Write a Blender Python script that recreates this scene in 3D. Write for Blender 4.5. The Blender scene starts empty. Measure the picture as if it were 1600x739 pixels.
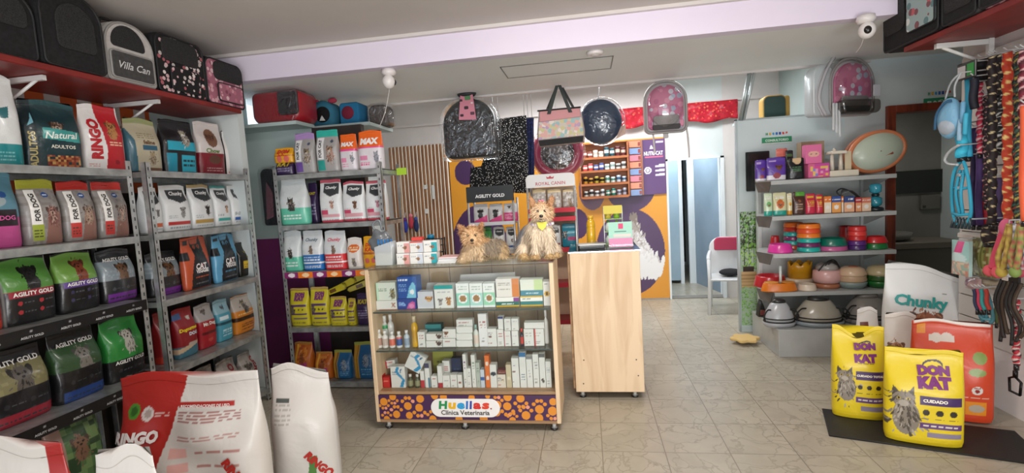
import bpy, bmesh, math, random
import numpy as np
from mathutils import Matrix, Vector, Euler

SC = bpy.context.scene
COL = SC.collection
PI = math.pi
# ------------------------------------------------------------------ camera
F, CH = 780.0, 1.55
M3 = Matrix(((0.9872820110, 0.1475611717, -0.0591602173),
             (0.0460164366, 0.0909513479, 0.9947916063),
             (0.1521733165, -0.9848621999, 0.0830043904)))      # world -> camera axes
cam = bpy.data.cameras.new('camera'); cam_o = bpy.data.objects.new('camera', cam); COL.objects.link(cam_o)
cam.sensor_width = 36; cam.lens = F * 36 / 1600; cam.clip_start = 0.05; cam.clip_end = 100
cam_o.matrix_world = Matrix.Translation((0, 0, CH)) @ M3.transposed().to_4x4()
SC.camera = cam_o
SC.view_settings.view_transform = 'Standard'
SC.view_settings.look = 'None'
SC.view_settings.exposure = 0.04
SC.view_settings.gamma = 1.0
SC.view_settings.use_curve_mapping = False
# ------------------------------------------------------------------ light
world = bpy.data.worlds.new('daylight'); SC.world = world; world.use_nodes = True
wb = world.node_tree.nodes['Background']; wb.inputs[0].default_value = (0.80, 0.90, 1.0, 1); wb.inputs[1].default_value = 1.5


def area(name, loc, target, sx, sy, power, colr):
    l = bpy.data.lights.new(name, 'AREA'); l.shape = 'RECTANGLE'; l.size = sx; l.size_y = sy
    l.energy = power; l.color = colr
    o = bpy.data.objects.new(name, l); COL.objects.link(o); o.location = loc
    o.rotation_euler = (Vector(target) - Vector(loc)).to_track_quat('-Z', 'Y').to_euler()
    return o


area('shop_front_daylight', (1.4, -1.9, 1.3), (0.3, 3.6, 2.2), 4.0, 1.6, 42, (1.0, 0.97, 0.92))
area('soffit_fill_light', (1.2, -2.05, .25), (0.9, 3.6, 2.7), 3.6, 0.5, 105, (1.0, .97, .95))  # added low light that brightens the beam and soffit from below
area('counter_fill_light', (0.1, 2.0, 2.77), (0.0, 2.7, 0), 1.2, 0.3, 42, (1.0, 0.95, 0.90))  # unseen overhead light added to brighten the counter front
area('back_room_light', (0.2, 6.0, 2.86), (0.2, 6.0, 0), 3.2, 0.4, 82, (0.96, 0.98, 1.0))
area('corridor_light', (1.35, 7.6, 2.28), (1.35, 7.6, 0), 0.7, 0.5, 16, (0.9, 0.96, 1.0))
area('bathroom_fill_light', (3.4, 6.3, 2.38), (3.4, 6.3, 0), 0.5, 0.5, 7, (1.0, 0.97, 0.9))  # added unseen light, keeps the room behind the doorway from going black


# ------------------------------------------------------------------ pixel -> place
def ray(px, py):
    return M3.transposed() @ Vector((px - 800, 369.5 - py, -F))


def at(px, py, ax, val):
    d = ray(px, py); i = 'xyz'.index(ax); c = Vector((0, 0, CH))
    return c + d * ((val - c[i]) / d[i])


def proj(p):
    c = M3 @ (Vector(p) - Vector((0, 0, CH)))
    return 800 + F * c.x / -c.z, 369.5 - F * c.y / -c.z


AXROT = {('y', 0): 0.0, ('x', -1): PI / 2, ('x', 1): -PI / 2}


def face(x0, x1, ytop, zb, ax, val, yaw=0.0):
    """front-face centre, width, height and heading of a thing standing on height zb whose front passes through plane ax=val"""
    base = 0.0 if ax == 'y' else (PI / 2 if val < 0 else -PI / 2)
    r = base + yaw
    d = Vector((math.cos(r), math.sin(r), 0)); n = Vector((-d.y, d.x, 0))
    xc = (x0 + x1) / 2
    pc = at(xc, ytop + 20, ax, val)
    for _ in range(3):
        pb = proj((pc.x, pc.y, zb))
        ym = (ytop + pb[1]) / 2
        pc = at(xc, ym, ax, val)
    c0 = Vector((0, 0, CH))

    def hit(px, py):
        q = ray(px, py); t = (pc - c0).dot(n) / q.dot(n)
        return c0 + q * t
    a, b, tp = hit(x0, ym), hit(x1, ym), hit(xc, ytop)
    m = (a + b) / 2
    return Vector((m.x, m.y, zb)), (a - b).length * math.hypot(b.x - a.x, b.y - a.y) / max(1e-6, (a - b).length), max(0.01, tp.z - zb), r


# ------------------------------------------------------------------ colour
def lin(c):
    return c / 12.92 if c <= 0.04045 else ((c + 0.055) / 1.055) ** 2.4


def S(h):
    if isinstance(h, tuple): return h
    return tuple(lin(int(h[i:i + 2], 16) / 255) for i in (0, 2, 4))


# ------------------------------------------------------------------ materials
def newmat(name):
    m = bpy.data.materials.new(name); m.use_nodes = True
    nt = m.node_tree; b = nt.nodes['Principled BSDF']
    return m, nt, b


def attr_mat(name, rough=0.5, bump=0.0, bscale=40, metal=0.0, coat=0.0, spec=0.5, sub=0.0):
    m, nt, b = newmat(name)
    a = nt.nodes.new('ShaderNodeAttribute'); a.attribute_name = 'Col'
    nt.links.new(a.outputs['Color'], b.inputs['Base Color'])
    b.inputs['Roughness'].default_value = rough; b.inputs['Metallic'].default_value = metal
    b.inputs['Coat Weight'].default_value = coat; b.inputs['Coat Roughness'].default_value = 0.12
    b.inputs['Specular IOR Level'].default_value = spec
    if bump:
        tc = nt.nodes.new('ShaderNodeTexCoord'); n = nt.nodes.new('ShaderNodeTexNoise'); n.inputs['Scale'].default_value = bscale
        n.inputs['Detail'].default_value = 3; n.inputs['Distortion'].default_value = 0.8
        bp = nt.nodes.new('ShaderNodeBump'); bp.inputs['Strength'].default_value = bump; bp.inputs['Distance'].default_value = 0.01
        nt.links.new(tc.outputs['Object'], n.inputs['Vector']); nt.links.new(n.outputs['Fac'], bp.inputs['Height'])
        nt.links.new(bp.outputs['Normal'], b.inputs['Normal'])
    return m


def noise_mat(name, c1, c2, scale=3.0, rough=0.8, bump=0.0, stretch=None, metal=0.0, detail=4, coat=0.0, lo=0.35, hi=0.65):
    m, nt, b = newmat(name)
    tc = nt.nodes.new('ShaderNodeTexCoord'); mp = nt.nodes.new('ShaderNodeMapping')
    if stretch: mp.inputs['Scale'].default_value = stretch
    n = nt.nodes.new('ShaderNodeTexNoise'); n.inputs['Scale'].default_value = scale; n.inputs['Detail'].default_value = detail
    r = nt.nodes.new('ShaderNodeValToRGB')
    r.color_ramp.elements[0].position = lo; r.color_ramp.elements[1].position = hi
    r.color_ramp.elements[0].color = S(c1) + (1,); r.color_ramp.elements[1].color = S(c2) + (1,)
    L = nt.links.new
    L(tc.outputs['Object'], mp.inputs['Vector']); L(mp.outputs['Vector'], n.inputs['Vector'])
    L(n.outputs['Fac'], r.inputs['Fac']); L(r.outputs['Color'], b.inputs['Base Color'])
    b.inputs['Roughness'].default_value = rough; b.inputs['Metallic'].default_value = metal; b.inputs['Coat Weight'].default_value = coat
    if bump:
        bp = nt.nodes.new('ShaderNodeBump'); bp.inputs['Strength'].default_value = bump; bp.inputs['Distance'].default_value = 0.005
        L(n.outputs['Fac'], bp.inputs['Height']); L(bp.outputs['Normal'], b.inputs['Normal'])
    return m


def spots_mat(name, base, cols, scale=60, size=0.35, rough=0.85, gloss=0.0):
    """cloth with scattered coloured spots"""
    m, nt, b = newmat(name)
    L = nt.links.new
    tc = nt.nodes.new('ShaderNodeTexCoord'); v = nt.nodes.new('ShaderNodeTexVoronoi'); v.inputs['Scale'].default_value = scale
    L(tc.outputs['Object'], v.inputs['Vector'])
    lt = nt.nodes.new('ShaderNodeMath'); lt.operation = 'LESS_THAN'; lt.inputs[1].default_value = size
    L(v.outputs['Distance'], lt.inputs[0])
    sep = nt.nodes.new('ShaderNodeSeparateColor'); L(v.outputs['Color'], sep.inputs[0])
    r = nt.nodes.new('ShaderNodeValToRGB'); r.color_ramp.interpolation = 'CONSTANT'
    while len(r.color_ramp.elements) < len(cols): r.color_ramp.elements.new(0.5)
    for i, c in enumerate(cols):
        r.color_ramp.elements[i].position = i / len(cols); r.color_ramp.elements[i].color = S(c) + (1,)
    L(sep.outputs[0], r.inputs['Fac'])
    mx = nt.nodes.new('ShaderNodeMix'); mx.data_type = 'RGBA'
    L(lt.outputs[0], mx.inputs[0]); mx.inputs[6].default_value = S(base) + (1,); L(r.outputs['Color'], mx.inputs[7])
    L(mx.outputs[2], b.inputs['Base Color']); b.inputs['Roughness'].default_value = rough; b.inputs['Coat Weight'].default_value = gloss
    return m


def film_mat(name, tint=(1, 1, 1), clear=0.82, rough=0.12, bump=0.6, bscale=9, milk=0.0):
    m, nt, b = newmat(name); L = nt.links.new
    nt.nodes.remove(b)
    tr = nt.nodes.new('ShaderNodeBsdfTransparent'); tr.inputs[0].default_value = tint + (1,)
    gl = nt.nodes.new('ShaderNodeBsdfGlossy'); gl.inputs['Roughness'].default_value = rough; gl.inputs[0].default_value = (.9, .93, .95, 1)
    df = nt.nodes.new('ShaderNodeBsdfDiffuse'); df.inputs[0].default_value = (.8, .84, .86, 1)
    m1 = nt.nodes.new('ShaderNodeMixShader'); m1.inputs[0].default_value = milk; L(gl.outputs[0], m1.inputs[1]); L(df.outputs[0], m1.inputs[2])
    fr = nt.nodes.new('ShaderNodeFresnel'); fr.inputs[0].default_value = 1.35
    ad = nt.nodes.new('ShaderNodeMath'); ad.operation = 'MULTIPLY_ADD'; ad.use_clamp = True; L(fr.outputs[0], ad.inputs[0]); ad.inputs[1].default_value = .35; ad.inputs[2].default_value = (1 - clear) * .45 + milk * .45
    mx = nt.nodes.new('ShaderNodeMixShader'); L(ad.outputs[0], mx.inputs[0])
    L(tr.outputs[0], mx.inputs[1]); L(m1.outputs[0], mx.inputs[2]); L(mx.outputs[0], nt.nodes['Material Output'].inputs[0])
    if bump:
        tc = nt.nodes.new('ShaderNodeTexCoord'); n = nt.nodes.new('ShaderNodeTexNoise'); n.inputs['Scale'].default_value = bscale; n.inputs['Distortion'].default_value = 1.5
        bp = nt.nodes.new('ShaderNodeBump'); bp.inputs['Strength'].default_value = bump; bp.inputs['Distance'].default_value = 0.03
        L(tc.outputs['Object'], n.inputs['Vector']); L(n.outputs['Fac'], bp.inputs['Height']); L(bp.outputs['Normal'], gl.inputs['Normal'])
    return m


def wood_mat(name, c1, c2, stretch, scale=2.2, rough=0.5):
    m, nt, b = newmat(name); L = nt.links.new
    tc = nt.nodes.new('ShaderNodeTexCoord'); mp = nt.nodes.new('ShaderNodeMapping'); mp.inputs['Scale'].default_value = stretch
    n = nt.nodes.new('ShaderNodeTexNoise'); n.inputs['Scale'].default_value = scale; n.inputs['Detail'].default_value = 8; n.inputs['Distortion'].default_value = 1.2
    r = nt.nodes.new('ShaderNodeValToRGB'); e = r.color_ramp.elements
    e[0].position = 0.30; e[0].color = S(c2) + (1,); e[1].position = 0.58; e[1].color = S(c1) + (1,)
    L(tc.outputs['Object'], mp.inputs['Vector']); L(mp.outputs['Vector'], n.inputs['Vector']); L(n.outputs['Fac'], r.inputs['Fac'])
    L(r.outputs['Color'], b.inputs['Base Color']); b.inputs['Roughness'].default_value = rough
    return m


FILM = attr_mat('printed_film', 0.34, 0.35, 22, coat=0.25)
SACK = attr_mat('woven_sack', 0.42, 0.6, 7, coat=0.12)
CARD = attr_mat('printed_card', 0.55)
PLAS = attr_mat('moulded_plastic', 0.28, coat=0.2)
CLOTH = attr_mat('fabric', 0.9, 0.15, 160)
NYLON = attr_mat('nylon_fabric', 0.6, 0.15, 120)
HAIR = attr_mat('hair', 0.75)
PRINT = attr_mat('printed_panel', 0.4)
METAL = attr_mat('coated_metal', 0.35, metal=0.6)
ROPE = attr_mat('braided_rope', 0.65)
CHROME, _nt, _b = newmat('chrome'); _b.inputs['Metallic'].default_value = 1; _b.inputs['Roughness'].default_value = 0.18; _b.inputs['Base Color'].default_value = (0.7, 0.7, 0.68, 1)
GALV = noise_mat('galvanised_steel', 'a9adac', 'd3d6d5', 14, 0.33, 0.1, (1, 1, 1), 0.75)
GALVD = noise_mat('galvanised_shelf', '8f9291', 'b9bcba', 12, 0.42, 0.1, (1, 1, 1), 0.6)
CLEAR = film_mat('clear_wrap', clear=0.80)
GLASS = film_mat('glass_pane', (0.985, 0.995, 0.99), 0.97, 0.03, 0)
SMOKE = film_mat('smoky_plastic', (0.62, 0.60, 0.58), 0.72, 0.12, 0)
MILKY = film_mat('milky_plastic', (0.9, 0.92, 0.92), 0.6, 0.25, 0, milk=.8)
OAK = wood_mat('pale_oak_board', 'dfc6a4', 'c9aa86', (7, 7, 0.8), 1.6, 0.5)
OAKH = wood_mat('oak_edge_board', 'b08c66', '8a6848', (0.8, 7, 7), 1.6, 0.55)
REDW = wood_mat('red_brown_wood', '8a3b22', '5e2413', (7, 7, 0.8), 2, 0.4)
REDS = noise_mat('red_painted_board', '6f1b18', '86251f', 5, 0.45)
BLACK = noise_mat('black_fabric', '0c0c0e', '1a1a1c', 60, 0.85, 0.2)
MESH_B = noise_mat('black_mesh', '141415', '303030', 220, 0.8, 0.3)


# ------------------------------------------------------------------ mesh builder
class MB:
    def __init__(s):
        s.v = []; s.f = []; s.c = []; s.n = 0; s.sm = []

    def add(s, verts, faces, col=(.5, .5, .5), smooth=False):
        """col: one colour or an array of per-vertex colours"""
        k = s.n
        verts = np.asarray(verts, float).reshape(-1, 3)
        s.v.append(verts); m = len(verts)
        ca = np.asarray(col, float)
        if ca.ndim == 1: ca = np.tile(ca[:3], (m, 1))
        s.c.append(ca)
        s.f += [tuple(i + k for i in f) for f in faces]; s.sm += [smooth] * len(faces)
        s.n += m
        return s

    def box(s, x0, y0, z0, x1, y1, z1, col='888888', ch=0.0):
        col = S(col)
        if ch <= 0:
            p = [(x0, y0, z0), (x1, y0, z0), (x1, y1, z0), (x0, y1, z0), (x0, y0, z1), (x1, y0, z1), (x1, y1, z1), (x0, y1, z1)]
            return s.add(p, [(0, 3, 2, 1), (4, 5, 6, 7), (0, 1, 5, 4), (1, 2, 6, 5), (2, 3, 7, 6), (3, 0, 4, 7)], col)
        c = min(ch, (x1 - x0) * .45, (y1 - y0) * .45, (z1 - z0) * .45)
        V = []; idx = {}
        X, Y, Z = (x0, x1), (y0, y1), (z0, z1)
        for i in (0, 1):
            for j in (0, 1):
                for k in (0, 1):
                    sx, sy, sz = (1, -1)[i], (1, -1)[j], (1, -1)[k]
                    for a in range(3):
                        p = [X[i] + sx * c, Y[j] + sy * c, Z[k] + sz * c]; p[a] = (X[i], Y[j], Z[k])[a]
                        idx[(i, j, k, a)] = len(V); V.append(p)
        Fs = []
        for a in range(3):
            o = [b for b in range(3) if b != a]
            for sd in (0, 1):
                q = []
                for u, w in ((0, 0), (1, 0), (1, 1), (0, 1)):
                    t = [0, 0, 0]; t[a] = sd; t[o[0]] = u; t[o[1]] = w; q.append(idx[tuple(t) + (a,)])
                Fs.append(tuple(q))
        for i in (0, 1):
            for j in (0, 1):
                for k in (0, 1): Fs.append(tuple(idx[(i, j, k, a)] for a in range(3)))
        for a, b, cc in ((0, 1, 2), (0, 2, 1), (1, 2, 0)):
            for u in (0, 1):
                for w in (0, 1):
                    t0 = [0, 0, 0]; t0[a] = u; t0[b] = w; t1 = list(t0); t1[cc] = 1
                    Fs.append((idx[tuple(t0) + (a,)], idx[tuple(t1) + (a,)], idx[tuple(t1) + (b,)], idx[tuple(t0) + (b,)]))
        return s.add(V, Fs, col)

    def tube(s, pts, r, col='888888', n=8, cap=True, rad=None, spiral=None):
        pts = [Vector(p) for p in pts]; V = []; C = []; Fs = []
        up = None
        acc = 0
        for i, p in enumerate(pts):
            t = (pts[min(i + 1, len(pts) - 1)] - pts[max(i - 1, 0)])
            if t.length < 1e-9: t = Vector((0, 0, 1))
            t.normalize()
            if up is None or abs(up.dot(t)) > .95: up = Vector((0, 0, 1)) if abs(t.z) < .9 else Vector((0, 1, 0))
            a = t.cross(up).normalized(); b = a.cross(t).normalized(); up = b
            if i: acc += (p - pts[i - 1]).length
            rr = rad[i] if rad else r
            for k in range(n):
                an = 2 * PI * k / n
                V.append(p + a * math.cos(an) * rr + b * math.sin(an) * rr)
                if spiral:
                    cols, pitch = spiral[:2]
                    q = (k / n + acc / pitch) % 1.0; cc = cols[int(q * len(cols)) % len(cols)]
                    if len(spiral) > 2 and (acc / pitch * 1.5 - 2 * k / n) % 1.0 < .45: cc = cols[0]
                    C.append(S(cc))
        for i in range(len(pts) - 1):
            for k in range(n):
                Fs.append((i * n + k, i * n + (k + 1) % n, (i + 1) * n + (k + 1) % n, (i + 1) * n + k))
        if cap:
            Fs.append(tuple(range(n - 1, -1, -1))); Fs.append(tuple((len(pts) - 1) * n + k for k in range(n)))
        return s.add([tuple(v) for v in V], Fs, C if spiral else S(col), True)

    def lathe(s, prof, col='888888', n=28, c=(0, 0, 0), cols=None, sy=1.0):
        """prof = [(r, z)...] bottom to top; cols = colour per ring"""
        V = []; C = []; Fs = []
        for i, (r, z) in enumerate(prof):
            for k in range(n):
                an = 2 * PI * k / n
                V.append((c[0] + r * math.cos(an), c[1] + sy * r * math.sin(an), c[2] + z)); C.append(S(cols[i] if cols else col))
        for i in range(len(prof) - 1):
            for k in range(n):
                Fs.append((i * n + k, i * n + (k + 1) % n, (i + 1) * n + (k + 1) % n, (i + 1) * n + k))
        if prof[0][0] > 1e-4: Fs.append(tuple(range(n - 1, -1, -1)))
        if prof[-1][0] > 1e-4: Fs.append(tuple((len(prof) - 1) * n + k for k in range(n)))
        return s.add(V, Fs, C, True)

    def slab(s, out, y0, y1, col='888888', bev=0.006, cside=None):
        """outline [(x,z)] extruded from y0 (front) to y1 with rounded rims"""
        n = len(out); o = np.array(out, float); c = o.mean(0)
        d = o - c; L = np.linalg.norm(d, axis=1, keepdims=True); ins = c + d * (1 - np.minimum(bev * 1.0 / np.maximum(L, 1e-6), .5))
        in2 = c + d * (1 - np.minimum(bev * .35 / np.maximum(L, 1e-6), .5))
        rings = [(ins, y0), (in2, y0 + bev * .35), (o, y0 + bev), (o, y1 - bev), (in2, y1 - bev * .35), (ins, y1)]
        V = []; 
        for rg, y in rings: V += [(p[0], y, p[1]) for p in rg]
        Fs = []
        for i in range(5):
            for k in range(n): Fs.append((i * n + k, i * n + (k + 1) % n, (i + 1) * n + (k + 1) % n, (i + 1) * n + k))
        C = [S(col)] * n + [S(cside or col)] * (4 * n) + [S(cside or col)] * n
        k0 = s.n
        s.add(V, Fs, C, True)
        s.f.append(tuple(k0 + i for i in range(n - 1, -1, -1))); s.sm.append(False)
        s.f.append(tuple(k0 + 5 * n + i for i in range(n))); s.sm.append(False)
        return s

    def ell(s, c, r, col='888888', n=16, m=10):
        V = []; Fs = []
        for i in range(m + 1):
            th = PI * i / m
            for k in range(n):
                an = 2 * PI * k / n
                V.append((c[0] + r[0] * math.sin(th) * math.cos(an), c[1] + r[1] * math.sin(th) * math.sin(an), c[2] - r[2] * math.cos(th)))
        for i in range(m):
            for k in range(n): Fs.append((i * n + k, i * n + (k + 1) % n, (i + 1) * n + (k + 1) % n, (i + 1) * n + k))
        return s.add(V, Fs, S(col), True)

    def xf(s, M):
        """transform everything added so far"""
        A = np.array(M.to_3x3()); t = np.array(M.translation)
        s.v = [v @ A.T + t for v in s.v]
        return s

    def build(s, name, mat, parent=None, loc=(0, 0, 0), rot=(0, 0, 0)):
        me = bpy.data.meshes.new(name)
        v = np.concatenate(s.v) if s.v else np.zeros((0, 3))
        me.from_pydata(v.tolist(), [], s.f)
        me.polygons.foreach_set('use_smooth', s.sm)
        at_ = me.color_attributes.new('Col', 'FLOAT_COLOR', 'POINT')
        c = np.concatenate(s.c); c4 = np.ones((len(c), 4)); c4[:, :3] = c
        at_.data.foreach_set('color', c4.ravel())
        for mm in (mat if isinstance(mat, (list, tuple)) else [mat]): me.materials.append(mm)
        bm = bmesh.new(); bm.from_mesh(me); bmesh.ops.recalc_face_normals(bm, faces=bm.faces); bm.to_mesh(me); bm.free()
        me.update()
        o = bpy.data.objects.new(name, me); COL.objects.link(o)
        o.location = loc; o.rotation_euler = rot
        if parent: o.parent = parent
        return o


def thing(name, label, cat, loc=(0, 0, 0), rz=0.0, group=None):
    o = bpy.data.objects.new(name, None); o.empty_display_size = 0.05; COL.objects.link(o)
    o.location = loc; o.rotation_euler = (0, 0, rz)
    return tag(o, label, cat, group)


def tag(o, label, cat, group=None):
    o['label'] = label; o['category'] = cat
    if group: o['group'] = group
    return o


def struct(o):
    o['kind'] = 'structure'; return o


def sbox(name, mat, x0, y0, z0, x1, y1, z1, parent=None, col='888888', ch=0.0):
    o = MB().box(x0, y0, z0, x1, y1, z1, col, ch).build(name, mat, parent)
    return struct(o) if parent is None else o


# ------------------------------------------------------------------ lettering
_font = {}


def glyphs(txt, bold=0.03, shear=0.0):
    k = (txt, bold, shear)
    if k not in _font:
        cu = bpy.data.curves.new('t', 'FONT'); cu.body = txt; cu.size = 1; cu.align_x = 'CENTER'; cu.align_y = 'CENTER'
        cu.offset = bold; cu.shear = shear; cu.resolution_u = 2
        ob = bpy.data.objects.new('t', cu); COL.objects.link(ob)
        dg = bpy.context.evaluated_depsgraph_get()
        me = bpy.data.meshes.new_from_object(ob.evaluated_get(dg))
        v = np.array([tuple(p.co) for p in me.vertices]); fs = [tuple(p.vertices) for p in me.polygons]
        bpy.data.objects.remove(ob); bpy.data.curves.remove(cu); bpy.data.meshes.remove(me)
        lo, hi = v.min(0), v.max(0); v = v - (lo + hi) / 2
        _font[k] = (v, fs, hi - lo)
    return _font[k]


def text_on(mb, txt, cx, cz, width, col, surf=None, rot=0.0, bold=0.03, shear=0.0, off=0.0016, height=None):
    """letters in the local XZ plane facing -Y; surf(x,z) gives the surface's y"""
    v, fs, sz = glyphs(txt, bold, shear)
    k = width / sz[0]; kz = (height / sz[1]) if height else k
    x = v[:, 0] * k; z = v[:, 1] * kz
    c, s_ = math.cos(rot), math.sin(rot)
    X = cx + x * c - z * s_; Z = cz + x * s_ + z * c
    Y = np.array([(surf(a, b) if surf else 0.0) - off for a, b in zip(X, Z)])
    mb.add(np.stack([X, Y, Z], 1), fs, S(col))


# ------------------------------------------------------------------ painted art on a u,v grid
class Art:
    def __init__(s, w, h, nu, nv, base, seed=1):
        s.w, s.h = w, h
        s.U, s.V = np.meshgrid(np.linspace(0, 1, nu), np.linspace(0, 1, nv))
        s.C = np.empty((nv, nu, 3)); s.C[:] = S(base); s.r = np.random.RandomState(seed)
        s.T = []; s.side = None; s.top = None

    def m(s, mask, c): s.C[mask] = S(c); return s

    def rect(s, a, b, c, d, col): return s.m((s.U >= a) & (s.U <= c) & (s.V >= b) & (s.V <= d), col)

    def ell(s, cu, cv, ru, rv=None, col='ffffff', rot=0.0):
        """radii as shares of the width"""
        rv = ru if rv is None else rv
        x = (s.U - cu); y = (s.V - cv) * s.h / s.w
        c, q = math.cos(rot), math.sin(rot)
        X = x * c + y * q; Y = -x * q + y * c
        return s.m((X / ru) ** 2 + (Y / rv) ** 2 < 1, col)

    def poly(s, pts, col):
        ins = np.zeros(s.U.shape, bool); n = len(pts)
        for i in range(n):
            x0, y0 = pts[i]; x1, y1 = pts[(i + 1) % n]
            if y0 == y1: continue
            cr = ((s.V > min(y0, y1)) & (s.V <= max(y0, y1))) & (s.U < (s.V - y0) * (x1 - x0) / (y1 - y0) + x0)
            ins ^= cr
        return s.m(ins, col)

    def mottle(s, a, b, c, d, cols, cell=.06, p=0.6):
        k = (s.U >= a) & (s.U <= c) & (s.V >= b) & (s.V <= d)
        iu = np.floor(s.U / cell).astype(int); iv = np.floor(s.V * s.h / s.w / cell).astype(int)
        hsh = ((iu * 73856093) ^ (iv * 19349663) ^ 7919 * s.r.randint(1, 99)) % 997 / 997.
        for i, cc in enumerate(cols):
            s.m(k & (hsh > i * p / len(cols)) & (hsh < (i + 1) * p / len(cols)), cc)
        return s

    def lines(s, a, b, c, d, rows, col, duty=.5):
        """rows of small print"""
        for i in range(rows):
            v0 = b + (d - b) * (i + .25) / rows; v1 = v0 + (d - b) * .45 / rows
            u = a
            while u < c:
                L = s.r.uniform(.03, .12)
                s.rect(u, v0, min(u + L, c), v1, col); u += L + .025
        return s

    def fluff(s, cu, cv, k, cols, n=70, tall=1.0):
        a = s.w / s.h
        for i in range(n):
            x, y = s.r.normal(0, .42, 2); q = k * s.r.uniform(.06, .16)
            s.ell(cu + x * k, cv + y * k * a * tall, q * .5, q * 1.6, cols[s.r.randint(len(cols))], x * .8)
        return s

    def dog(s, cu, cv, k, fur='8a6a48', dark='2a2018', light=None, body=True):
        light = light or fur
        if body:
            s.ell(cu, cv - k * 1.25 * s.w / s.h, k * .85, k * 1.2, fur)
            s.ell(cu, cv - k * 1.1 * s.w / s.h, k * .4, k * .9, light)
        a = s.w / s.h
        s.ell(cu - k * .75, cv + k * .25 * a, k * .35, k * .62, dark, .5); s.ell(cu + k * .75, cv + k * .25 * a, k * .35, k * .62, dark, -.5)
        s.ell(cu, cv, k * .8, k * .78, fur); s.fluff(cu, cv + k * .1 * a, k, [dark, fur, light, fur]); s.ell(cu, cv - k * .3 * a, k * .42, k * .4, light)
        if body: s.fluff(cu, cv - k * 1.4 * a, k * 1.1, [dark, fur, light, fur], 60, 1.2)
        s.ell(cu - k * .32, cv + k * .15 * a, k * .13, k * .13, '0c0a08'); s.ell(cu + k * .32, cv + k * .15 * a, k * .13, k * .13, '0c0a08')
        s.ell(cu, cv - k * .2 * a, k * .17, k * .13, '0c0a08')
        return s

    def cat(s, cu, cv, k, fur='8c8478', dark='4a443c', light=None):
        a = s.w / s.h; light = light or fur
        s.ell(cu + k * .2, cv - k * 1.5 * a, k * .95, k * 1.5, fur)
        for q in (-1, 1):
            s.poly([(cu + q * k * .15, cv + k * .5 * a), (cu + q * k * .75, cv + k * 1.15 * a), (cu + q * k * .8, cv + k * .1 * a)], dark)
        s.ell(cu, cv, k * .8, k * .7, fur); s.fluff(cu + k * .1, cv - k * 1.5 * a, k * 1.25, [dark, fur, light, fur, dark], 120, 1.5); s.fluff(cu, cv + k * .1 * a, k * .9, [dark, fur, fur], 50); s.ell(cu, cv - k * .3 * a, k * .35, k * .28, light)
        for q in (-1, 1):
            s.ell(cu + q * k * .33, cv + k * .1 * a, k * .14, k * .12, 'b9a24a'); s.ell(cu + q * k * .33, cv + k * .1 * a, k * .06, k * .11, '101010')
        return s

    def t(s, txt, u, v, wid, col, rot=0.0, bold=.03, shear=0.0, height=None):
        s.T.append((txt, u, v, wid, col, rot, bold, shear, height)); return s


def sm(a, b, x):
    t = min(1, max(0, (x - a) / (b - a))); return t * t * (3 - 2 * t)


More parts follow.
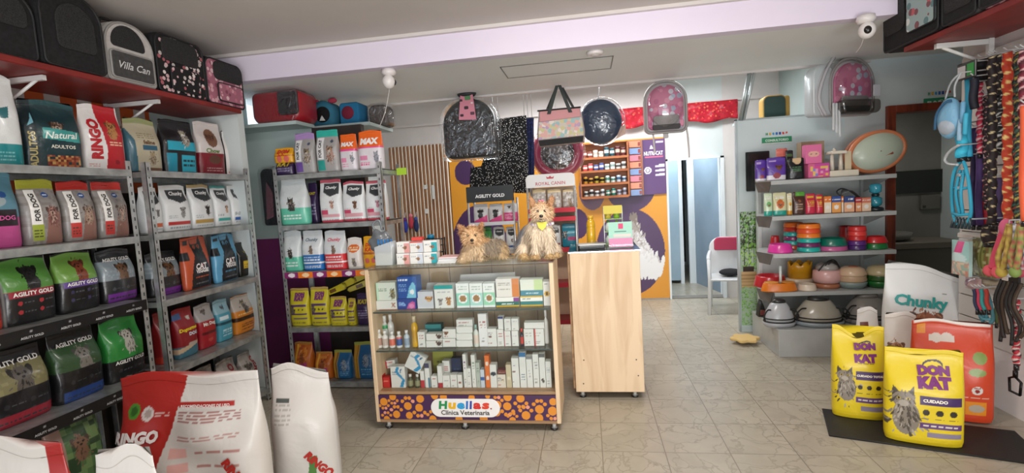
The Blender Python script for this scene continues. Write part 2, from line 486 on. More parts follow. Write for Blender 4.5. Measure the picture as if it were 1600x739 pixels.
def bag(name, label, cat, x0, x1, ytop, zb, ax, val, art, t=0.09, yaw=0.0, p=3.4, taper=.05, seal=.06, group=None, base='ffffff',
        side=None, wr=1.0, mat=None, res=1.0, seed=None, lean=0.0, sag=0.0, loc=None, size=None, rot=None, pinch=0.0, skew=0.0, saddle=0.0):
    """a filled pet food bag: body (with the print on its front) and crimped top seal"""
    if loc is None:
        P, w, h, r = face(x0, x1, ytop, zb, ax, val, yaw)
    else:
        P, (w, h), r = Vector(loc), size, (rot or 0.0)
    seed = seed if seed is not None else int(abs(x0 * 13 + ytop * 7)) % 9973
    rs = np.random.RandomState(seed)
    pw = max(8, (x1 - x0) if x1 > x0 else 60)
    nu = int(min(110, max(14, pw * .95 * res))); nv = int(min(130, max(18, pw * h / w * .95 * res)))
    A = Art(w, h, nu, nv, base, seed); art(A)
    side = S(side) if side else None
    ph = rs.uniform(0, 6.28, 8); kx = rs.uniform(4, 13, 4); kz = rs.uniform(5, 16, 4)

    def prof(v):
        k = 1 - sm(.55, 1 - seal, v)
        b = t / 2 * (.80 + .20 * math.sin(PI * min(1, v * 1.25))) * (k * .93 + .07)
        if v < .04: b *= .9 + v * 2.5
        b = max(b, .0035)
        a = w / 2 * (1 - taper * sm(.5, 1, v) - .03 * sm(.06, 0, v)) * (1 - pinch * math.exp(-((v - .72) / .13) ** 2))
        return a, b

    def ybump(u, v):
        q = 0
        for i in range(4): q += math.sin(u * kx[i] + v * kz[i] * (1 if i % 2 else -1) + ph[i])
        return q * .0016 * wr * (w / .25) * (0.3 + v)

    def yc(v): return lean * h * v ** 1.5 + sag * h * sm(.6, 1, v)

    def surf(x, z):
        v = min(1, max(0, z / h)); a, b = prof(v); s_ = min(.985, abs(x / a))
        return yc(v) - b * (1 - s_ ** p) ** (1 / p) + ybump(x / w + .5, v) * (b / (t / 2))
    # rings: front nu, then right side, back, left side
    sv = [.965, .99, 1.0]
    back = np.linspace(.9, -.9, 8)
    rings = []; cols = []
    edge = side
    for j in range(nv):
        v = j / (nv - 1); a, b = prof(v); ring = []; rc = []
        topw = 0.006 * wr * math.sin(ph[0] + 9 * v) * sm(.7, 1, v)
        for i in range(nu):
            s_ = -.93 + 1.86 * i / (nu - 1)
            u = i / (nu - 1)
            zz = h * v * (1 - skew * u * sm(.4, 1, v) - saddle * math.sin(PI * u) ** 2 * sm(.6, 1, v)) + h * .012 * wr * math.sin(ph[1] + u * 7) * sm(.8, 1, v) - h * .02 * abs(2 * u - 1) ** 3 * sm(.7, 1, v)
            ring.append((s_ * a, yc(v) - b * (1 - abs(s_) ** p) ** (1 / p) + ybump(u, v) * (b / (t / 2)), zz)); rc.append(A.C[j, i])
        cr = np.array(edge) if edge else A.C[j, -1]; cl = np.array(edge) if edge else A.C[j, 0]
        zt = ring[-1][2]
        for q in sv: ring.append((q * a, yc(v) - b * max(0, 1 - q ** p) ** (1 / p), zt)); rc.append(cr)
        for q in (.985, .95): ring.append((q * a, yc(v) + b * max(0, 1 - q ** p) ** (1 / p), zt)); rc.append(cr)
        for q in back: ring.append((q * a, yc(v) + b * max(0, 1 - abs(q) ** p) ** (1 / p), h * v * (1 - skew * (q + .93) / 1.86 * sm(.4, 1, v) - saddle * math.cos(PI * q / 2) ** 2 * sm(.6, 1, v)))); rc.append((cr + cl) / 2)
        zt = ring[0][2]
        for q in (-.95, -.985, -1.0, -.99, -.965):
            yy = b * max(0, 1 - abs(q) ** p) ** (1 / p)
            ring.append((q * a, yc(v) + (yy if len(ring) < nu + 5 + 8 + 2 else -yy), zt)); rc.append(cl)
        rings.append(ring); cols.append(rc)
    n = len(rings[0]); js = max(1, int(round((nv - 1) * (1 - seal))))

    def shell(j0, j1, m, capb, capt):
        V = [q for rg in rings[j0:j1 + 1] for q in rg]; C = [c for rc in cols[j0:j1 + 1] for c in rc]
        Fs = []
        for j in range(j1 - j0):
            for k in range(n): Fs.append((j * n + k, j * n + (k + 1) % n, (j + 1) * n + (k + 1) % n, (j + 1) * n + k))
        if capb: Fs.append(tuple(range(n - 1, -1, -1)))
        if capt: Fs.append(tuple((j1 - j0) * n + k for k in range(n)))
        m.add(V, Fs, np.array(C), True)
    body = MB(); shell(0, js, body, True, seal <= 0)
    for (txt, u, v, wid, col, rot_, bold, shear, hh) in A.T:
        text_on(body, txt, (u - .5) * w * .93, v * h, wid * w, col, surf, rot_, bold, shear, off=.003 if w < .4 else (.016 if wr > 2 else .006), height=hh * h if hh else None)
    nrm = Vector((-math.sin(r), math.cos(r), 0))
    P2 = P + nrm * (t / 2) + Vector((0, 0, .002))
    root = body.build(name, mat or FILM, None, P2, (0, 0, r))
    if seal > 0:
        sl = MB(); shell(js, nv - 1, sl, True, True); sl.build('top_seal', mat or FILM, root)
    tag(root, label, cat, group)
    root['w'] = w; root['h'] = h
    del root['w']; del root['h']
    return root


def arch(w, h, rt, rb, n=8, x=0, z=0):
    """rounded rectangle outline with top radius rt, bottom radius rb, counter-clockwise from bottom left"""
    rt = min(rt, w / 2 * .999, h * .95); rb = min(rb, w / 2 * .999, h - rt if h - rt > 0.001 else .001)
    pts = []
    for cx, cz, r, a0 in ((w / 2 - rb, rb, rb, -PI / 2), (w / 2 - rt, h - rt, rt, 0), (-w / 2 + rt, h - rt, rt, PI / 2), (-w / 2 + rb, rb, rb, PI)):
        for i in range(n + 1):
            a = a0 + PI / 2 * i / n; pts.append((x + cx + r * math.cos(a), z + cz + r * math.sin(a)))
    return pts


def catm(pts, k=5):
    P = [Vector(p) for p in pts]; out = []
    for i in range(len(P) - 1):
        p0, p1, p2, p3 = P[max(i - 1, 0)], P[i], P[i + 1], P[min(i + 2, len(P) - 1)]
        for j in range(k):
            t = j / k
            out.append(.5 * ((2 * p1) + (p2 - p0) * t + (2 * p0 - 5 * p1 + 4 * p2 - p3) * t * t + (3 * p1 - p0 - 3 * p2 + p3) * t ** 3))
    out.append(P[-1]); return out

# ================================================================== ROOM
def floor_mat():
    m, nt, b = newmat('marble_tile'); L = nt.links.new
    def N(t, **k):
        n = nt.nodes.new(t)
        for a, v in k.items(): setattr(n, a, v)
        return n
    def mth(op, a, bb=None):
        n = N('ShaderNodeMath', operation=op)
        for i, q in enumerate((a, bb)):
            if q is None: continue
            if isinstance(q, (int, float)): n.inputs[i].default_value = q
            else: L(q, n.inputs[i])
        return n.outputs[0]
    tc = N('ShaderNodeTexCoord'); sp = N('ShaderNodeSeparateXYZ'); L(tc.outputs['Object'], sp.inputs[0])
    u = mth('DIVIDE', mth('SUBTRACT', sp.outputs[0], 0.02 - 3.62), 0.362); v = mth('DIVIDE', mth('SUBTRACT', sp.outputs[1], 2.85 - 7.4), 0.372)
    fu = mth('FRACT', u); fv = mth('FRACT', v)
    g = mth('MAXIMUM', mth('GREATER_THAN', mth('ABSOLUTE', mth('SUBTRACT', fu, .5)), .492), mth('GREATER_THAN', mth('ABSOLUTE', mth('SUBTRACT', fv, .5)), .493))
    # veins
    ns = N('ShaderNodeTexNoise'); ns.inputs['Scale'].default_value = 3.0; ns.inputs['Detail'].default_value = 5; L(tc.outputs['Object'], ns.inputs['Vector'])
    va = N('ShaderNodeVectorMath', operation='MULTIPLY_ADD'); L(ns.outputs['Color'], va.inputs[0]); va.inputs[1].default_value = (.6, .6, .6); L(tc.outputs['Object'], va.inputs[2])
    cx = N('ShaderNodeCombineXYZ'); L(mth('FLOOR', u), cx.inputs[0]); L(mth('FLOOR', v), cx.inputs[1])
    vb = N('ShaderNodeVectorMath', operation='MULTIPLY_ADD'); L(cx.outputs[0], vb.inputs[0]); vb.inputs[1].default_value = (3.3, 5.1, 0); L(va.outputs[0], vb.inputs[2])
    vo = N('ShaderNodeTexVoronoi', feature='DISTANCE_TO_EDGE'); vo.inputs['Scale'].default_value = 6.0; L(vb.outputs[0], vo.inputs['Vector'])
    r1 = N('ShaderNodeValToRGB'); r1.color_ramp.elements[0].color = (1, 1, 1, 1); r1.color_ramp.elements[1].color = (0, 0, 0, 1); r1.color_ramp.elements[1].position = .05
    L(vo.outputs['Distance'], r1.inputs[0])
    n2 = N('ShaderNodeTexNoise'); n2.inputs['Scale'].default_value = 5; n2.inputs['Detail'].default_value = 3; L(vb.outputs[0], n2.inputs['Vector'])
    base = N('ShaderNodeMix', data_type='RGBA'); L(n2.outputs['Fac'], base.inputs[0]); base.inputs[6].default_value = S('9c9484') + (1,); base.inputs[7].default_value = S('beb7a6') + (1,)
    mv = N('ShaderNodeMix', data_type='RGBA'); L(mth('MULTIPLY', r1.outputs[0], mth('MULTIPLY', n2.outputs['Fac'], .85)), mv.inputs[0]); L(base.outputs[2], mv.inputs[6]); mv.inputs[7].default_value = S('7a7161') + (1,)
    mg = N('ShaderNodeMix', data_type='RGBA'); L(g, mg.inputs[0]); L(mv.outputs[2], mg.inputs[6]); mg.inputs[7].default_value = S('857d6e') + (1,)
    L(mg.outputs[2], b.inputs['Base Color']); b.inputs['Roughness'].default_value = .3
    bp = N('ShaderNodeBump'); bp.invert = True; bp.inputs['Strength'].default_value = .3; bp.inputs['Distance'].default_value = .002; L(g, bp.inputs['Height']); L(bp.outputs[0], b.inputs['Normal'])
    return m


def stripe_mat(y0, per):
    m, nt, b = newmat('orange_white_stripes'); L = nt.links.new
    tc = nt.nodes.new('ShaderNodeTexCoord'); sp = nt.nodes.new('ShaderNodeSeparateXYZ'); L(tc.outputs['Object'], sp.inputs[0])
    a = nt.nodes.new('ShaderNodeMath'); a.operation = 'SUBTRACT'; L(sp.outputs[1], a.inputs[0]); a.inputs[1].default_value = y0 - 20 * per
    d = nt.nodes.new('ShaderNodeMath'); d.operation = 'DIVIDE'; L(a.outputs[0], d.inputs[0]); d.inputs[1].default_value = per
    f = nt.nodes.new('ShaderNodeMath'); f.operation = 'FRACT'; L(d.outputs[0], f.inputs[0])
    g = nt.nodes.new('ShaderNodeMath'); g.operation = 'GREATER_THAN'; L(f.outputs[0], g.inputs[0]); g.inputs[1].default_value = .53
    mx = nt.nodes.new('ShaderNodeMix'); mx.data_type = 'RGBA'; L(g.outputs[0], mx.inputs[0]); mx.inputs[6].default_value = S('c2571f') + (1,); mx.inputs[7].default_value = S('c9c2bd') + (1,)
    L(mx.outputs[2], b.inputs['Base Color']); b.inputs['Roughness'].default_value = .6
    return m


W_WARM = noise_mat('warm_white_paint', 'd6cfcc', 'ddd7d4', 2, .75)
W_COOL = noise_mat('cool_white_paint', 'cfd8d8', 'd8e0df', 2, .7)
W_GREY = noise_mat('grey_green_paint', 'a9bab8', 'b5c4c2', 2, .7)
W_LAV = noise_mat('lavender_white_paint', 'd8cce0', 'ded3e4', 1.5, .6)
W_CEIL = noise_mat('ceiling_paint', 'cfc8c2', 'd6d0ca', 1.2, .8)
W_PUR = noise_mat('purple_paint', '6f1f5a', '782862', 2, .6)
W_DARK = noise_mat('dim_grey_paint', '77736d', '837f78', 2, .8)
STR = stripe_mat(at(47, 165, 'x', -3.12).y, (at(192, 165, 'x', -3.12).y - at(47, 165, 'x', -3.12).y) / 3.0)

sbox('floor', floor_mat(), -3.3, -2.2, -.06, 4.6, 10.2, 0)
sbox('ceiling', W_CEIL, -3.3, -2.2, 2.82, 4.6, 3.9, 2.92)
sbox('trim_ceiling', W_WARM, -3.15, 3.765, 2.795, 4.5, 3.8, 2.82)
sbox('trim_beam', noise_mat('beam_paint', 'e6dbee', 'ebe2f1', 1.5, .6), -3.3, 3.8, 2.6, 4.6, 3.9, 2.92)
sbox('ceiling_soffit', noise_mat('soffit_paint', 'e9ecea', 'eef0ee', 1.5, .6), -3.3, 3.9, 2.6, 4.6, 5.2, 2.92)
sbox('trim_soffit', W_WARM, -3.3, 5.2, 2.58, 2.66, 5.24, 3.0)
sbox('ceiling_back', W_COOL, -3.3, 5.24, 2.95, 4.6, 7.1, 3.05)
sbox('ceiling_corridor', W_COOL, .3, 7.1, 2.3, 2.9, 10.2, 2.4)
sbox('wall_left', STR, -3.25, -2.2, 1.72, -3.15, 3.30, 2.92)
sbox('wall_left_lower', noise_mat('dark_brown_wall', '2c2420', '3a302a', 3, .7), -3.25, -2.2, 0, -3.15, 3.68, 1.72)
sbox('wall_left_rear', W_GREY, -3.25, 3.30, 1.72, -3.15, 4.4, 2.92)
sbox('wall_left_rear_lower', W_GREY, -3.25, 3.68, 0, -3.15, 4.42, 1.72)
sbox('wall_stub', W_COOL, -3.15, 3.68, 0, -2.72, 3.75, 2.6)
sbox('wall_purple', W_PUR, -3.15, 4.35, 0, -2.48, 4.42, 1.27)
sbox('wall_rear_shade', noise_mat('shade_board', '2e2826', '3a322e', 4, .6), -2.48, 4.35, 0, -2.0, 4.42, 2.27)  # dark panel added to stand in for the darkness behind the open shelves
sbox('wall_purple_upper', W_GREY, -3.15, 4.35, 1.27, -2.48, 4.42, 2.30)
sbox('trim_ledge', W_GREY, -2.955, 4.43, 2.27, -1.95, 5.0, 2.30)
sbox('wall_back_left', W_COOL, -3.06, 4.42, 0, -2.96, 7.0, 2.95)
# back wall with its doorway
sbox('wall_back', W_WARM, -3.06, 7.0, 0, 1.06, 7.12, 2.95)
sbox('wall_back_right', W_WARM, 1.80, 7.0, 0, 2.6, 7.12, 2.95)
sbox('wall_back_over_door', W_COOL, 1.06, 7.0, 1.88, 1.80, 7.12, 2.95)
sbox('trim_back', W_WARM, -2.96, 6.95, 2.60, 2.5, 7.0, 2.63)
# corridor behind the doorway
sbox('wall_corridor_left', W_COOL, .45, 7.12, 0, .55, 10.1, 2.3)
sbox('wall_corridor_right', W_COOL, 2.5, 7.12, 0, 2.6, 10.1, 2.3)
sbox('wall_corridor_end', W_COOL, .45, 10.0, 0, 2.6, 10.1, 2.3)
sbox('trim_threshold', W_DARK, 1.06, 6.98, 0, 1.80, 7.14, .012)
# side wall and door wall on the right
sbox('wall_side', W_GREY, 2.5, 5.45, 2.5, 2.6, 7.0, 2.95)
sbox('wall_side_lower', W_GREY, 2.5, 5.45, 0, 2.6, 7.0, 2.16)
sbox('wall_side_near', W_GREY, 2.5, 5.45, 2.16, 2.6, 5.66, 2.5)
sbox('wall_side_far', W_GREY, 2.5, 6.25, 2.16, 2.6, 7.0, 2.5)
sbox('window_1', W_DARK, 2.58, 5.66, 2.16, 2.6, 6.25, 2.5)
sbox('wall_door', W_COOL, 2.5, 5.35, 0, 2.86, 5.45, 2.95)
sbox('wall_over_door', W_COOL, 2.86, 5.35, 2.18, 4.6, 5.45, 2.95)
sbox('wall_door_right', W_COOL, 3.80, 5.35, 0, 4.6, 5.45, 2.18)
sbox('wall_right', W_WARM, 2.55, -2.2, 0, 2.67, 3.88, 2.82)
sbox('wall_far_right', W_COOL, 4.5, 3.88, 0, 4.6, 7.3, 2.82)
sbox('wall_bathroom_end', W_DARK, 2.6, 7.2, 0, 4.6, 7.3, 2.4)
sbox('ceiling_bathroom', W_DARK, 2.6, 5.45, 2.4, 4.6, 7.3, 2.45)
sbox('wall_alcove', W_COOL, 2.67, 3.80, 0, 4.6, 3.88, 2.82)
# brown door frame
d = bpy.data.objects.new('door_1', None); COL.objects.link(d); d['kind'] = 'structure'; d.location = (0, 0, 0)
sbox('frame_jamb', REDW, 2.86, 5.31, 0, 2.935, 5.47, 2.18, d, ch=.005)
sbox('frame_jamb', REDW, 3.74, 5.31, 0, 3.80, 5.47, 2.18, d, ch=.005)
sbox('frame_head', REDW, 2.935, 5.31, 2.11, 3.74, 5.47, 2.18, d, ch=.005)
# white corridor doors
FROST = noise_mat('blue_frosted_glass', '9db4c4', 'a9bfcd', 2, .25)
ALU = noise_mat('white_aluminium', 'dfe6ea', 'e8edf0', 3, .35)
d = bpy.data.objects.new('door_2', None); COL.objects.link(d); d['kind'] = 'structure'
px = lambda x, y=8.1: at(x, 400, 'y', y).x
sbox('frame_post', ALU, px(1063), 8.08, 0, px(1068.5), 8.14, 2.2, d)
sbox('frame_post', ALU, px(1077), 8.08, 0, px(1087), 8.14, 2.2, d)
sbox('glass_leaf', FROST, .56, 8.10, .05, px(1063), 8.13, 2.2, d)
sbox('gap_shade', BLACK, px(1069), 8.4, .3, px(1077.5), 8.44, 2.0, d)  # black slab standing in for the shade between the door frames
MB().add([(px(1087), 8.1, 0), (px(1125, 7.3), 7.3, 0), (px(1125, 7.3), 7.3, 2.2), (px(1087), 8.1, 2.2), (px(1087) + .04, 8.12, 0), (px(1125, 7.3) + .04, 7.32, 0), (px(1125, 7.3) + .04, 7.32, 2.2), (px(1087) + .04, 8.12, 2.2)],
         [(0, 1, 2, 3), (4, 5, 6, 7), (0, 4, 7, 3), (1, 5, 6, 2), (3, 2, 6, 7), (0, 1, 5, 4)], S('8fa3b5')).build('open_leaf', noise_mat('blue_grey_door', '8799ab', '93a5b5', 2, .4), d)
sbox('frame_post', ALU, px(1126, 7.2), 7.16, 0, px(1132, 7.2), 7.24, 2.0, d)
d = bpy.data.objects.new('door_3', None); COL.objects.link(d); d['kind'] = 'structure'
sbox('frame_jamb', ALU, 1.755, 6.97, 0, 1.80, 7.0, 1.90, d); sbox('frame_jamb', ALU, 1.06, 6.97, 0, 1.085, 7.0, 1.90, d); sbox('frame_head', ALU, 1.06, 6.97, 1.875, 1.80, 7.0, 1.90, d)

# trapdoor outline in the soffit
x0, x1, y0, y1 = -.655, .255, 4.15, 4.56
m = MB()
for a in ((x0, y0, x1, y0), (x0, y1, x1, y1), (x0, y0, x0, y1), (x1, y0, x1, y1)):
    m.box(min(a[0], a[2]) - .004, min(a[1], a[3]) - .004, 2.596, max(a[0], a[2]) + .004, max(a[1], a[3]) + .004, 2.6, '5c6460')
struct(m.build('trim_hatch', PLAS))
o = MB().lathe([(.0, -.03), (.05, -.03), (.062, -.022), (.066, 0)], 'ddd6d4', 28).build('smoke_detector', PLAS, None, (.111, 3.97, 2.6))
tag(o, 'round white ceiling detector on the underside of the beam', 'detector')
o = MB().lathe([(.0, -.036), (.028, -.036), (.032, -.03)], 'c9c2c0', 20).build('sensor_ring', PLAS, o, (0, 0, 0))

# wooden slat panel on the back wall
WSL = wood_mat('slat_wood', '9c6a45', '74482b', (7, 7, .8), 2, .35)
WSD = noise_mat('slat_groove', '4a2c1a', '5b3a24', 5, .5)
t_ = thing('slat_wall_panel', 'glossy brown vertical slat panel on the back wall left of the yellow mural', 'wall panel', (0, 6.93, 0))
MB().box(-2.80, .03, .25, -1.93, .065, 2.33).build('backing', WSD, t_)
m = MB()
for i in range(16):
    x = -2.79 + i * .054; m.box(x, 0, .25, x + .030, .03, 2.33, ch=.006)
m.build('slats', WSL, t_)
m = MB()
for i in range(16):
    x = -2.79 + i * .054 + .034; m.box(x, .002, .25, x + .013, .03, 2.33, 'f4e8d6')
m.build('light_fillets', CARD, t_)

# ================================================================== mural, poster, red cloth
def panel(name, w, h, nu, nv, base, paint, mat, parent=None, loc=(0, 0, 0), rot=(0, 0, 0), th=.008):
    A = Art(w, h, nu, nv, base, 3); paint(A)
    mb = MB()
    V = np.stack([(A.U - .5) * w, A.U * 0, A.V * h], -1).reshape(-1, 3)
    Fs = [(j * nu + i, j * nu + i + 1, (j + 1) * nu + i + 1, (j + 1) * nu + i) for j in range(nv - 1) for i in range(nu - 1)]
    mb.add(V, Fs, A.C.reshape(-1, 3))
    k = S(base); mb.add([(-w / 2, 0, 0), (w / 2, 0, 0), (w / 2, 0, h), (-w / 2, 0, h), (-w / 2, th, 0), (w / 2, th, 0), (w / 2, th, h), (-w / 2, th, h)],
                        [(4, 5, 6, 7), (0, 1, 5, 4), (1, 2, 6, 5), (2, 3, 7, 6), (3, 0, 4, 7)], k)
    for (txt, u, v, wid, col, rr, bold, shear, hh) in A.T:
        text_on(mb, txt, (u - .5) * w, v * h, wid * w, col, None, rr, bold, shear, off=.002, height=hh * h if hh else None)
    return mb.build(name, mat, parent, loc, rot)


def mural(A):
    W, H_, X0 = A.w, A.h, -1.925
    def pt(px_, py_):
        p = at(px_, py_, 'y', 6.98); return (p.x - X0) / W, p.z / H_
    P = 'pur'
    c = '4b2f58'
    u, v = pt(752, 420); A.ell(u, v, .155, .30, c)
    u, v = pt(727, 272); A.ell(u, v, .052, .058, c)
    u, v = pt(985, 290); A.ell(u, v, .115, .125, c)
    u, v = pt(985, 396); A.ell(u, v, .155, .20, c)
    u, v = pt(925, 300); A.ell(u, v, .06, .09, '7b5f78')
    u, v = pt(903, 352); A.ell(u, v, .048, .07, c)
    u, v = pt(850, 380); A.ell(u, v, .08, .13, c)
    # the long haired tail printed on the mural
    r = np.random.RandomState(4)
    for i in range(420):
        s_ = (i / 419) ** .8; u, v = pt(990 + 26 * s_ ** 1.4 + r.normal(0, 2 + 9 * s_ ** 2), 340 + 88 * s_ + r.normal(0, 2))
        sh = .35 + .65 * s_; k = r.uniform(.6, 1)
        A.ell(u, v, .004 + .005 * s_, .018 + .016 * s_, ['84786f', 'a59b95', 'c9c4c2', 'e4e2e2', 'f0efef'][min(4, int(max(0, s_ * 5.2 + r.normal(0, .7))))], r.uniform(-.5, .2))


o = panel('mural_panel', 2.985, 2.18, 330, 240, 'e0992f', mural, PRINT, None, (-1.925 + 2.985 / 2, 6.985, .02))
tag(o, 'orange wall mural with big purple dots behind the counters', 'mural')


def poster(A):
    A.rect(0, 0, 1, 1, '5d3f70'); A.rect(.0, 0, .13, 1, 'a06a52')
    for i in range(14): A.ell(.065, .03 + i * .073, .035, .022, 'd9a98a')
    A.poly([(.50, .83), (.56, .90), (.62, .83)], 'e9e4ee')
    A.rect(.34, .665, .92, .69, 'e06a8a'); A.rect(.4, .63, .86, .64, 'd8d0e0')
    A.ell(.42, .44, .12, .12, 'efeaf2'); A.ell(.42, .44, .075, .075, '5d3f70'); A.ell(.42, .44, .05, .05, 'efeaf2')
    for i in range(3): A.rect(.66, .49 - i * .08, .96, .52 - i * .08, 'd9d2e2'); A.rect(.78, .525 - i * .08, .96, .54 - i * .08, 'd9d2e2')
    A.rect(.70, .93, .95, .96, 'c9bfd6')
    A.t('NUTRI-CAT', .62, .745, .62, 'f4f0f6', height=.075)


o = panel('cat_food_poster', .40, .735, 50, 90, '5d3f70', poster, PRINT, None, (.855, 6.965, 1.445))
tag(o, 'tall purple poster with white lettering beside the can rack', 'poster')
REDC = spots_mat('red_patterned_cloth', 'b01226', ['d8453f', '8a0c1c', 'c8203a', 'c8203a', 'd9604a', '9a1428'], 30, .42, .85, .1)
m = MB(); N = 60
P0, P1 = at(968, 195, 'y', 6.90).x, at(1153, 195, 'y', 6.90).x
V = []; Fs = []
for i in range(N + 1):
    x = P0 + (P1 - P0) * i / N
    for j in range(9):
        z = 2.60 - (.25 + .02 * math.sin(i * .31)) * j / 8
        V.append((x, 6.90 + .012 * math.sin(i * .9) * j / 8 + .006 * math.sin(i * .37 + j), z))
for i in range(N):
    for j in range(8): Fs.append((i * 9 + j, i * 9 + j + 1, (i + 1) * 9 + j + 1, (i + 1) * 9 + j))
o = m.add(V, Fs, (.5, .1, .1), True).build('cloth_pelmet', REDC)
o.modifiers.new('s', 'SOLIDIFY').thickness = .01
tag(o, 'long red patterned cloth strip hung over the doorway', 'cloth')


# ================================================================== SHELVING UNITS
def shelving(name, label, loc, rz, W, D, zs, H, lip=.04, strips=()):
    t = thing(name, label, 'shelf unit', loc, rz)
    for i, (sx, sy) in enumerate(((-1, 0), (1, 0), (-1, 1), (1, 1))):
        m = MB(); x = sx * W / 2; y = 0 if sy == 0 else D
        xi = x - sx * .036; ys = 1 if sy == 0 else -1
        m.box(min(x, xi), min(y, y + ys * .003), 0, max(x, xi), max(y, y + ys * .003), H)
        m.box(min(x, x - sx * .003), min(y, y + ys * .036), 0, max(x, x - sx * .003), max(y, y + ys * .036), H)
        o = m.build('post', GALV, t)
        if sy == 0:
            h = MB()
            k = int(H / .05)
            for q in range(k):
                zc = .04 + q * .05
                h.box(x - sx * .018 - .004, -.0008, zc - .010, x - sx * .018 + .004, .0, zc + .010, '3c3e3e')
            h.build('slot_holes', CARD, o)
        MB().box(x - .02 if sx > 0 else x - .003, y - .003 if sy == 0 else y - .02, 0, x + .003 if sx > 0 else x + .02, y + .02 if sy == 0 else y + .003, .012, '222222').build('foot', PLAS, o)
    for z in zs:
        m = MB()
        m.box(-W / 2 + .004, .004, z - .006, W / 2 - .004, D - .004, z)
        m.box(-W / 2 + .004, -.002, z - lip, W / 2 - .004, .004, z - .0005)
        m.box(-W / 2 + .004, D - .004, z - lip, W / 2 - .004, D + .002, z - .0005)
        m.box(-W / 2 + .004, .004, z - lip, -W / 2 + .008, D - .004, z); m.box(W / 2 - .008, .004, z - lip, W / 2 - .004, D - .004, z)
        m.build('shelf', GALVD, t)
    return t


XL = -2.64
Z1 = [1.83, 1.437, 1.055, .585, .10]
Z2 = [1.83, 1.44, 1.02, .575, .10]
u1 = shelving('steel_shelving_unit', 'near steel shelving unit on the left wall with black printed shelf strips', (XL, 2.135, 0), PI / 2, .93, .46, Z1, 1.88)
u2 = shelving('steel_shelving_unit', 'steel shelving unit on the left wall next to the pale wall stub', (XL, 3.16, 0), PI / 2, .93, .46, Z2, 1.88)
YC = 3.85
ZB = [1.825, 1.405, 1.01, .53, .06]
u3 = shelving('steel_shelving_unit', 'steel shelving unit of cat food facing the shop left of the counter', (-2.105, YC, 0), 0, .95, .42, ZB, 1.88)


def strip(A):
    r = A.r
    A.rect(0, .0, 1, 1, '0e0e10')
    for k in range(5):
        A.ell(.1 + .2 * k, .72, .006, .006, '8e8e90')


for z in (Z1[2], Z1[3]):
    o = panel('label_strip', .90, .062, 160, 14, '0e0e10', strip, PRINT, u1, (0, -.008, z - .058), (0, 0, 0), .004)
    mb = MB()
    for k in range(5): text_on(mb, 'AGILITY GOLD', -.36 + .18 * k, .02, .10, 'b9b9b9')
    mb.build('strip_lettering', PRINT, u1, (0, -.0085, z - .058))


def promo(A):
    for k in range(7):
        A.rect(k / 7, 0, (k + .96) / 7, 1, ['8a2a6a', 'ef7a1e'][k % 2]); A.ell((k + .5) / 7, .5, .035, .02, 'f2e6ee' if k % 2 == 0 else 'ffd9a8')


panel('promotional_strip', .90, .05, 150, 14, 'ef7a1e', promo, PRINT, u3, (0, -.008, ZB[2] - .052), (0, 0, 0), .004)

# long red boards high on both side walls
t_ = thing('wall_shelf', 'long red board shelf high on the left wall carrying pet carriers', 'shelf', (-3.15, 0, 2.31))
MB().box(0, .4, 0, .5, 3.64, .035, ch=.004).build('board', REDS, t_)
for y in (1.55, 2.25, 2.95):
    MB().box(.01, y - .012, -.22, .035, y + .012, 0, 'd8d8d6').box(.03, y - .01, -.03, .42, y + .01, -.004, 'd8d8d6').tube([(.03, y, -.2), (.38, y, -.02)], .008, 'd8d8d6').build('bracket', PLAS, t_)
t_ = thing('wall_shelf', 'red board shelf high on the right wall above the hanging leashes', 'shelf', (2.55, 0, 2.34))
MB().box(-.42, .6, 0, 0, 3.78, .035, ch=.004).build('board', REDS, t_)
for y in (3.60, 2.6):
    MB().box(-.050, y - .014, -.2, -.021, y + .014, 0, 'dcdcd8').box(-.34, y - .012, -.035, -.03, y + .012, -.003, 'dcdcd8').tube([(-.03, y, -.16), (-.3, y, -.03)], .010, 'dcdcd8').build('bracket', PLAS, t_)

# ================================================================== COUNTER (glass showcase)
CX0, CX1, CY, CD, CZ = -1.495, -.232, 3.12, .42, 1.12
t_ = thing('glass_showcase', 'pale wood and glass showcase counter with a paw print sign panel', 'display counter', (0, CY, 0))
B0 = .055
MB().box(CX0, 0, B0, CX0 + .028, CD, CZ - .012, ch=.003).build('side_panel', OAK, t_)
MB().box(CX1 - .028, 0, B0, CX1, CD, CZ - .012, ch=.003).build('side_panel', OAK, t_)
BK = wood_mat('showcase_back_board', 'cbb394', 'b79b79', (5, 5, .6), 1.5, .5)
o = MB().box(CX0 + .028, CD - .02, B0 + .02, CX1 - .028, CD, CZ - .012).build('back_panel', BK, t_)
m = MB()
for i in range(1, 8):
    x = CX0 + (CX1 - CX0) * i / 8; m.box(x - .002, CD - .0215, .27, x + .002, CD - .0195, CZ - .02, '7a6248')
m.build('board_joint', CARD, o)
MB().box(CX0 + .028, .012, .245, CX1 - .028, CD - .02, .265, ch=.002).build('bottom_deck', OAKH, t_)
MB().box(CX0 + .028, -.001, B0, CX1 - .028, CD - .02, B0 + .022, ch=.002).build('base_rail', OAKH, t_)
MB().box(CX0, -.002, CZ - .011, CX1, CD, CZ, 'b9cfc6', ch=.002).build('glass_top', film_mat('counter_glass', (.94, .97, .96), .8, .04, 0), t_)
m = MB().box(CX0 + .03, -.003, CZ - .016, CX1 - .03, .003, CZ - .011, '5a4a3c'); m.build('top_edge_rail', CARD, t_)
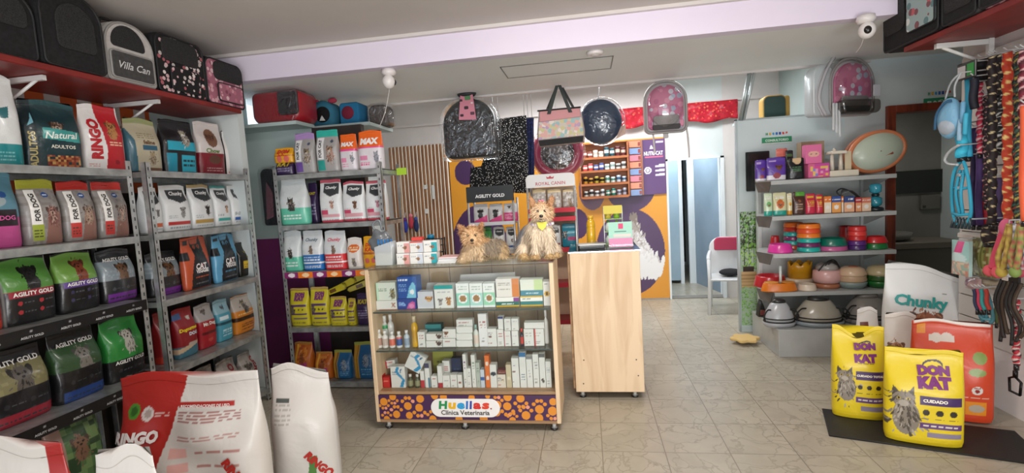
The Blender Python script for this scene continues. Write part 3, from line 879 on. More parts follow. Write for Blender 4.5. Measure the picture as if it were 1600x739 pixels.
for z in (.815, .548):
    o = MB().box(CX0 + .03, .02, z - .008, CX1 - .03, CD - .03, z, 'b9cfc6').build('glass_shelf', film_mat('shelf_glass', (.95, .98, .97), .85, .05, 0), t_)
    MB().box(CX0 + .03, .018, z - .009, CX1 - .03, .0205, z, '3e4a44').build('shelf_edge', CARD, o)
    m = MB()
    for x in (-1.1, -.68): m.tube([(x, CD - .07, z - .03), (x, CD - .03, z - .012)], .008, 'c9a45c')
    m.build('shelf_bracket', PLAS, o)
MB().box(CX0 + .03, .004, .27, CX1 - .03, .008, CZ - .02).build('front_glass', GLASS, t_)


def paws(A):
    A.rect(0, 0, 1, 1, '43234a'); r = np.random.RandomState(5); a = A.w / A.h
    k = [(.03, .72, 1), (.085, .93, .9), (.17, .55, 1), (.10, .2, .95), (.235, .48, 1), (.245, .85, 1), (.175, .16, .9), (.33, .98, .9), (.38, .93, .9), (.54, .9, .8), (.31, .02, .9), (.60, .06, 1),
         (.68, .62, 1.05), (.675, .3, .9), (.74, .93, 1), (.735, .56, 1), (.81, .88, 1), (.835, .2, 1.05), (.91, .45, 1.05), (.905, .1, 1), (.98, .38, 1.1), (.985, .75, .9), (.46, .02, .9), (.04, .0, .8), (.76, .0, .8), (.63, .97, .6)]
    for u, v, q in k:
        R = .0225 * q; c = 'd98a2b'
        A.ell(u, v, R, R, c)
    for u, v, q, dr in ((.17, .55, 1, 1), (.235, .48, 1, -1), (.10, .2, .95, 1), (.03, .72, .8, -1), (.085, .93, .8, -1), (.68, .62, .9, 1), (.735, .56, 1, -1), (.835, .2, 1, 1), (.91, .45, 1, 1), (.81, .88, 1, -1), (.76, .0, .8, 1), (.04, .0, .8, 1), (.98, .38, .9, -1), (.60, .06, .6, 1), (.46, .02, .9, 1), (.31, .02, .9, 1), (.905, .1, .7, -1)):
        for j, (du, dv) in enumerate(((-.030, .20), (-.010, .33), (.012, .33), (.031, .20))):
            A.ell(u + du * q, v + dr * dv * q, .0105 * q, .0105 * q, 'e0957a' if (j + int(u * 100)) % 5 == 0 else 'd98a2b')


pn = panel('sign_panel', CX1 - CX0 - .056, .168, 420, 64, '43234a', paws, PRINT, t_, ((CX0 + CX1) / 2, -.004, B0 + .024), (0, 0, 0), .006)
mb = MB().slab(arch(.47, .125, .0624, .0624, 10), -.006, 0, 'e9e7e4', .003)
lo = mb.build('name_plate', PRINT, pn, (-.0, -.001, .021))
mb = MB(); xx = -.18
for ch, c, w in (('H', '1f8a4c', .052), ('u', 'e2b01e', .045), ('e', '2f9ad0', .045), ('l', '2f6fc0', .017), ('l', '35469c', .017), ('a', 'd0342c', .045), ('s', 'd8452e', .042), ('.', '8a2020', .010)):
    w *= 1.2; text_on(mb, ch, xx + w / 2, .078 + (.006 if ch in 'Hl' else (-.018 if ch == '.' else 0)), w, c, None, 0, .05, .1, height=.056 if ch in 'Hl' else (.010 if ch == '.' else .044)); xx += w + .005
text_on(mb, 'Clínica Veterinaria', 0, .032, .33, '3a3530', None, 0, .02, 0)
mb.build('sign_lettering', PRINT, pn, (0, -.0072, .021))


def foot_at(par, x, y, h):
    f = MB().lathe([(.021, .0), (.026, .004), (.026, .016), (.013, .018), (.013, h), (.018, h + .001)], n=16, cols=['1c1c1c', '1c1c1c', '1c1c1c', 'b8b8b4', 'b8b8b4', 'b8b8b4']).build('leg', PLAS, par, (x, y, 0))


for x in (CX0 + .07, (CX0 + CX1) / 2 - .02, CX1 - .05):
    for y in (.04, CD - .05): foot_at(t_, x, y, B0 - .001)

# second showcase: only its oak end board faces the shop
t_ = thing('glass_showcase', 'tall showcase end with a plain pale oak board right of the counter', 'display counter', (0, 3.64, 0))
MB().box(-.147, 0, .055, .352, .022, 1.10, ch=.003).build('end_panel', OAK, t_)
MB().box(-.165, .022, .075, -.147, .045, 1.10, ch=.002).build('edge_strip', OAKH, t_)
MB().box(-.147, .53, .055, .352, .55, 1.10, ch=.003).build('end_panel', OAK, t_)
MB().box(.335, .022, .055, .352, .53, 1.10).build('back_panel', BK, t_)
MB().box(-.147, .022, .055, .335, .53, .075).build('bottom_deck', OAKH, t_)
for z in (.45, .8): MB().box(-.14, .025, z, .33, .52, z + .008, 'c9d8d2').build('glass_shelf', MILKY, t_)
MB().box(-.146, .024, .08, -.142, .53, 1.09).build('side_glass', MILKY, t_)
MB().box(-.155, -.003, 1.10, .36, .555, 1.108, '4a4f4e').build('glass_top', film_mat('dark_counter_glass', (.4, .45, .45), .3, .05, 0), t_)
m = MB()
for x, z in ((-.10, .27), (.33, .27), (.30, .12), (-.12, .28)): m.lathe([(.004, -.001), (.0, 0)], '2a2420', 8, (x, 0, z))
for x in (-.10, .285):
    for y in (.05, .48): foot_at(t_, x, y, .055)
for q in ((-.08, .3), (.3, .3), (-.09, .12), (.31, .18)):
    m = MB().lathe([(.005, 0), (.005, .002), (0, .002)], '3a302a', 8); o = m.build('screw_cap', PLAS, t_, (q[0], 0, q[1]), (PI / 2, 0, 0))

# ================================================================== PET FOOD, LEFT WALL
def a_agility(top, body='0e0e10', band=None, hdr=None, header_top=False, dogc=('6a4a30', '2a1c12'), icons='a02a30', photo=(.5, .93), bottom=None):
    def f(A):
        A.rect(0, 0, 1, 1, body)
        p0, p1 = photo
        A.rect(0, p0, 1, p1, top); A.mottle(0, p0, 1, p1, [top, top, hdr or top], .05, .5)
        A.dog(.55, p0 + (p1 - p0) * .55, .17, dogc[0], dogc[1], body=True)
        A.rect(0, 0, 1, p0, body)
        if band: A.rect(0, p0 - .09, 1, p0 + .01, band)
        if header_top: A.rect(0, p1, 1, .97, body)
        for i in range(2):
            for j in range(2):
                A.ell(.22 + .42 * i, p0 - .17 - .13 * j, .045, .045, icons); A.lines(.30 + .42 * i, p0 - .19 - .13 * j, .52 + .42 * i, p0 - .15 - .13 * j, 1, '4a4a50')
        if bottom: A.rect(0, 0, 1, .16, bottom); A.lines(.1, .05, .9, .10, 1, '2a2a30')
        A.rect(.0, 0, .05, p0, '1c1c1e')
        z = (p1 + .02) if header_top else p0 - .04
        A.t('AGILITY GOLD', .52, z, .78, 'ece9e4', 0, .03, 0)
    return f


def a_fordog(top, lime, dogc, wide=True, word='FOR DOG'):
    def f(A):
        A.rect(0, 0, 1, 1, '8b8581'); A.mottle(0, 0, 1, 1, ['938e8a', '827b77', '8f8a88'], .09, .8)
        A.poly([(.45, .0), (1, .0), (1, .5), (.6, .55)], '8a6257'); A.rect(0, .86, 1, 1, top)
        A.dog(.72, .50, .17, dogc, '4a342a', 'b89888')
        A.rect(.12, .30, .40, .84, 'ece9e4'); A.rect(.12, .06, .42, .30, lime); A.lines(.16, .10, .38, .24, 3, '3a3a30')
        A.ell(.66, .76, .10, .08, '2a4f8a'); A.rect(.60, .75, .72, .77, 'd0d8e8')
        A.t(word, .27, .57, .42 * A.h / A.w, '2a2622', PI / 2, .03, 0, None)
    return f


def a_chunky(band, dogc, seal_='e8e8e6', word='Chunky'):
    def f(A):
        A.rect(0, 0, 1, 1, 'dfe2e3'); A.rect(0, .93, 1, 1, seal_)
        A.poly([(.18, .90), (.94, .90), (.94, .66), (.55, .60), (.18, .70)], '3e4144')
        A.dog(.62, .45, .10, dogc, '5a4434'); A.rect(.05, .12, .95, .20, band); A.lines(.1, .04, .9, .10, 1, '9aa0a4')
        A.lines(.08, .24, .4, .34, 3, 'a8aeb2'); A.t(word, .56, .80, .52, 'f2f2f2', 0, .03, .3)
    return f


def a_ringo(A):
    A.rect(0, 0, 1, 1, 'e3e0de'); A.poly([(.46, 0), (.52, .35), (.42, .75), (.36, 1), (1, 1), (1, 0)], 'b5202a')
    A.dog(.72, .68, .14, 'b07a48', '6a4426'); A.lines(.6, .38, .95, .46, 2, 'e8c0a0'); A.lines(.06, .06, .3, .12, 2, 'c05a5a'); A.ell(.75, .14, .06, .06, '8a1820')
    A.t('RINGO', .255, .48, .60 * A.h / A.w, 'b5202a', PI / 2, .06, 0)


def a_darkteal(A):
    A.rect(0, 0, 1, 1, '17363c'); A.rect(0, .93, 1, 1, '1f4a4e'); A.rect(0, 0, .20, 1, '12282e')
    A.dog(.56, .62, .12, '6a5444', '2c2420', 'b0a090', False); A.poly([(.28, .44), (.97, .40), (.97, .56), (.30, .60)], '3a9a94')
    A.mottle(.32, .03, .95, .2, ['8a3a26', 'b0683a', 'c8a060', '6a2418'], .05, .95)
    A.t('Natural', .62, .495, .58, 'e8efe8', .05, .02, .3); A.t('ADULTOS', .62, .33, .42, 'e2ded0'); A.t('ADULTOS', .10, .28, .5 * A.h / A.w, 'c0b070', PI / 2)
    A.poly([(.05, .60), (.17, .66), (.17, .82), (.12, .70)], '7ab8c8')


def a_whiteteal(A):
    A.rect(0, 0, 1, 1, 'd8dad8'); A.rect(0, 0, 1, .25, '17858a'); A.lines(.1, .06, .7, .18, 3, '7ac0c0')
    A.dog(.2, .55, .2, '7a5a48', '4a3428', 'c8b8a8', False); A.poly([(.3, .62), (.7, .66), (.62, .53), (.4, .52)], '2a6a70'); A.rect(.0, .72, .35, .77, '2a9a90')


def a_beige(A):
    A.rect(0, 0, 1, 1, 'b5ad95'); A.rect(0, .90, 1, 1, '8f9668'); A.poly([(0, 0), (.22, 0), (.18, .6), (0, .8)], '3a6474')
    A.lines(.3, .62, .8, .74, 3, '7a6a48'); A.rect(.4, .42, .85, .50, '2e5c74'); A.cat(.66, .34, .10, '9a8a74', '5a4c3a'); A.rect(.25, .0, 1, .1, '6a4a30')
    A.t('feline', .60, .56, .34, '6a4a2c')


def a_cyan(A):
    A.rect(0, 0, 1, 1, '18191c'); A.rect(.10, .44, 1, .60, '2aa4bc'); A.cat(.66, .76, .12, '9a9488', '4a4640', 'dadad4'); A.rect(0, .42, 1, .44, '0c0c0e')
    A.rect(.05, .05, .32, .38, '1f8ea8'); A.rect(.45, .05, .92, .36, '2aa8c0'); A.lines(.5, .12, .88, .30, 2, '0e2c34')


def a_maroon(A):
    A.rect(0, 0, 1, 1, 'd6cfcc'); A.rect(0, 0, 1, .42, '7d1826'); A.ell(.52, .70, .25, .3, '7a5640'); A.dog(.5, .7, .14, '6e4430', '3a2218', None, False)
    A.ell(.55, .30, .24, .14, '5c3a2a'); A.lines(.2, .07, .85, .16, 2, 'c8a0a0'); A.t('Chow', .5, .46, .5, '5a7a2a')


def a_catsil(col):
    def f(A):
        A.rect(0, 0, 1, 1, col)
        A.poly([(.30, 1.0), (.36, .86), (.64, .86), (.72, 1.0), (.80, .86), (.78, .68), (.95, .35), (1.0, .0), (.12, 0), (.20, .35), (.34, .66)], '15161a')
        A.rect(0, .55, .14, .72, '15161a'); A.rect(.03, .86, .22, .95, '1c1c20')
        A.ell(.46, .80, .05, .05, col); A.ell(.64, .80, .05, .05, col); A.ell(.46, .80, .02, .04, '0a0a0a'); A.ell(.64, .80, .02, .04, '0a0a0a')
        A.t('CAT', .56, .42, .42, 'ece8e6', 0, .05); A.t('VEGGIE', .58, .33, .48, 'ece8e6', 0, .05); A.lines(.3, .20, .85, .25, 1, col); A.lines(.3, .08, .85, .13, 1, '6a6a70')
        A.ell(.60, .425, .05, .05, 'd0342c')
    return f


def a_blacktag(A):
    A.rect(0, 0, 1, 1, '15140f'); A.ell(.5, .72, .3, .12, '24241c'); A.t('special', .5, .72, .4, '7a7430'); A.rect(.15, .22, .97, .46, 'd8b41e'); A.lines(.2, .26, .9, .42, 3, '8a6a10'); A.t('feed', .5, .58, .3, '8a8440')


def a_dogfood(A):
    A.rect(0, 0, 1, 1, '8e1a22'); A.rect(0, 0, 1, .24, '3f6f80'); A.poly([(.0, .2), (1, .3), (1, .24), (0, .1)], 'c8b090'); A.rect(.0, .78, .35, .9, '3a5a8a')
    A.dog(.7, .78, .1, 'c8c0b8', '8a8078', None, False); A.ell(.6, .25, .22, .08, 'b8aaa0'); A.t('Dogourmet', .5, .56, .86, 'e8d02a', .04, .05, .1); A.t('DOG', .68, .46, .4, 'd8e0ea', 0, .05)


def a_redslim(A):
    A.rect(0, 0, 1, 1, '851a1c'); A.rect(.1, .35, .9, .8, '5c2420'); A.lines(.2, .1, .8, .25, 3, 'c07858'); A.dog(.5, .6, .18, '7a4a34', '3a1c14', None, False); A.rect(0, 0, 1, .14, 'a8301e')


def a_redwhite(A):
    A.rect(0, 0, 1, 1, 'a31c28'); A.rect(0, .62, 1, 1, 'a9a4a2'); A.dog(.45, .82, .13, '6a625c', '2e2a28', None, False); A.rect(.08, .32, .92, .38, '5c1018'); A.t('Mr. Dog', .52, .54, .7, 'eee6e2', 0, .05); A.ell(.5, .18, .16, .08, 'c04a44')


def a_ltblue(A):
    A.rect(0, 0, 1, 1, '4a9ab0'); A.rect(0, .68, 1, 1, '8fb8c4'); A.dog(.5, .8, .12, '5a6a70', '2c3438', None, False); A.rect(0, .40, 1, .46, '1c4a5a'); A.lines(.2, .1, .8, .3, 3, 'bfe0e8'); A.rect(.1, .52, .7, .6, 'd8eaee')


def a_orangewhite(A):
    A.rect(0, 0, 1, 1, 'd3822a'); A.rect(0, .62, 1, .98, 'b8aea4'); A.cat(.5, .78, .13, '6a625a', '38322c'); A.rect(0, .34, 1, .44, '3a2010'); A.rect(0, 0, 1, .34, 'd3822a'); A.lines(.2, .08, .85, .28, 3, '6a3210'); A.lines(.1, .48, .9, .58, 2, 'f2d090')


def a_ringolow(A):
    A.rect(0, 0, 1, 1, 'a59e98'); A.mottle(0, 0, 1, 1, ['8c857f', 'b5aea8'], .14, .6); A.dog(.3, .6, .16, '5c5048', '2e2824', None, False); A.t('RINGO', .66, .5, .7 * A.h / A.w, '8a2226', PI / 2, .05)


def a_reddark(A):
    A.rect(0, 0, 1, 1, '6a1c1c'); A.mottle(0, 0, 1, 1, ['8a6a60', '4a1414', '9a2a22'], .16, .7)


def a_pinkblue(A):
    A.rect(0, 0, 1, 1, '5c8a9c'); A.rect(0, 0, 1, .40, 'b84a88'); A.ell(.3, .62, .35, .2, '9aa8ac'); A.rect(.3, .28, .9, .50, '241a20'); A.t('DOG', .6, .39, .4, 'd05a9a'); A.ell(.6, .70, .12, .10, '2a4f8a')


def a_greenphoto(A):
    A.rect(0, 0, 1, 1, '3c5a34'); A.mottle(0, 0, 1, 1, ['4f7042', '2c4428', '6a8450'], .12, .8); A.dog(.55, .6, .16, '7a5a44', '4a3428'); A.rect(0, .0, .25, 1, '9a7a6c')


TS, SS = 'on the top shelf of the near left unit', 'on the second shelf of the near left unit'
XF = XL + .005


def lb(*a, **k): return bag('pet_food_bag', *a, **k)


# near unit, top shelf
V_ = -2.80
lb('white bag with a teal bottom at the left edge of the top shelf', 'pet food', -22, 35, 116, Z1[0], 'x', V_, a_whiteteal, t=.11, yaw=-.25, base='d8dad8')
lb('dark teal dog food bag with a red food picture at its foot', 'pet food', 38, 131, 157, Z1[0], 'x', V_ - .01, a_darkteal, t=.11, yaw=-.2, base='17363c')
lb('white and red bag with vertical red lettering beside the dark teal bag', 'pet food', 131, 197, 164, Z1[0], 'x', V_, a_ringo, t=.10, yaw=-.2, base='e3e0de', taper=.10)
lb('beige bag with a slate blue corner standing beside the upright red and white one', 'pet food', 201, 255, 185, Z2[0], 'x', V_, a_beige, t=.10, yaw=-.15, base='b5ad95', taper=.12)
lb('black bag with bright cyan panels and a cat picture', 'pet food', 257, 310, 188, Z2[0], 'x', V_, a_cyan, t=.10, yaw=-.15, base='18191c')
lb('white bag with a maroon lower half on the top shelf', 'pet food', 312, 353, 191, Z2[0], 'x', V_, a_maroon, t=.10, yaw=-.15, base='d6cfcc')
lb('narrow white bag with vertical red lettering at the far end of the top shelf', 'pet food', 354, 384, 206, Z2[0], 'x', V_ - .02, a_ringo, t=.08, yaw=-.1, base='e3e0de', side='151517')
# near unit, second shelf
lb('pale blue and pink bag cut by the left edge of the second shelf', 'pet food', -30, 36, 268, Z1[1], 'x', V_, a_pinkblue, t=.11, yaw=-.1, base='5c8a9c', p=3)
lb('silver bag with a lime green top and an upright white label', 'pet food', 40, 100, 280, Z1[1], 'x', V_ + .02, a_fordog('a8a83a', '9aa83a', '7a4a44'), t=.11, yaw=-.1)
lb('silver bag with a red top standing between a lime topped and another red topped bag', 'pet food', 102, 154, 283, Z1[1], 'x', V_ + .02, a_fordog('b8302a', 'c23a36', '9a8470'), t=.11, yaw=-.1)
lb('silver bag with a red top partly behind the shelving post', 'pet food', 156, 204, 284, Z1[1], 'x', V_ + .02, a_fordog('b8302a', 'c23a36', '8a8078'), t=.11, yaw=-.1)
# near unit, third shelf
G1 = 'black dog food bags on the left wall'
lb('black bag with a red band under a photo of a black dog on green grass', 'pet food', 8, 92, 398, Z1[2], 'x', V_ + .04, a_agility('4f8438', band='8e2030', dogc=('1c1c1c', '0c0c0c'), photo=(.48, .95)), t=.12, side='8a8a88', group=G1)
lb('narrow red and black bag at the left edge of the third shelf', 'pet food', -34, 5, 412, Z1[2], 'x', V_ + .03, a_redslim, t=.1, base='851a1c')
lb('black bag with a purple band under a photo of a brown puppy', 'pet food', 96, 160, 391, Z1[2], 'x', V_ + .04, a_agility('6a9440', band='5a4088', dogc=('7a3a24', '4a2014'), icons='3a3456', photo=(.5, .96)), t=.12, group=G1)
lb('black bag with tan crimped top and purple foot in the near left unit', 'pet food', 164, 218, 388, Z1[2], 'x', V_ + .03, a_agility('7f8a90', '26282b', header_top=True, photo=(.42, .78), bottom='6a2a86', icons='4a4e52', hdr='8f9aa0'), t=.12, group=G1, base='8a6e48')
# near unit, fourth shelf
lb('black bag with a beige photo and a red foot on the fourth shelf', 'pet food', -22, 88, 545, Z1[3], 'x', V_ + .05, a_agility('7d7752', '16161a', header_top=True, photo=(.45, .80), bottom='8a1a2a', icons='2c2c30', hdr='8a845c', dogc=('5c5650', '2e2a28')), t=.14, group=G1)
lb('black bag with a dark green photo and a blue foot on the fourth shelf', 'pet food', 92, 168, 514, Z1[3], 'x', V_ + .05, a_agility('2f4c2c', '121214', header_top=True, photo=(.45, .80), bottom='1a3a78', icons='2c2c30', dogc=('7a766e', '4a4844')), t=.14, group=G1)
lb('bright green topped black bag with a spotted puppy on the fourth shelf', 'pet food', 171, 231, 492, Z1[3], 'x', V_ + .04, a_agility('2f8a3c', '101012', photo=(.34, .96), icons='2c2c30', dogc=('b8b4a8', '2a2624')), t=.13, group=G1)
lb('bag with a green garden photo lying low on the near left unit', 'pet food', 78, 168, 640, Z1[4], 'x', V_ + .08, a_greenphoto, t=.12, base='3c5a34', yaw=-.2)
# far unit, second shelf
G2 = 'white bags with dark name panels on the left wall'
VB = -2.78
lb('white bag with an orange stripe next to the shelving post', 'pet food', 229, 257, 291, Z2[1], 'x', VB, a_chunky('d0643a', '6a6a6a'), t=.1, group=G2)
lb('white bag with a broad red foot stripe and a plain gusset side', 'pet food', 260, 301, 289, Z2[1], 'x', VB + .01, a_chunky('b8322e', '8a8a88'), t=.1, group=G2)
lb('white bag with a tan stripe and a black dog figure', 'pet food', 303, 337, 288, Z2[1], 'x', VB, a_chunky('b8954a', '22201e', 'b8a070'), t=.1, group=G2)
lb('white bag with a teal stripe and a small peach picture', 'pet food', 339, 363, 290, Z2[1], 'x', VB, a_chunky('3aa8a0', 'c89a7a', '4a9a94'), t=.1, group=G2)
lb('white bag with a blue stripe at the far end of the second shelf', 'pet food', 365, 390, 290, Z2[1], 'x', VB, a_chunky('2a5aa8', '3a2c28'), t=.1, group=G2)
# far unit, third shelf
lb('black bag with tan crimped top and purple foot in the far left unit', 'pet food', 240, 288, 392, Z2[2], 'x', VB, a_agility('7f8a90', '26282b', header_top=True, photo=(.42, .78), bottom='6a2a86', icons='4a4e52', hdr='8f9aa0'), t=.12, group=G1, base='8a6e48')
lb('orange bag with a black cat silhouette', 'pet food', 291, 331, 369, Z2[2], 'x', VB + .04, a_catsil('b8502e'), t=.07, yaw=.1, base='b8502e')
lb('light blue bag with a black cat silhouette', 'pet food', 339, 374, 365, Z2[2], 'x', VB + .04, a_catsil('5a9cc0'), t=.07, yaw=.1, base='5a9cc0')
lb('short black bag with a bright yellow price tag', 'pet food', 376, 401, 378, Z2[2], 'x', VB + .02, a_blacktag, t=.09, base='15140f')
# far unit, fourth shelf
lb('narrow dark red bag against the post on the fourth shelf', 'pet food', 252, 270, 487, Z2[3], 'x', VB, a_redslim, t=.1, base='851a1c')
lb('red and blue bag with yellow lettering', 'pet food', 280, 312, 480, Z2[3], 'x', VB + .04, a_dogfood, t=.1, base='8e1a22')
lb('red bag with a grey top beside the blue one on the fourth shelf', 'pet food', 314, 341, 474, Z2[3], 'x', VB + .03, a_redwhite, t=.1, base='a31c28')
lb('small light blue bag with a dark waist band', 'pet food', 343, 366, 467, Z2[3], 'x', VB + .03, a_ltblue, t=.1, base='4a9ab0')
lb('small orange bag with a grey cat photo at the end of the fourth shelf', 'pet food', 370, 401, 460, Z2[3], 'x', VB + .03, a_orangewhite, t=.1, base='d3822a')
# far unit, bottom shelf
GB = 'dim bags on the bottom shelf of the far left unit'
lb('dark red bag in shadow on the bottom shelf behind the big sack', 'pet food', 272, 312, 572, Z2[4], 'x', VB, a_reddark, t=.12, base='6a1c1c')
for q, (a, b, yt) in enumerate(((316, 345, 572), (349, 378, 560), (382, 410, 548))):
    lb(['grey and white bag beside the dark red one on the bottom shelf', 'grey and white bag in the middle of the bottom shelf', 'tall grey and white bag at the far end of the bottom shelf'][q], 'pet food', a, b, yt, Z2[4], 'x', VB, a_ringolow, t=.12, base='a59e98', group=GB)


# ================================================================== PET FOOD, SHELVES FACING THE SHOP
def a_cat2(top, box, fur):
    def f(A):
        A.rect(0, 0, 1, 1, '9f9c9a'); A.rect(0, .84, 1, 1, top); A.cat(.68, .52, .17, fur, '4a4038', 'c0b8b0'); A.rect(.04, .30, .40, .82, 'e6e6e6'); A.rect(.04, .05, .42, .28, box)
        A.ell(.78, .72, .07, .07, '3c4660'); A.t('FOR CAT', .22, .56, .42 * A.h / A.w, '23211f', PI / 2, .03)
    return f


def a_max(A):
    A.rect(0, 0, 1, 1, 'd8d3d8'); A.rect(0, .56, 1, 1, 'e5641c'); A.rect(0, .53, 1, .58, 'e04a8a'); A.cat(.78, .38, .11, '8a8a92', '54545c'); A.lines(.08, .1, .5, .2, 2, 'e04a8a'); A.rect(.06, .24, .4, .34, 'dc88aa')
    A.t('MAX', .5, .72, .74, 'f2efec', 0, .07)


def a_mint(A):
    A.rect(0, 0, 1, 1, 'd5dbdc'); A.rect(0, 0, 1, .36, '62c0a4'); A.lines(.15, .1, .85, .28, 3, 'e2f2ec'); A.ell(.13, .2, .05, .05, 'c8506a'); A.cat(.48, .50, .13, '3a3430', '1c1a18', '8a7a70'); A.rect(0, 0, 1, .30, '62c0a4'); A.lines(.15, .1, .85, .24, 2, 'e2f2ec')


def a_wchunk(c, word, wc):
    def f(A):
        A.rect(0, 0, 1, 1, 'd9dddf'); A.rect(0, 0, 1, .40, c); A.rect(0, .18, 1, .21, 'eef0f0'); A.lines(.1, .24, .9, .36, 2, 'e8eef2'); A.lines(.1, .05, .9, .14, 2, 'e8eef2'); A.cat(.5, .58, .10, '8a7464', '4a3c34'); A.rect(0, .36, 1, .40, c)
        A.t(word, .5, .76, .6, wc, 0, .03, .1)
    return f


def a_pinkw(c):
    def f(A):
        a_chunky('d8a0a8', c, 'c85a6a')(A); A.rect(.06, .2, .4, .3, 'c84a6a'); A.rect(0, 0, 1, .06, 'c04a5a')
    return f


def a_orangecat(A):
    A.rect(0, 0, 1, 1, 'e6e0da'); A.ell(.5, .66, .42, .26, 'e06a22'); A.lines(.2, .58, .8, .72, 2, 'f4d8b0'); A.cat(.5, .28, .15, '8f8a84', '5c5650'); A.rect(0, 0, 1, .08, 'c8c2ba')


def a_yellow2(A):
    A.rect(0, 0, 1, 1, 'e8a81e'); A.t('DON', .5, .74, .6, 'd0402a', 0, .06); A.t('KAT', .5, .60, .6, 'd0402a', 0, .06); A.ell(.3, .25, .15, .15, 'd86a60'); A.ell(.7, .25, .15, .15, 'd86a60'); A.rect(0, .45, 1, .50, 'b05a1c')


def a_donkat_s(A):
    A.rect(0, 0, 1, 1, 'cfc22a'); A.rect(0, .94, 1, 1, 'c0a058'); A.rect(.30, .66, .78, .90, 'b8a028'); A.t('DON', .54, .83, .5, '7a2a78', 0, .08); A.t('KAT', .54, .73, .5, '7a2a78', 0, .08)
    A.cat(.18, .5, .12, '7a7060', '4a4234'); A.rect(.1, .52, .96, .58, '55356a'); A.rect(.1, .30, .96, .35, '55356a')
    for i in range(3): A.ell(.32 + .22 * i, .44, .05, .05, '3a3a24')
    A.rect(.2, .18, .96, .23, '6a5a7a'); A.lines(.1, .05, .9, .12, 1, '8a7a40')


def a_orangepink(A):
    A.rect(0, 0, 1, 1, 'b5601e'); A.mottle(.2, .2, .8, .9, ['c47a30', 'a04a1c'], .12, .5); A.rect(.45, .05, .8, .45, 'a83a78'); A.rect(.15, 0, .25, 1, 'd8a030'); A.rect(0, .93, 1, 1, 'b08040'); A.cat(.5, .65, .13, '8a4a24', '5c2c14')


def a_yellowblue(A):
    A.rect(0, 0, 1, 1, '175a8a'); A.rect(0, 0, .3, 1, 'b88a2a'); A.rect(.18, .0, .24, 1, '6a4a1c'); A.rect(0, .92, 1, 1, '9aa04a'); A.cat(.65, .6, .15, '8090a0', '3a4a5c'); A.lines(.4, .1, .9, .3, 3, '6aa0c8')


def a_purple(A):
    A.rect(0, 0, 1, 1, '34224a'); A.t('KAT', .5, .74, .7, 'b0a030', 0, .07); A.lines(.15, .2, .85, .5, 4, '8a80a0')


YF = YC + .03
G = 'bags on the shelves facing the shop'
lb('folded yellow and purple pouch, topmost of the pair left of the lilac topped bag', 'pet food', 426, 456, 231, ZB[0] + .105, 'y', YF + .02, a_yellow2, t=.08, base='c88a1e', seal=.1)
lb('folded yellow and purple pouch under another one left of the lilac topped bag', 'pet food', 428, 456, 250, ZB[0], 'y', YF + .01, a_purple, t=.09, base='6a5a94', seal=.12)
lb('silver cat food bag with a lilac top', 'pet food', 457, 489, 207, ZB[0], 'y', YF, a_cat2('a98ac0', '6a4a9a', '8a7a68'), t=.10)
lb('silver cat food bag with a teal top', 'pet food', 491, 526, 202, ZB[0], 'y', YF, a_cat2('2fae9e', '2a9a90', 'a07a68'), t=.10)
lb('orange and white cat food bag left of its taller twin', 'pet food', 529, 555, 209, ZB[0], 'y', YF + .02, a_max, t=.09, group='orange and white bags on the top shelf')
lb('taller orange and white cat food bag at the right end of the top shelf', 'pet food', 557, 595, 203, ZB[0], 'y', YF - .01, a_max, t=.10, group='orange and white bags on the top shelf')
lb('white bag with a mint green foot on the second shelf facing the shop', 'pet food', 432, 477, 279, ZB[1], 'y', YF, a_mint, t=.12, taper=.16)
lb('black bag wrapped in clear film behind the mint footed bag', 'pet food', 480, 494, 286, ZB[1], 'y', YF + .12, a_purple, t=.08, base='17171a')
for a, b, yt, c, l in ((497, 531, 280, 'c8a090', 'white bag with a pink foot and a blank grey name panel'), (533, 567, 283, '7a5038', 'white bag with a small brown dog between two similar bags'), (569, 602, 282, 'c88a9a', 'white bag half hidden by the front post of the cat food shelves')):
    lb(l, 'pet food', a, b, yt, ZB[1], 'y', YF + .03, a_pinkw(c), t=.10, group='white bags on the second shelf facing the shop')
lb('white bag with mint green foot on the third shelf facing the shop', 'pet food', 439, 467, 361, ZB[2], 'y', YF, a_wchunk('4fb094', ' ', 'd0d0d0') if False else a_mint, t=.12)
lb('white bag with a blue foot on the third shelf facing the shop', 'pet food', 469, 501, 361, ZB[2], 'y', YF, a_wchunk('1f6fb8', 'Chunky', '6a7a88'), t=.12)
lb('white bag with a red foot on the third shelf facing the shop', 'pet food', 503, 537, 361, ZB[2], 'y', YF, a_wchunk('d8343a', 'Chunky', 'd85a6a'), t=.12)
lb('white bag with a big orange oval and a grey cat', 'pet food', 540, 563, 372, ZB[2], 'y', YF - .005, a_orangecat, t=.10)
lb('bright yellow bag with red lettering at the end of the third shelf', 'pet food', 565, 590, 370, ZB[2], 'y', YF - .01, a_yellow2, t=.10, base='e8a81e')
GY = 'yellow cat food bags on the fourth shelf facing the shop'
for a, b, yt, l in ((450, 480, 452, 'first yellow bag from the left on the fourth shelf facing the shop'), (482, 511, 450, 'second yellow bag from the left on the fourth shelf facing the shop'), (513, 539, 465, 'third and shorter yellow bag on the fourth shelf facing the shop'), (541, 553, 468, 'narrow yellow bag pressed beside the purple one')):
    lb(l, 'pet food', a, b, yt, ZB[3], 'y', YF + (.01 if b < 512 else -.005), a_donkat_s, t=.10, base='cfc22a', group=GY)
lb('dark purple bag with yellow lettering beside the counter', 'pet food', 555, 576, 460, ZB[3], 'y', YF + .01, a_purple, t=.10, base='34224a')
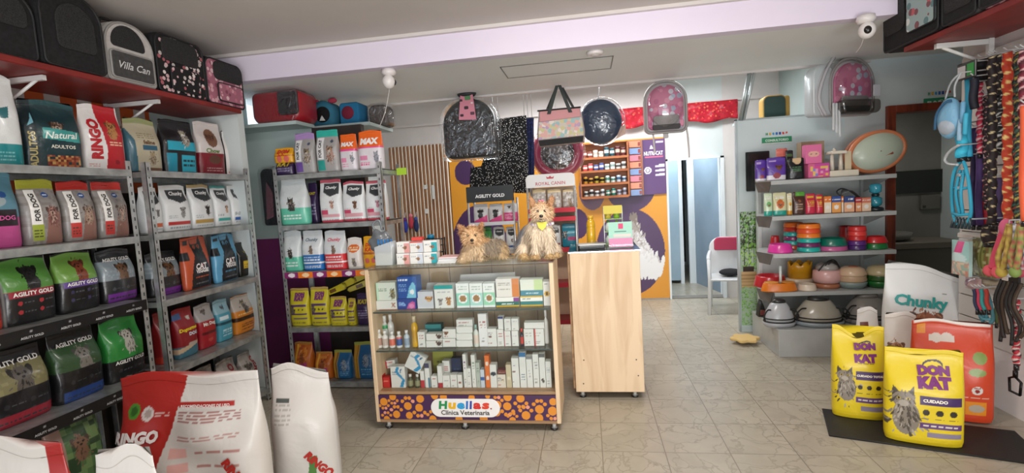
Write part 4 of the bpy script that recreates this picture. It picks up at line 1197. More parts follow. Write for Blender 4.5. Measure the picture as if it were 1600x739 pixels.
# pile of yellow pouches lying on top
for k, (x, y, rr) in enumerate(((522, 452, .5), (532, 446, .6), (543, 440, .55), (548, 450, .45))):
    p = at(x + 4, y, 'y', YF + .16)
    m = MB().slab([(-.10, -.022), (.10, -.03), (.115, 0), (.10, .03), (-.10, .022), (-.115, 0)], -.025, .025, 'c9ba26', .010).slab([(-.03, -.015), (.03, -.015), (.03, .015), (-.03, .015)], -.027, -.024, '6a4a20', .001)
    o = m.build('pet_food_pouch', FILM, None, (p.x, YF + .12 + .055 * k, p.z), (.0, -rr * .7, .1 * k))
    tag(o, ['yellow pouch lying lowest at the left of the pile', 'yellow pouch lying second in the pile above the yellow bags', 'yellow pouch lying highest in the pile above the yellow bags', 'yellow pouch lying rightmost in the pile above the yellow bags'][k], 'pet food', 'pile of yellow pouches')
for a, b, yt, ar, bs, l in ((456, 485, 537, a_orangepink, 'b5601e', 'tall orange bag with a pink block on the bottom shelf'), (489, 516, 553, a_orangepink, 'b5601e', 'short orange bag with a pink block on the bottom shelf'),
                            (518, 547, 550, a_yellowblue, '175a8a', 'shorter blue bag with a yellow side on the bottom shelf'), (550, 582, 537, a_yellowblue, '175a8a', 'taller blue bag with a yellow side beside the counter')):
    lb(l, 'pet food', a, b, yt, ZB[4], 'y', YF + .01, ar, t=.12, base=bs, group='bags on the bottom shelf facing the shop')
MB().box(-2.57, YC - .006, .012, -1.64, YC - .002, .05, '8f8f8c').build('kick_plate', GALVD, u3, (2.105, -YC, 0))
o = MB().slab(arch(.09, .06, .004, .004, 2), -.002, .002, 'a8d030', .0005).build('price_tag', CARD, u3, (.52, .34, 1.78)); o['label'] = 'small lime green paper tag'


# ================================================================== BIG SACKS IN THE FOREGROUND
def a_bigringo(A):
    A.rect(0, 0, 1, 1, 'd0cbc4'); A.poly([(0, 0), (.30, 0), (.30, .35), (.42, .78), (.50, 1), (0, 1)], 'a8241c'); A.rect(0, .0, .01, 1, 'a8241c')
    A.ell(.085, .79, .05, .05, '4a8a2a'); A.ell(.085, .79, .028, .028, '2c5c1a'); A.ell(.20, .775, .045, .045, 'd2c8c2'); A.ell(.20, .775, .027, .027, 'a89a92'); A.lines(.255, .75, .36, .81, 4, 'd8b8b0')
    A.rect(.44, .80, .86, .83, 'a8241c'); A.lines(.44, .71, .90, .78, 5, '9a5a54'); A.lines(.46, .63, .90, .66, 2, 'b08078')
    for i in range(4): A.rect(.42, .54 - i * .09, .55, .595 - i * .09, 'dba8a0'); A.lines(.60, .55 - i * .09, .94, .58 - i * .09, 1, 'b08078')
    A.t('RINGO', .15, .655, .30, 'e6e0dc', 0, .06, .1); A.t('RECOMENDACIONES DE USO', .65, .815, .34, 'e6dcd6'); A.t('RINGO', .90, .42, .26, 'a8241c', -1.0, .06)


def a_whitesack(A):
    A.rect(0, 0, 1, 1, 'c8c4be'); A.lines(.06, .55, .34, .72, 5, 'a8a49e'); A.rect(.06, .72, .3, .75, '4a504c'); A.poly([(.50, 0), (.60, .3), (.72, .3), (.64, 0)], '4a7a3a')
    A.t('RINGO', .74, .22, .55, 'a8241c', -.9, .06, 0)


def a_plain(A):
    A.rect(0, 0, 1, 1, 'c9c4bd'); A.rect(.86, 0, 1, 1, '9a201c')


k = dict(mat=SACK, wr=1.6)


def sack(label, loc, w, h, rot, art, t=.22, base='cdc8c1', px=120, **kk):
    return bag('pet_food_sack', label, 'sack', 0, px, 0, 0, 'y', 0, art, t=t, loc=loc, size=(w, h), rot=rot, base=base, mat=SACK, wr=2.2, p=2.9, seal=.055, **kk)


P = at(272, 590, 'y', 1.95)
sack('large red and white sack standing in front, beneath the left shelves', (-1.915, 1.95, 0), .70, .79, .10, a_bigringo, t=.24, px=240, seed=11, taper=.02, res=.9)
sack('white sack standing behind the large red and white one, toward the shop', (-1.565, 2.36, 0), .34, .715, .35, a_whitesack, t=.22, px=90, seed=5, taper=.14, skew=.10, side='cfccc8', pinch=.04)
sack('plain cream sack with a red edge in the bottom left corner', (-1.96, 1.28, 0), .44, .835, .25, a_plain, t=.18, px=130, seed=8, taper=.30, skew=.05)
sack('plain cream sack in the very front with only its top showing', (-1.52, 1.27, 0), .34, .80, .15, lambda A: A.rect(0, 0, 1, 1, 'cfcac4'), t=.17, px=130, seed=9, taper=.45)


# ================================================================== SACKS ON THE RIGHT
def a_donkat(total):
    def f(A):
        A.rect(0, 0, 1, 1, 'dcc21c'); A.mottle(0, 0, .42, .45, ['6e6658', '7c7466', '5c5448'], .05, .0)
        A.cat(.20, .47, .19, '857c70', '4f473d', 'a8a094'); A.rect(0, 0, 1, .07, 'd4ba1c')
        A.ell(.62, .84, .14, .10, '3a2a3a'); A.ell(.62, .825, .125, .09, 'dcc21c')
        A.t('DON', .62, .78, .40, '74226e', .03, .09, 0); A.t('KAT', .62, .665, .42, '74226e', .03, .09, 0); A.lines(.46, .60, .78, .62, 1, '6a5a20')
        A.rect(.42, .44, .98, .53, '42285c'); A.t('CUIDADO TOTAL' if total else 'CUIDADO', .70 if total else .62, .485, .50 if total else .30, 'efe8d8', 0, .05); 
        for i in range(3): A.ell(.50 + .18 * i, .36, .05, .05, '2c2418'); A.lines(.44 + .18 * i, .28, .56 + .18 * i, .31, 1, '5c5020')
        A.rect(.42, .19, .98, .25, '5c3a70'); A.lines(.46, .205, .94, .235, 1, 'd8d0c0'); A.rect(.52, .10, .98, .15, '8a8090')
    return f


def a_bigorange(A):
    A.rect(0, 0, 1, 1, 'c63f1c'); A.rect(0, .975, 1, 1, 'dcd4cc'); A.rect(.03, .86, .15, .96, 'd8861c')
    for u, v, q in ((.30, .82, 1), (.44, .83, 1)): A.ell(u, v, .08, .07, 'c8beb4')
    A.rect(.2, .79, .54, .85, 'c8beb4'); A.ell(.84, .66, .09, .09, '7a9048'); A.ell(.80, .52, .11, .06, '7a9048'); A.ell(.80, .34, .07, .065, 'd8d0c8'); A.ell(.80, .335, .03, .03, '8a2018')
    for q in (-.03, -.01, .012, .032): A.ell(.80 + q, .365, .010, .012, '8a2018')
    A.rect(.66, .08, .92, .22, 'd8861c'); A.ell(.80, .15, .10, .06, 'a89a88'); A.lines(.62, .25, .95, .28, 1, 'd8b8a0'); A.lines(.1, .5, .5, .6, 3, 'd8a070')


def a_bigchunky(A):
    A.rect(0, 0, 1, 1, 'e2e3e1'); A.dog(.46, .52, .19, '9a5a3c', '6a3a26', 'b07a5a'); A.ell(.78, .78, .035, .02, '5c6a5c'); A.ell(.78, .785, .030, .012, 'e2e3e1')
    A.t('Chunky', .42, .66, .66, '2a9a94', -.12, .04, .1)


def a_catwhite(A):
    A.rect(0, 0, 1, 1, 'ddd8d4'); A.rect(.1, .78, .5, .83, '6a2f24'); A.lines(.1, .6, .6, .68, 2, 'b8b0a8')


def a_browndog(A):
    A.rect(0, 0, 1, 1, 'dad4cc'); A.dog(.3, .62, .22, 'a87a58', '6a4630', 'c8a888'); A.rect(.0, .22, .6, .36, '6a4a34'); A.t('menu', .3, .29, .4, 'e8e0d0')


def rs(label, px0, px1, yt, Y, yaw, art, t=.16, z=0.012, pxs=110, **kk):
    P_, w, h, r = face(px0, px1, yt, z, 'y', Y, yaw)
    return bag('pet_food_sack', label, 'sack', 0, pxs, 0, 0, 'y', 0, art, t=t, loc=P_, size=(w, h), rot=r, mat=SACK, wr=1.2, p=2.9, seal=.05, **kk)


rs('yellow cat food sack with a tabby cat, left of the pair on the black mat', 1302, 1388, 513, 3.30, -.28, a_donkat(True), base='dcc21c', seed=21, taper=.04, pxs=120, saddle=.10)
rs('yellow cat food sack with a tabby cat, right of the pair on the black mat', 1385, 1514, 550, 2.98, -.32, a_donkat(False), base='dcc21c', seed=22, taper=.02, pxs=150, saddle=.04)
rs('big orange sack with a white bone against the right wall', 1424, 1560, 507, 3.30, -.42, a_bigorange, t=.18, base='c63f1c', seed=23, side='b8391a', pxs=150)
rs('big white sack with teal lettering behind the orange sack', 1390, 1516, 408, 3.86, -.1, a_bigchunky, t=.20, base='e2e3e1', seed=24, pxs=150, taper=.05, skew=.13)
rs('small white sack with a brown stripe peeping over the yellow one', 1341, 1381, 484, 3.74, -.1, a_catwhite, t=.12, base='ddd8d4', seed=25, pxs=60, taper=.2)
rs('white sack with a brown dog photo squeezed in behind the yellow sacks', 1384, 1442, 492, 3.56, -.15, a_browndog, t=.12, base='dad4cc', seed=26, pxs=70, taper=.15)
mt = MB().slab([(-.46, -.17), (.50, -.20), (.52, .20), (-.45, .22)], 0, .010, '1c1b1a', .004)
o = mt.build('floor_mat', NYLON, None, (1.86, 3.17, .0), (-PI / 2, 0, 0)); o.rotation_euler = (PI / 2, 0, -.34); o.location.z = .0005
tag(o, 'thin black mat under the yellow and orange sacks', 'mat')

# ================================================================== PET CARRIERS ON THE LEFT RED SHELF
FLORAL = spots_mat('black_floral_cloth', '141214', ['d8b4b8', 'e8dcd8', 'b0646c', 'c8c0bc'], 30, .40)
PINKF = spots_mat('pink_floral_cloth', 'a8687a', ['d8a8b0', '8a4a5c', 'e0c0c4', 'c07888'], 26, .42)
FRUIT = spots_mat('pale_fruit_print', 'a4b8b8', ['c86a70', 'dfe4e0', '6a8a8c', '8a5a60'], 18, .40)
PATCH = spots_mat('pastel_patchwork', 'd8cfc4', ['e8b8b0', 'a8c8c8', 'd8d0a0', 'c8a8c8', 'f0e4dc'], 26, .62)
CARR_W = noise_mat('grey_white_nylon', 'bdb9b5', 'cac6c2', 30, .6)
CARR_G = noise_mat('charcoal_nylon', '3a3a3a', '464646', 40, .7)


def carrier(label, x0, x1, ytop, zb, ax, val, d, matb, matf, yaw=0.0, window=(.12, .45, .88, .93), pocket=None, pocket_m=None, txt=None, rt=.3, group=None, cat='pet carrier', piping='1a1a1c', handle=True):
    P_, w, h, r = face(x0, x1, ytop, zb, ax, val, yaw)
    n = Vector((-math.sin(r), math.cos(r), 0))
    t = thing('pet_carrier', label, cat, P_ + Vector((0, 0, .002)), r, group)
    MB().slab(arch(w, h, rt * min(w, h), .03), 0, d, '555555', .02).build('body', matb, t)
    MB().slab(arch(w * .95, h * .95, rt * min(w, h) * .95, .025, z=h * .02), -.008, .004, '555555', .006).build('front_panel', matf, t)
    a, b, c, e = window
    MB().slab(arch(w * (c - a), h * (e - b), rt * min(w, h) * .8, w * .10, x=w * ((a + c) / 2 - .5), z=h * b), -.016, -.007, '101010', .004).build('mesh_window', MESH_B, t)
    o = arch(w * .96, h * .96, rt * min(w, h) * .96, .028, z=h * .015); o.append(o[0])
    MB().tube([(p[0], -.006, p[1]) for p in o], .007, piping, 6, False).build('piping', NYLON, t)
    if pocket:
        a, b, c, e = pocket
        MB().slab(arch(w * (c - a), h * (e - b), .02, .02, x=w * ((a + c) / 2 - .5), z=h * b), -.026, -.007, '555555', .008).build('pocket', pocket_m or matf, t)
        o = arch(w * (c - a), h * (e - b), .02, .02, x=w * ((a + c) / 2 - .5), z=h * b); o.append(o[0])
        MB().tube([(p[0], -.02, p[1]) for p in o], .006, piping, 6, False).build('pocket_piping', NYLON, t)
    if txt:
        mb = MB(); text_on(mb, txt, 0, h * .27, w * .62, 'd8d8d8', None, 0, .01, .35, off=.028); mb.build('lettering', CARD, t)
    if handle:
        MB().tube(catm([(-w * .16, d * .4, h - .005), (-w * .12, d * .4, h + .03), (w * .12, d * .4, h + .03), (w * .16, d * .4, h - .005)]), .009, '161616', 8).build('handle', NYLON, t)
    return t


ZS = 2.345
VC = -2.68
carrier('black pet carrier cut by the upper left corner of the photo', -70, 52, -25, ZS, 'x', VC, .32, BLACK, BLACK, .0, rt=.35)
carrier('big black mesh pet carrier overhanging the left red shelf', 62, 158, -10, ZS, 'x', VC + .02, .34, BLACK, BLACK, .0, window=(.22, .25, .85, .85), rt=.4)
carrier('off white and charcoal pet carrier with white script lettering', 163, 238, 38, ZS, 'x', VC, .32, CARR_W, CARR_W, .0, window=(.12, .56, .8, .93), pocket=(.06, .06, .92, .48), pocket_m=CARR_G, txt='Villa Can', rt=.45, piping='9a9794')
carrier('black pet carrier printed with small pink and white flowers', 243, 318, 62, ZS, 'x', VC, .30, BLACK, FLORAL, .0, window=(.12, .55, .85, .95), pocket=(.24, .08, .82, .46), rt=.18)
carrier('small pink flowered pet carrier at the end of the left red shelf', 321, 378, 97, ZS, 'x', VC, .28, BLACK, PINKF, .0, window=(.2, .55, .95, .95), pocket=(.26, .10, .92, .48), rt=.18)

# red wrapped bundle and blue cat house on the ledge
ZL = 2.302
sbox('trim_ledge_front', W_GREY, -3.14, 4.06, 2.27, -2.45, 4.35, 2.30)
pa, pb = at(394, 195, 'y', 4.08), at(470, 197, 'y', 4.08)
t_ = thing('red_cushion', 'red wrapped pet bed lying on the ledge under the beam', 'pet bed', ((pa.x + pb.x) / 2, 4.08, ZL))
w = pb.x - pa.x
MB().slab(arch(w, .27, .05, .07), .0, .33, 'a01c28', .04).build('cushion', attr_mat('red_vinyl', .3, .5, 6, coat=.4), t_)
MB().slab(arch(w * .4, .20, .02, .03, x=w * .28, z=.055), -.015, .02, '2c2a2c', .01).build('dark_panel', NYLON, t_)
MB().slab(arch(w * 1.02, .275, .05, .07), -.028, -.020, 'ffffff', .003).build('clear_wrap', CLEAR, t_)
pa, pb = at(486, 200, 'y', 4.56), at(520, 200, 'y', 4.56)
t_ = thing('cat_house', 'blue plush cat house with red ears and a dark round opening', 'cat house', (at(503, 200, 'y', 4.55).x, 4.55, ZL))
MB().slab(arch(.25, .26, .12, .05), 0, .26, '2f6f88', .04).build('body', CLOTH, t_)
MB().lathe([(0, 0), (.072, 0), (.075, .006), (.07, .012)], '0c0a0c', 24).xf(Matrix.Rotation(PI / 2, 4, 'X')).build('opening', CLOTH, t_, (.02, .002, .12))
MB().slab([(-.03, -.02), (.03, -.02), (0, .03)], -.012, -.004, 'd8d8d8', .004).build('tongue', CLOTH, t_, (.02, -.008, .08))
for sx in (-.08, .10): MB().ell((sx, .06, .255), (.045, .03, .025), 'b03a50').build('ear', CLOTH, t_)
t_ = thing('cat_house', 'blue cube cat house with a dark red round opening', 'cat house', (at(547, 200, 'y', 4.62).x, 4.62, ZL))
MB().slab(arch(.20, .23, .03, .03), 0, .24, '1f6f9a', .02).build('body', CLOTH, t_)
MB().lathe([(0, 0), (.06, 0), (.063, .006), (.058, .012)], '7a1c34', 24).xf(Matrix.Rotation(PI / 2, 4, 'X')).build('opening', CLOTH, t_, (-.01, .002, .13))
t_ = thing('wrapped_bundle', 'grey film wrapped bundle between the cube cat house and the wall', 'bundle', (at(592, 205, 'y', 4.75).x, 4.75, ZL))
MB().slab(arch(.20, .21, .06, .04), 0, .2, '5a5450', .03).build('contents', CLOTH, t_)
MB().slab(arch(.22, .225, .06, .04), -.02, .21, 'ffffff', .03).build('clear_wrap', CLEAR, t_)
#sbox('trim_ledge_right', W_GREY, -2.02, 4.62, 2.27, -1.72, 5.15, 2.30)

# ================================================================== CARRIERS ON THE RIGHT RED SHELF
ZR = 2.377
carrier('black pet carrier with a pale fruit print pocket, end of the right red shelf', 1382, 1470, -30, ZR, 'x', 2.12, .34, BLACK, BLACK, .0, window=(.02, .28, .44, .95), pocket=(.50, .16, .96, .94), pocket_m=FRUIT, rt=.4)
carrier('black pet carrier second along the right red shelf', 1474, 1528, -60, ZR, 'x', 2.12, .34, CARR_G, BLACK, .0, window=(.1, .2, .9, .9), rt=.3)
carrier('black mesh pet carrier with a pink side cut by the upper right corner', 1532, 1640, -120, ZR, 'x', 2.12, .36, PINKF, BLACK, .0, window=(.1, .15, .9, .9), rt=.25)

# ================================================================== THINGS HUNG FROM THE SOFFIT EDGE
YH = 5.30


def hook(par, x, y, z0, z1): MB().tube([(x, y, z0), (x + .004, y, (z0 + z1) / 2), (x, y, z1)], .003, 'b8b8b8', 6).build('hanging_hook', PLAS, par)


def hung(name, label, px, py, Y, cat='pet carrier'):
    p = at(px, py, 'y', Y); return thing(name, label, cat, p)


def wpx(px, Y): return px / F * Y * 1.0


# black carrier in clear film
t_ = hung('pet_carrier', 'black dome shaped pet carrier in clear film with a pink tag', 735, 246, 5.05)
w, h = .56, .60
MB().slab(arch(w, h, .27, .08), 0, .22, '111417', .05).build('body', attr_mat('black_shell', .3, .2, 12, coat=.3), t_)
MB().slab(arch(w * 1.10, h * 1.04, .25, .06, z=-.02), -.03, .25, 'ffffff', .05).build('clear_wrap', CLEAR, t_)
o = MB().slab([(-.085, .38), (.095, .37), (.075, .62), (-.055, .62)], -.040, -.034, 'd88a9c', .002).build('tag', CARD, t_)
m = MB()
for x, z, r_, c in ((-.05, .56, .016, '4a2a34'), (.02, .57, .03, '5a8a5a'), (.0, .48, .022, '3a2430'), (.06, .42, .022, '5c3a48'), (-.05, .41, .018, '3a2430'), (.06, .53, .012, 'e8e0e0')): m.slab(arch(r_ * 2, r_ * 1.4, .008, .008, 3, x=x, z=z), -.0425, -.0395, c, .001)
m.build('tag_print', CARD, o)
MB().ell((.005, -.0, .64), (.10, .06, .045), '2a2a2e').build('top_pad', NYLON, t_)
hook(t_, 0, .1, .62, 2.60 - t_.location.z)

# black cloth with white pattern, blue cloth behind
SPK = spots_mat('black_white_speckled_cloth', '0f1012', ['d8d8d4', 'b4b8bc', 'e8e8e4'], 62, .30)
NAVY = spots_mat('navy_speckled_cloth', '16204a', ['2c3c7a', '101838', '26305c'], 60, .4)


def clothsheet(name, label, quad, Y, matx, cat='cloth', amp=.012):
    """quad: pixel corners top left, top right, bottom right, bottom left"""
    q = [at(a, b, 'y', Y) for a, b in quad]; n = 24; V = []; Fs = []
    for j in range(n + 1):
        for i in range(n + 1):
            u, v = i / n, j / n
            p = q[0] * (1 - u) * (1 - v) + q[1] * u * (1 - v) + q[2] * u * v + q[3] * (1 - u) * v
            V.append((p.x, Y + amp * math.sin(u * 14 + v * 2) * (.3 + v), p.z))
    for j in range(n):
        for i in range(n): k = j * (n + 1) + i; Fs.append((k, k + 1, k + n + 2, k + n + 1))
    m = MB().add(V, Fs, (.2, .2, .2), True); o = m.build(name, matx)
    sd = o.modifiers.new('thickness', 'SOLIDIFY'); sd.thickness = .012; sd.offset = 1
    for c in (q[0], q[1]):
        MB().tube([(c.x + (.02 if c is q[0] else -.02), Y, c.z - .01), (c.x + (.02 if c is q[0] else -.02), Y, 2.95)], .003, 'a8a8a8', 6).build('hanging_cord', PLAS, o)
    return tag(o, label, cat)


clothsheet('speckled_blanket', 'black blanket with a dense white pattern hung behind the counter', ((776, 186), (822, 180), (826, 302), (738, 300)), 5.45, SPK)
clothsheet('speckled_blanket', 'folded flap of black and white patterned blanket, left of the wide one', ((735, 262), (778, 256), (772, 306), (733, 300)), 5.40, SPK)
clothsheet('navy_blanket', 'navy blue blanket edge hanging beside the black and white one', ((822, 184), (834, 184), (833, 298), (825, 300)), 5.51, NAVY)

# pastel handbag carrier
t_ = hung('pet_carrier', 'handbag shaped pet carrier with pastel patchwork hung by dark straps', 877, 226, 4.96)
w, h = .43, .34
MB().slab([(-.215, .0), (.225, .02), (.235, .12), (.215, .26), (.20, .34), (-.205, .34), (-.22, .22), (-.235, .10)], 0, .20, 'b8a8a4', .02).build('body', NYLON, t_)
MB().slab([(-.222, .06), (.222, .075), (.21, .25), (-.21, .23)], -.012, .004, 'ffffff', .006).build('patchwork_panel', PATCH, t_)
MB().slab([(-.20, .235), (.20, .255), (.195, .335), (-.195, .335)], -.008, .006, 'd99a9c', .005).build('pink_band', NYLON, t_)
MB().slab([(-.21, .0), (.21, .012), (.22, .07), (-.22, .055)], -.010, .006, '4a4446', .005).build('mesh_band', MESH_B, t_)
o = [(-.21, .335), (.20, .335)]
MB().tube([(-.215, -.012, .34), (.205, -.012, .342)], .008, '1c1a1a').build('piping', NYLON, t_)
zt = 2.585 - t_.location.z
for s_ in (-1, 1):
    MB().slab([(s_ * .105 - .018, .30), (s_ * .105 + .018, .30), (s_ * .012 + .016, zt - .01), (s_ * .012 - .016, zt - .01)], -.02, -.012, '2c3430', .002).build('strap', NYLON, t_)
    MB().slab([(s_ * .16 - .014, .31), (s_ * .16 + .014, .31), (s_ * .03 + .014, zt), (s_ * .03 - .014, zt)], .15, .158, '242a28', .002).build('strap', NYLON, t_)
hook(t_, 0, .06, zt - .03, 2.60 - t_.location.z)

# pink rimmed round pet bed behind it
t_ = hung('round_pet_bed', 'round pet bed with a shiny pink rim and grey plush middle in clear film', 872, 272, 5.68, 'pet bed')
pts = [(.24 * math.cos(a), 0.04, .24 + .24 * math.sin(a)) for a in np.linspace(0, 2 * PI, 41)]
MB().tube(pts, .055, 'a83050', 12, False).build('rim', attr_mat('satin_pink', .3, .2, 14, coat=.3), t_)
MB().ell((0, .05, .24), (.21, .05, .21), '6a6664').build('plush_middle', spots_mat('grey_plush', '4a4644', ['8a8684', '2c2a2a', 'aaa6a4'], 40, .5), t_)
MB().ell((0, .03, .24), (.32, .12, .31), 'ffffff', 24, 16).build('clear_wrap', CLEAR, t_)
hook(t_, .0, .05, .48, 2.95 - t_.location.z)

# round navy bed
t_ = hung('round_pet_bed', 'round navy blue pet bed wrapped in clear film', 940, 224, 5.20, 'pet bed')
MB().ell((0, .06, .225), (.215, .08, .225), '14304e', 30, 18).build('cushion', attr_mat('navy_fabric', .6, .3, 10), t_)
MB().ell((0.01, .05, .225), (.24, .12, .245), 'ffffff', 30, 18).build('clear_wrap', CLEAR, t_)
MB().tube([(-.03, .05, .43), (0, .05, .50), (.0, .05, 2.60 - t_.location.z)], .006, 'c8c8c8').build('tie', PLAS, t_)
m = MB().slab([(.14, .03), (.24, .08), (.25, .17), (.20, .16)], .02, .04, 'c8a898', .004); m.build('paper_label', CARD, t_)


# clear bubble backpacks
def backpack(label, px, py, Y, w, h, yaw=0.0):
    t = hung('backpack_carrier', label, px, py, Y); t.rotation_euler = (0, 0, yaw)
    MB().slab(arch(w, h, w * .48, w * .16), .05, .20, 'b8b4b6', .03).build('shell', PLAS, t)
    o = arch(w, h, w * .48, w * .16); o.append(o[0])
    MB().tube([(p[0], .045, p[1]) for p in o], .012, '9a9694', 8, False).build('frame_rim', PLAS, t)
    MB().slab(arch(w * .86, h * .86, w * .40, w * .12, z=h * .06), .03, .052, 'ffffff', .008).build('pink_backing', spots_mat('pink_cat_print', 'c66f92', ['a8b0c8', 'd88ca8', 'b85a84', 'c8c8d4'], 16, .42, .5), t)
    # bulging clear window
    V = []; Fs = []; n = 20; W2, H2 = w * .43, h * .43
    for j in range(n + 1):
        for i in range(n + 1):
            a, b = -1 + 2 * i / n, -1 + 2 * j / n
            x = a * math.sqrt(1 - b * b / 2); z = b * math.sqrt(1 - a * a / 2); q = max(0, 1 - x * x - z * z)
            V.append((x * W2, .03 - .10 * math.sqrt(q), h * .5 + z * H2))
    for j in range(n):
        for i in range(n): k = j * (n + 1) + i; Fs.append((k, k + 1, k + n + 2, k + n + 1))
    MB().add(V, Fs, (1, 1, 1), True).build('clear_window', film_mat('clear_dome', clear=.78, rough=.06, bump=0), t)
    MB().slab(arch(w * .62, h * .24, .03, .02, z=h * .09), .005, .028, '8c8888', .006).build('vent_pocket', PLAS, t)
    MB().slab(arch(w * .66, h * .10, .01, .02, z=h * .05), .0, .026, '3a3638', .004).build('dark_base', NYLON, t)
    hook(t, 0, .1, h - .01, 2.60 - t.location.z if Y < 5.3 else h + .1)
    return t


t_ = backpack('pink clear front backpack carrier hung before the red cloth strip', 1042, 206, 5.16, .40, .50)
for x0, l in ((-.13, .30), (.20, .36)):
    MB().tube(catm([(x0, .1, .06), (x0 + .01, .08, -.03), (x0 + .015, .08, -.12), (x0 + .02, .08, -l + .1)]), .009, 'd8d0cc', 6).build('strap', NYLON, t_)
MB().slab(arch(.05, .05, .01, .01, 3, z=-.055), .06, .075, 'b8b4b4', .003).build('buckle', PLAS, t_)
t_ = backpack('smoky clear backpack carrier with a pink lining hung under the right camera', 1338, 178, 4.98, .46, .50, .35)
MB().slab(arch(.40, .12, .03, .05, z=.0), -.07, .03, '8a7f7c', .02).build('smoky_base', SMOKE, t_)
m = MB().slab(arch(.24, .46, .12, .04, x=-.27, z=0), .06, .18, 'c8c6c8', .02); m.build('side_cover', MILKY, t_)
for q in range(2):
    MB().tube(catm([(-.18 + .03 * q, .05, .52), (-.30, .03, .36), (-.36, .03, .15), (-.30, .02, .0)]), .014, 'bdbcc0', 6).build('shoulder_strap', NYLON, t_, (0, .03 * q, 0))
for q in range(3): MB().tube(catm([(-.24 + .03 * q, .0, .10), (-.25 + .03 * q, -.01, .0), (-.24 + .035 * q, .0, -.14 - .03 * q)]), .011, 'd5d7d9', 6).build('loose_strap', NYLON, t_)
MB().slab(arch(.07, .10, .01, .01, 3, x=.13, z=.14), -.085, -.078, 'd0d0d8', .002).build('tag', CARD, t_)
MB().tube([(0, .1, .5), (.02, .02, .66), (.03, -.3, .72)], .003, '3a3a3a').build('hanging_cord', PLAS, t_)

# dark green carrier standing on the partition's rear
p = at(1211, 184, 'y', 5.62)
t_ = thing('pet_carrier', 'dark green backpack carrier with an ochre side standing above the partition', 'pet carrier', (p.x, 5.62, p.z))
MB().slab(arch(.235, .235, .06, .02), 0, .14, '1d3a34', .02, 'a8843a').build('body', NYLON, t_)
MB().slab(arch(.05, .22, .02, .02, x=.125), .01, .12, 'a8843a', .01).build('side_pocket', NYLON, t_)
sbox('trim_ledge_side', W_GREY, 1.62, 5.56, p.z - .03, 2.5, 5.90, p.z - .001)
# leaning metal channel
a, b = at(1172, 110, 'y', 5.22), at(1157, 188, 'y', 5.34)
m = MB().tube([a, b], .022, 'a8b2b2', 4).tube([a + Vector((.045, 0, 0)), b + Vector((.03, 0, 0))], .014, 'c8d0d0', 4)
tag(m.build('metal_channel', METAL), 'leaning metal channel between the soffit and the partition', 'channel')


# ================================================================== CAMERAS
def cctv(label, px, py, Y, Z, cord, big=True):
    p = at(px, py, 'z', Z)
    t = thing('security_camera', label, 'camera', (p.x, p.y, Z - .001))
    MB().lathe([(.0, -.055), (.045, -.05), (.058, -.03), (.052, 0)], 'e4dedc', 28).build('base', PLAS, t)
    MB().ell((0, -.015, -.10), (.050, .052, .055), 'e8e3e0', 24, 16).build('head', PLAS, t)
    MB().ell((-.012 if big else .03, -.050 if big else .0, -.105), (.026, .02, .028), '1a1816', 18, 12).build('lens', PLAS, t)
    MB().tube(catm(cord), .0035, 'd0ccc8', 6).build('cord', PLAS, t)
    return t


def rel(pts, o): return [tuple(Vector(q) - o) for q in pts]


o_ = at(607, 108, 'z', 2.6)
cctv('white dome camera with a hanging white cord above the orange bags', 607, 108, 0, 2.6, rel([(o_.x, o_.y, 2.47), at(605, 160, 'y', o_.y + .05), at(600, 180, 'y', o_.y + .1), at(592, 200, 'y', o_.y + .15)], Vector((o_.x, o_.y, 2.6))), False)
o_ = at(1353, 24, 'z', 2.6)
cctv('white dome camera with a black lens at the right end of the beam', 1353, 24, 0, 2.6, rel([(o_.x, o_.y + .03, 2.47), at(1346, 70, 'y', o_.y + .1), at(1338, 82, 'y', o_.y + .2)], Vector((o_.x, o_.y, 2.6))))

# ================================================================== PRODUCT DISPLAYS BEHIND THE COUNTER
YR = 4.55


def rack(name, label, x0, x1, ytop, Y, header, col, hcol, hh=.13, depth=.26, fr='c8c8c8', arched=False):
    P_, w, h, r = face(x0, x1, ytop, 0, 'y', Y)
    t = thing(name, label, 'display stand', P_, 0)
    for sx in (-1, 1): MB().tube([(sx * (w / 2 - .01), .0, 0), (sx * (w / 2 - .01), .0, h - (.06 if arched else .0))], .010, fr, 8).build('upright', METAL, t)
    for sx in (-1, 1): MB().tube([(sx * (w / 2 - .01), depth, 0), (sx * (w / 2 - .01), depth, h - .12)], .010, fr, 8).build('upright', METAL, t)
    o = MB().slab(arch(w, hh, .045 if arched else .006, .004, z=h - hh), -.012, .0, hcol, .003).build('header_board', PRINT, t)
    mb = MB(); text_on(mb, header, 0, h - hh * (.62 if not arched else .72), w * (.62 if not arched else .6), 'e8e8e8' if col == 'w' else 'c03a48', None, 0, .04 if col == 'w' else .01, 0, off=.014)
    if arched: mb.slab([(-.03, h - .045), (.03, h - .045), (.036, h - .022), (.018, h - .034), (0, h - .018), (-.018, h - .034), (-.036, h - .022)], -.015, -.0125, 'c03a48', .0008)
    mb.build('lettering', PRINT, o)
    return t, P_, w, h


t_, P_, w, h = rack('display_stand', 'black topped wire display stand with white lettering behind the lying dog', 737, 810, 290, YR, 'AGILITY GOLD', 'w', '16191a', .145)
RZ = [1.30, 1.03, .70, .35]
for z in RZ:
    MB().box(-w / 2 + .01, -.01, z - .015, w / 2 - .01, .26, z, 'c8c8c8').box(-w / 2 + .01, -.02, z - .02, w / 2 - .01, -.01, z + .012, 'd4d4d4').build('shelf', METAL, t_)


def a_pinkdog(A):
    A.rect(0, 0, 1, 1, 'd4d4d6'); A.dog(.5, .56, .2, '2a2624', '141210'); A.poly([(0, .0), (1, .0), (1, .40), (0, .1)], 'd8508a')


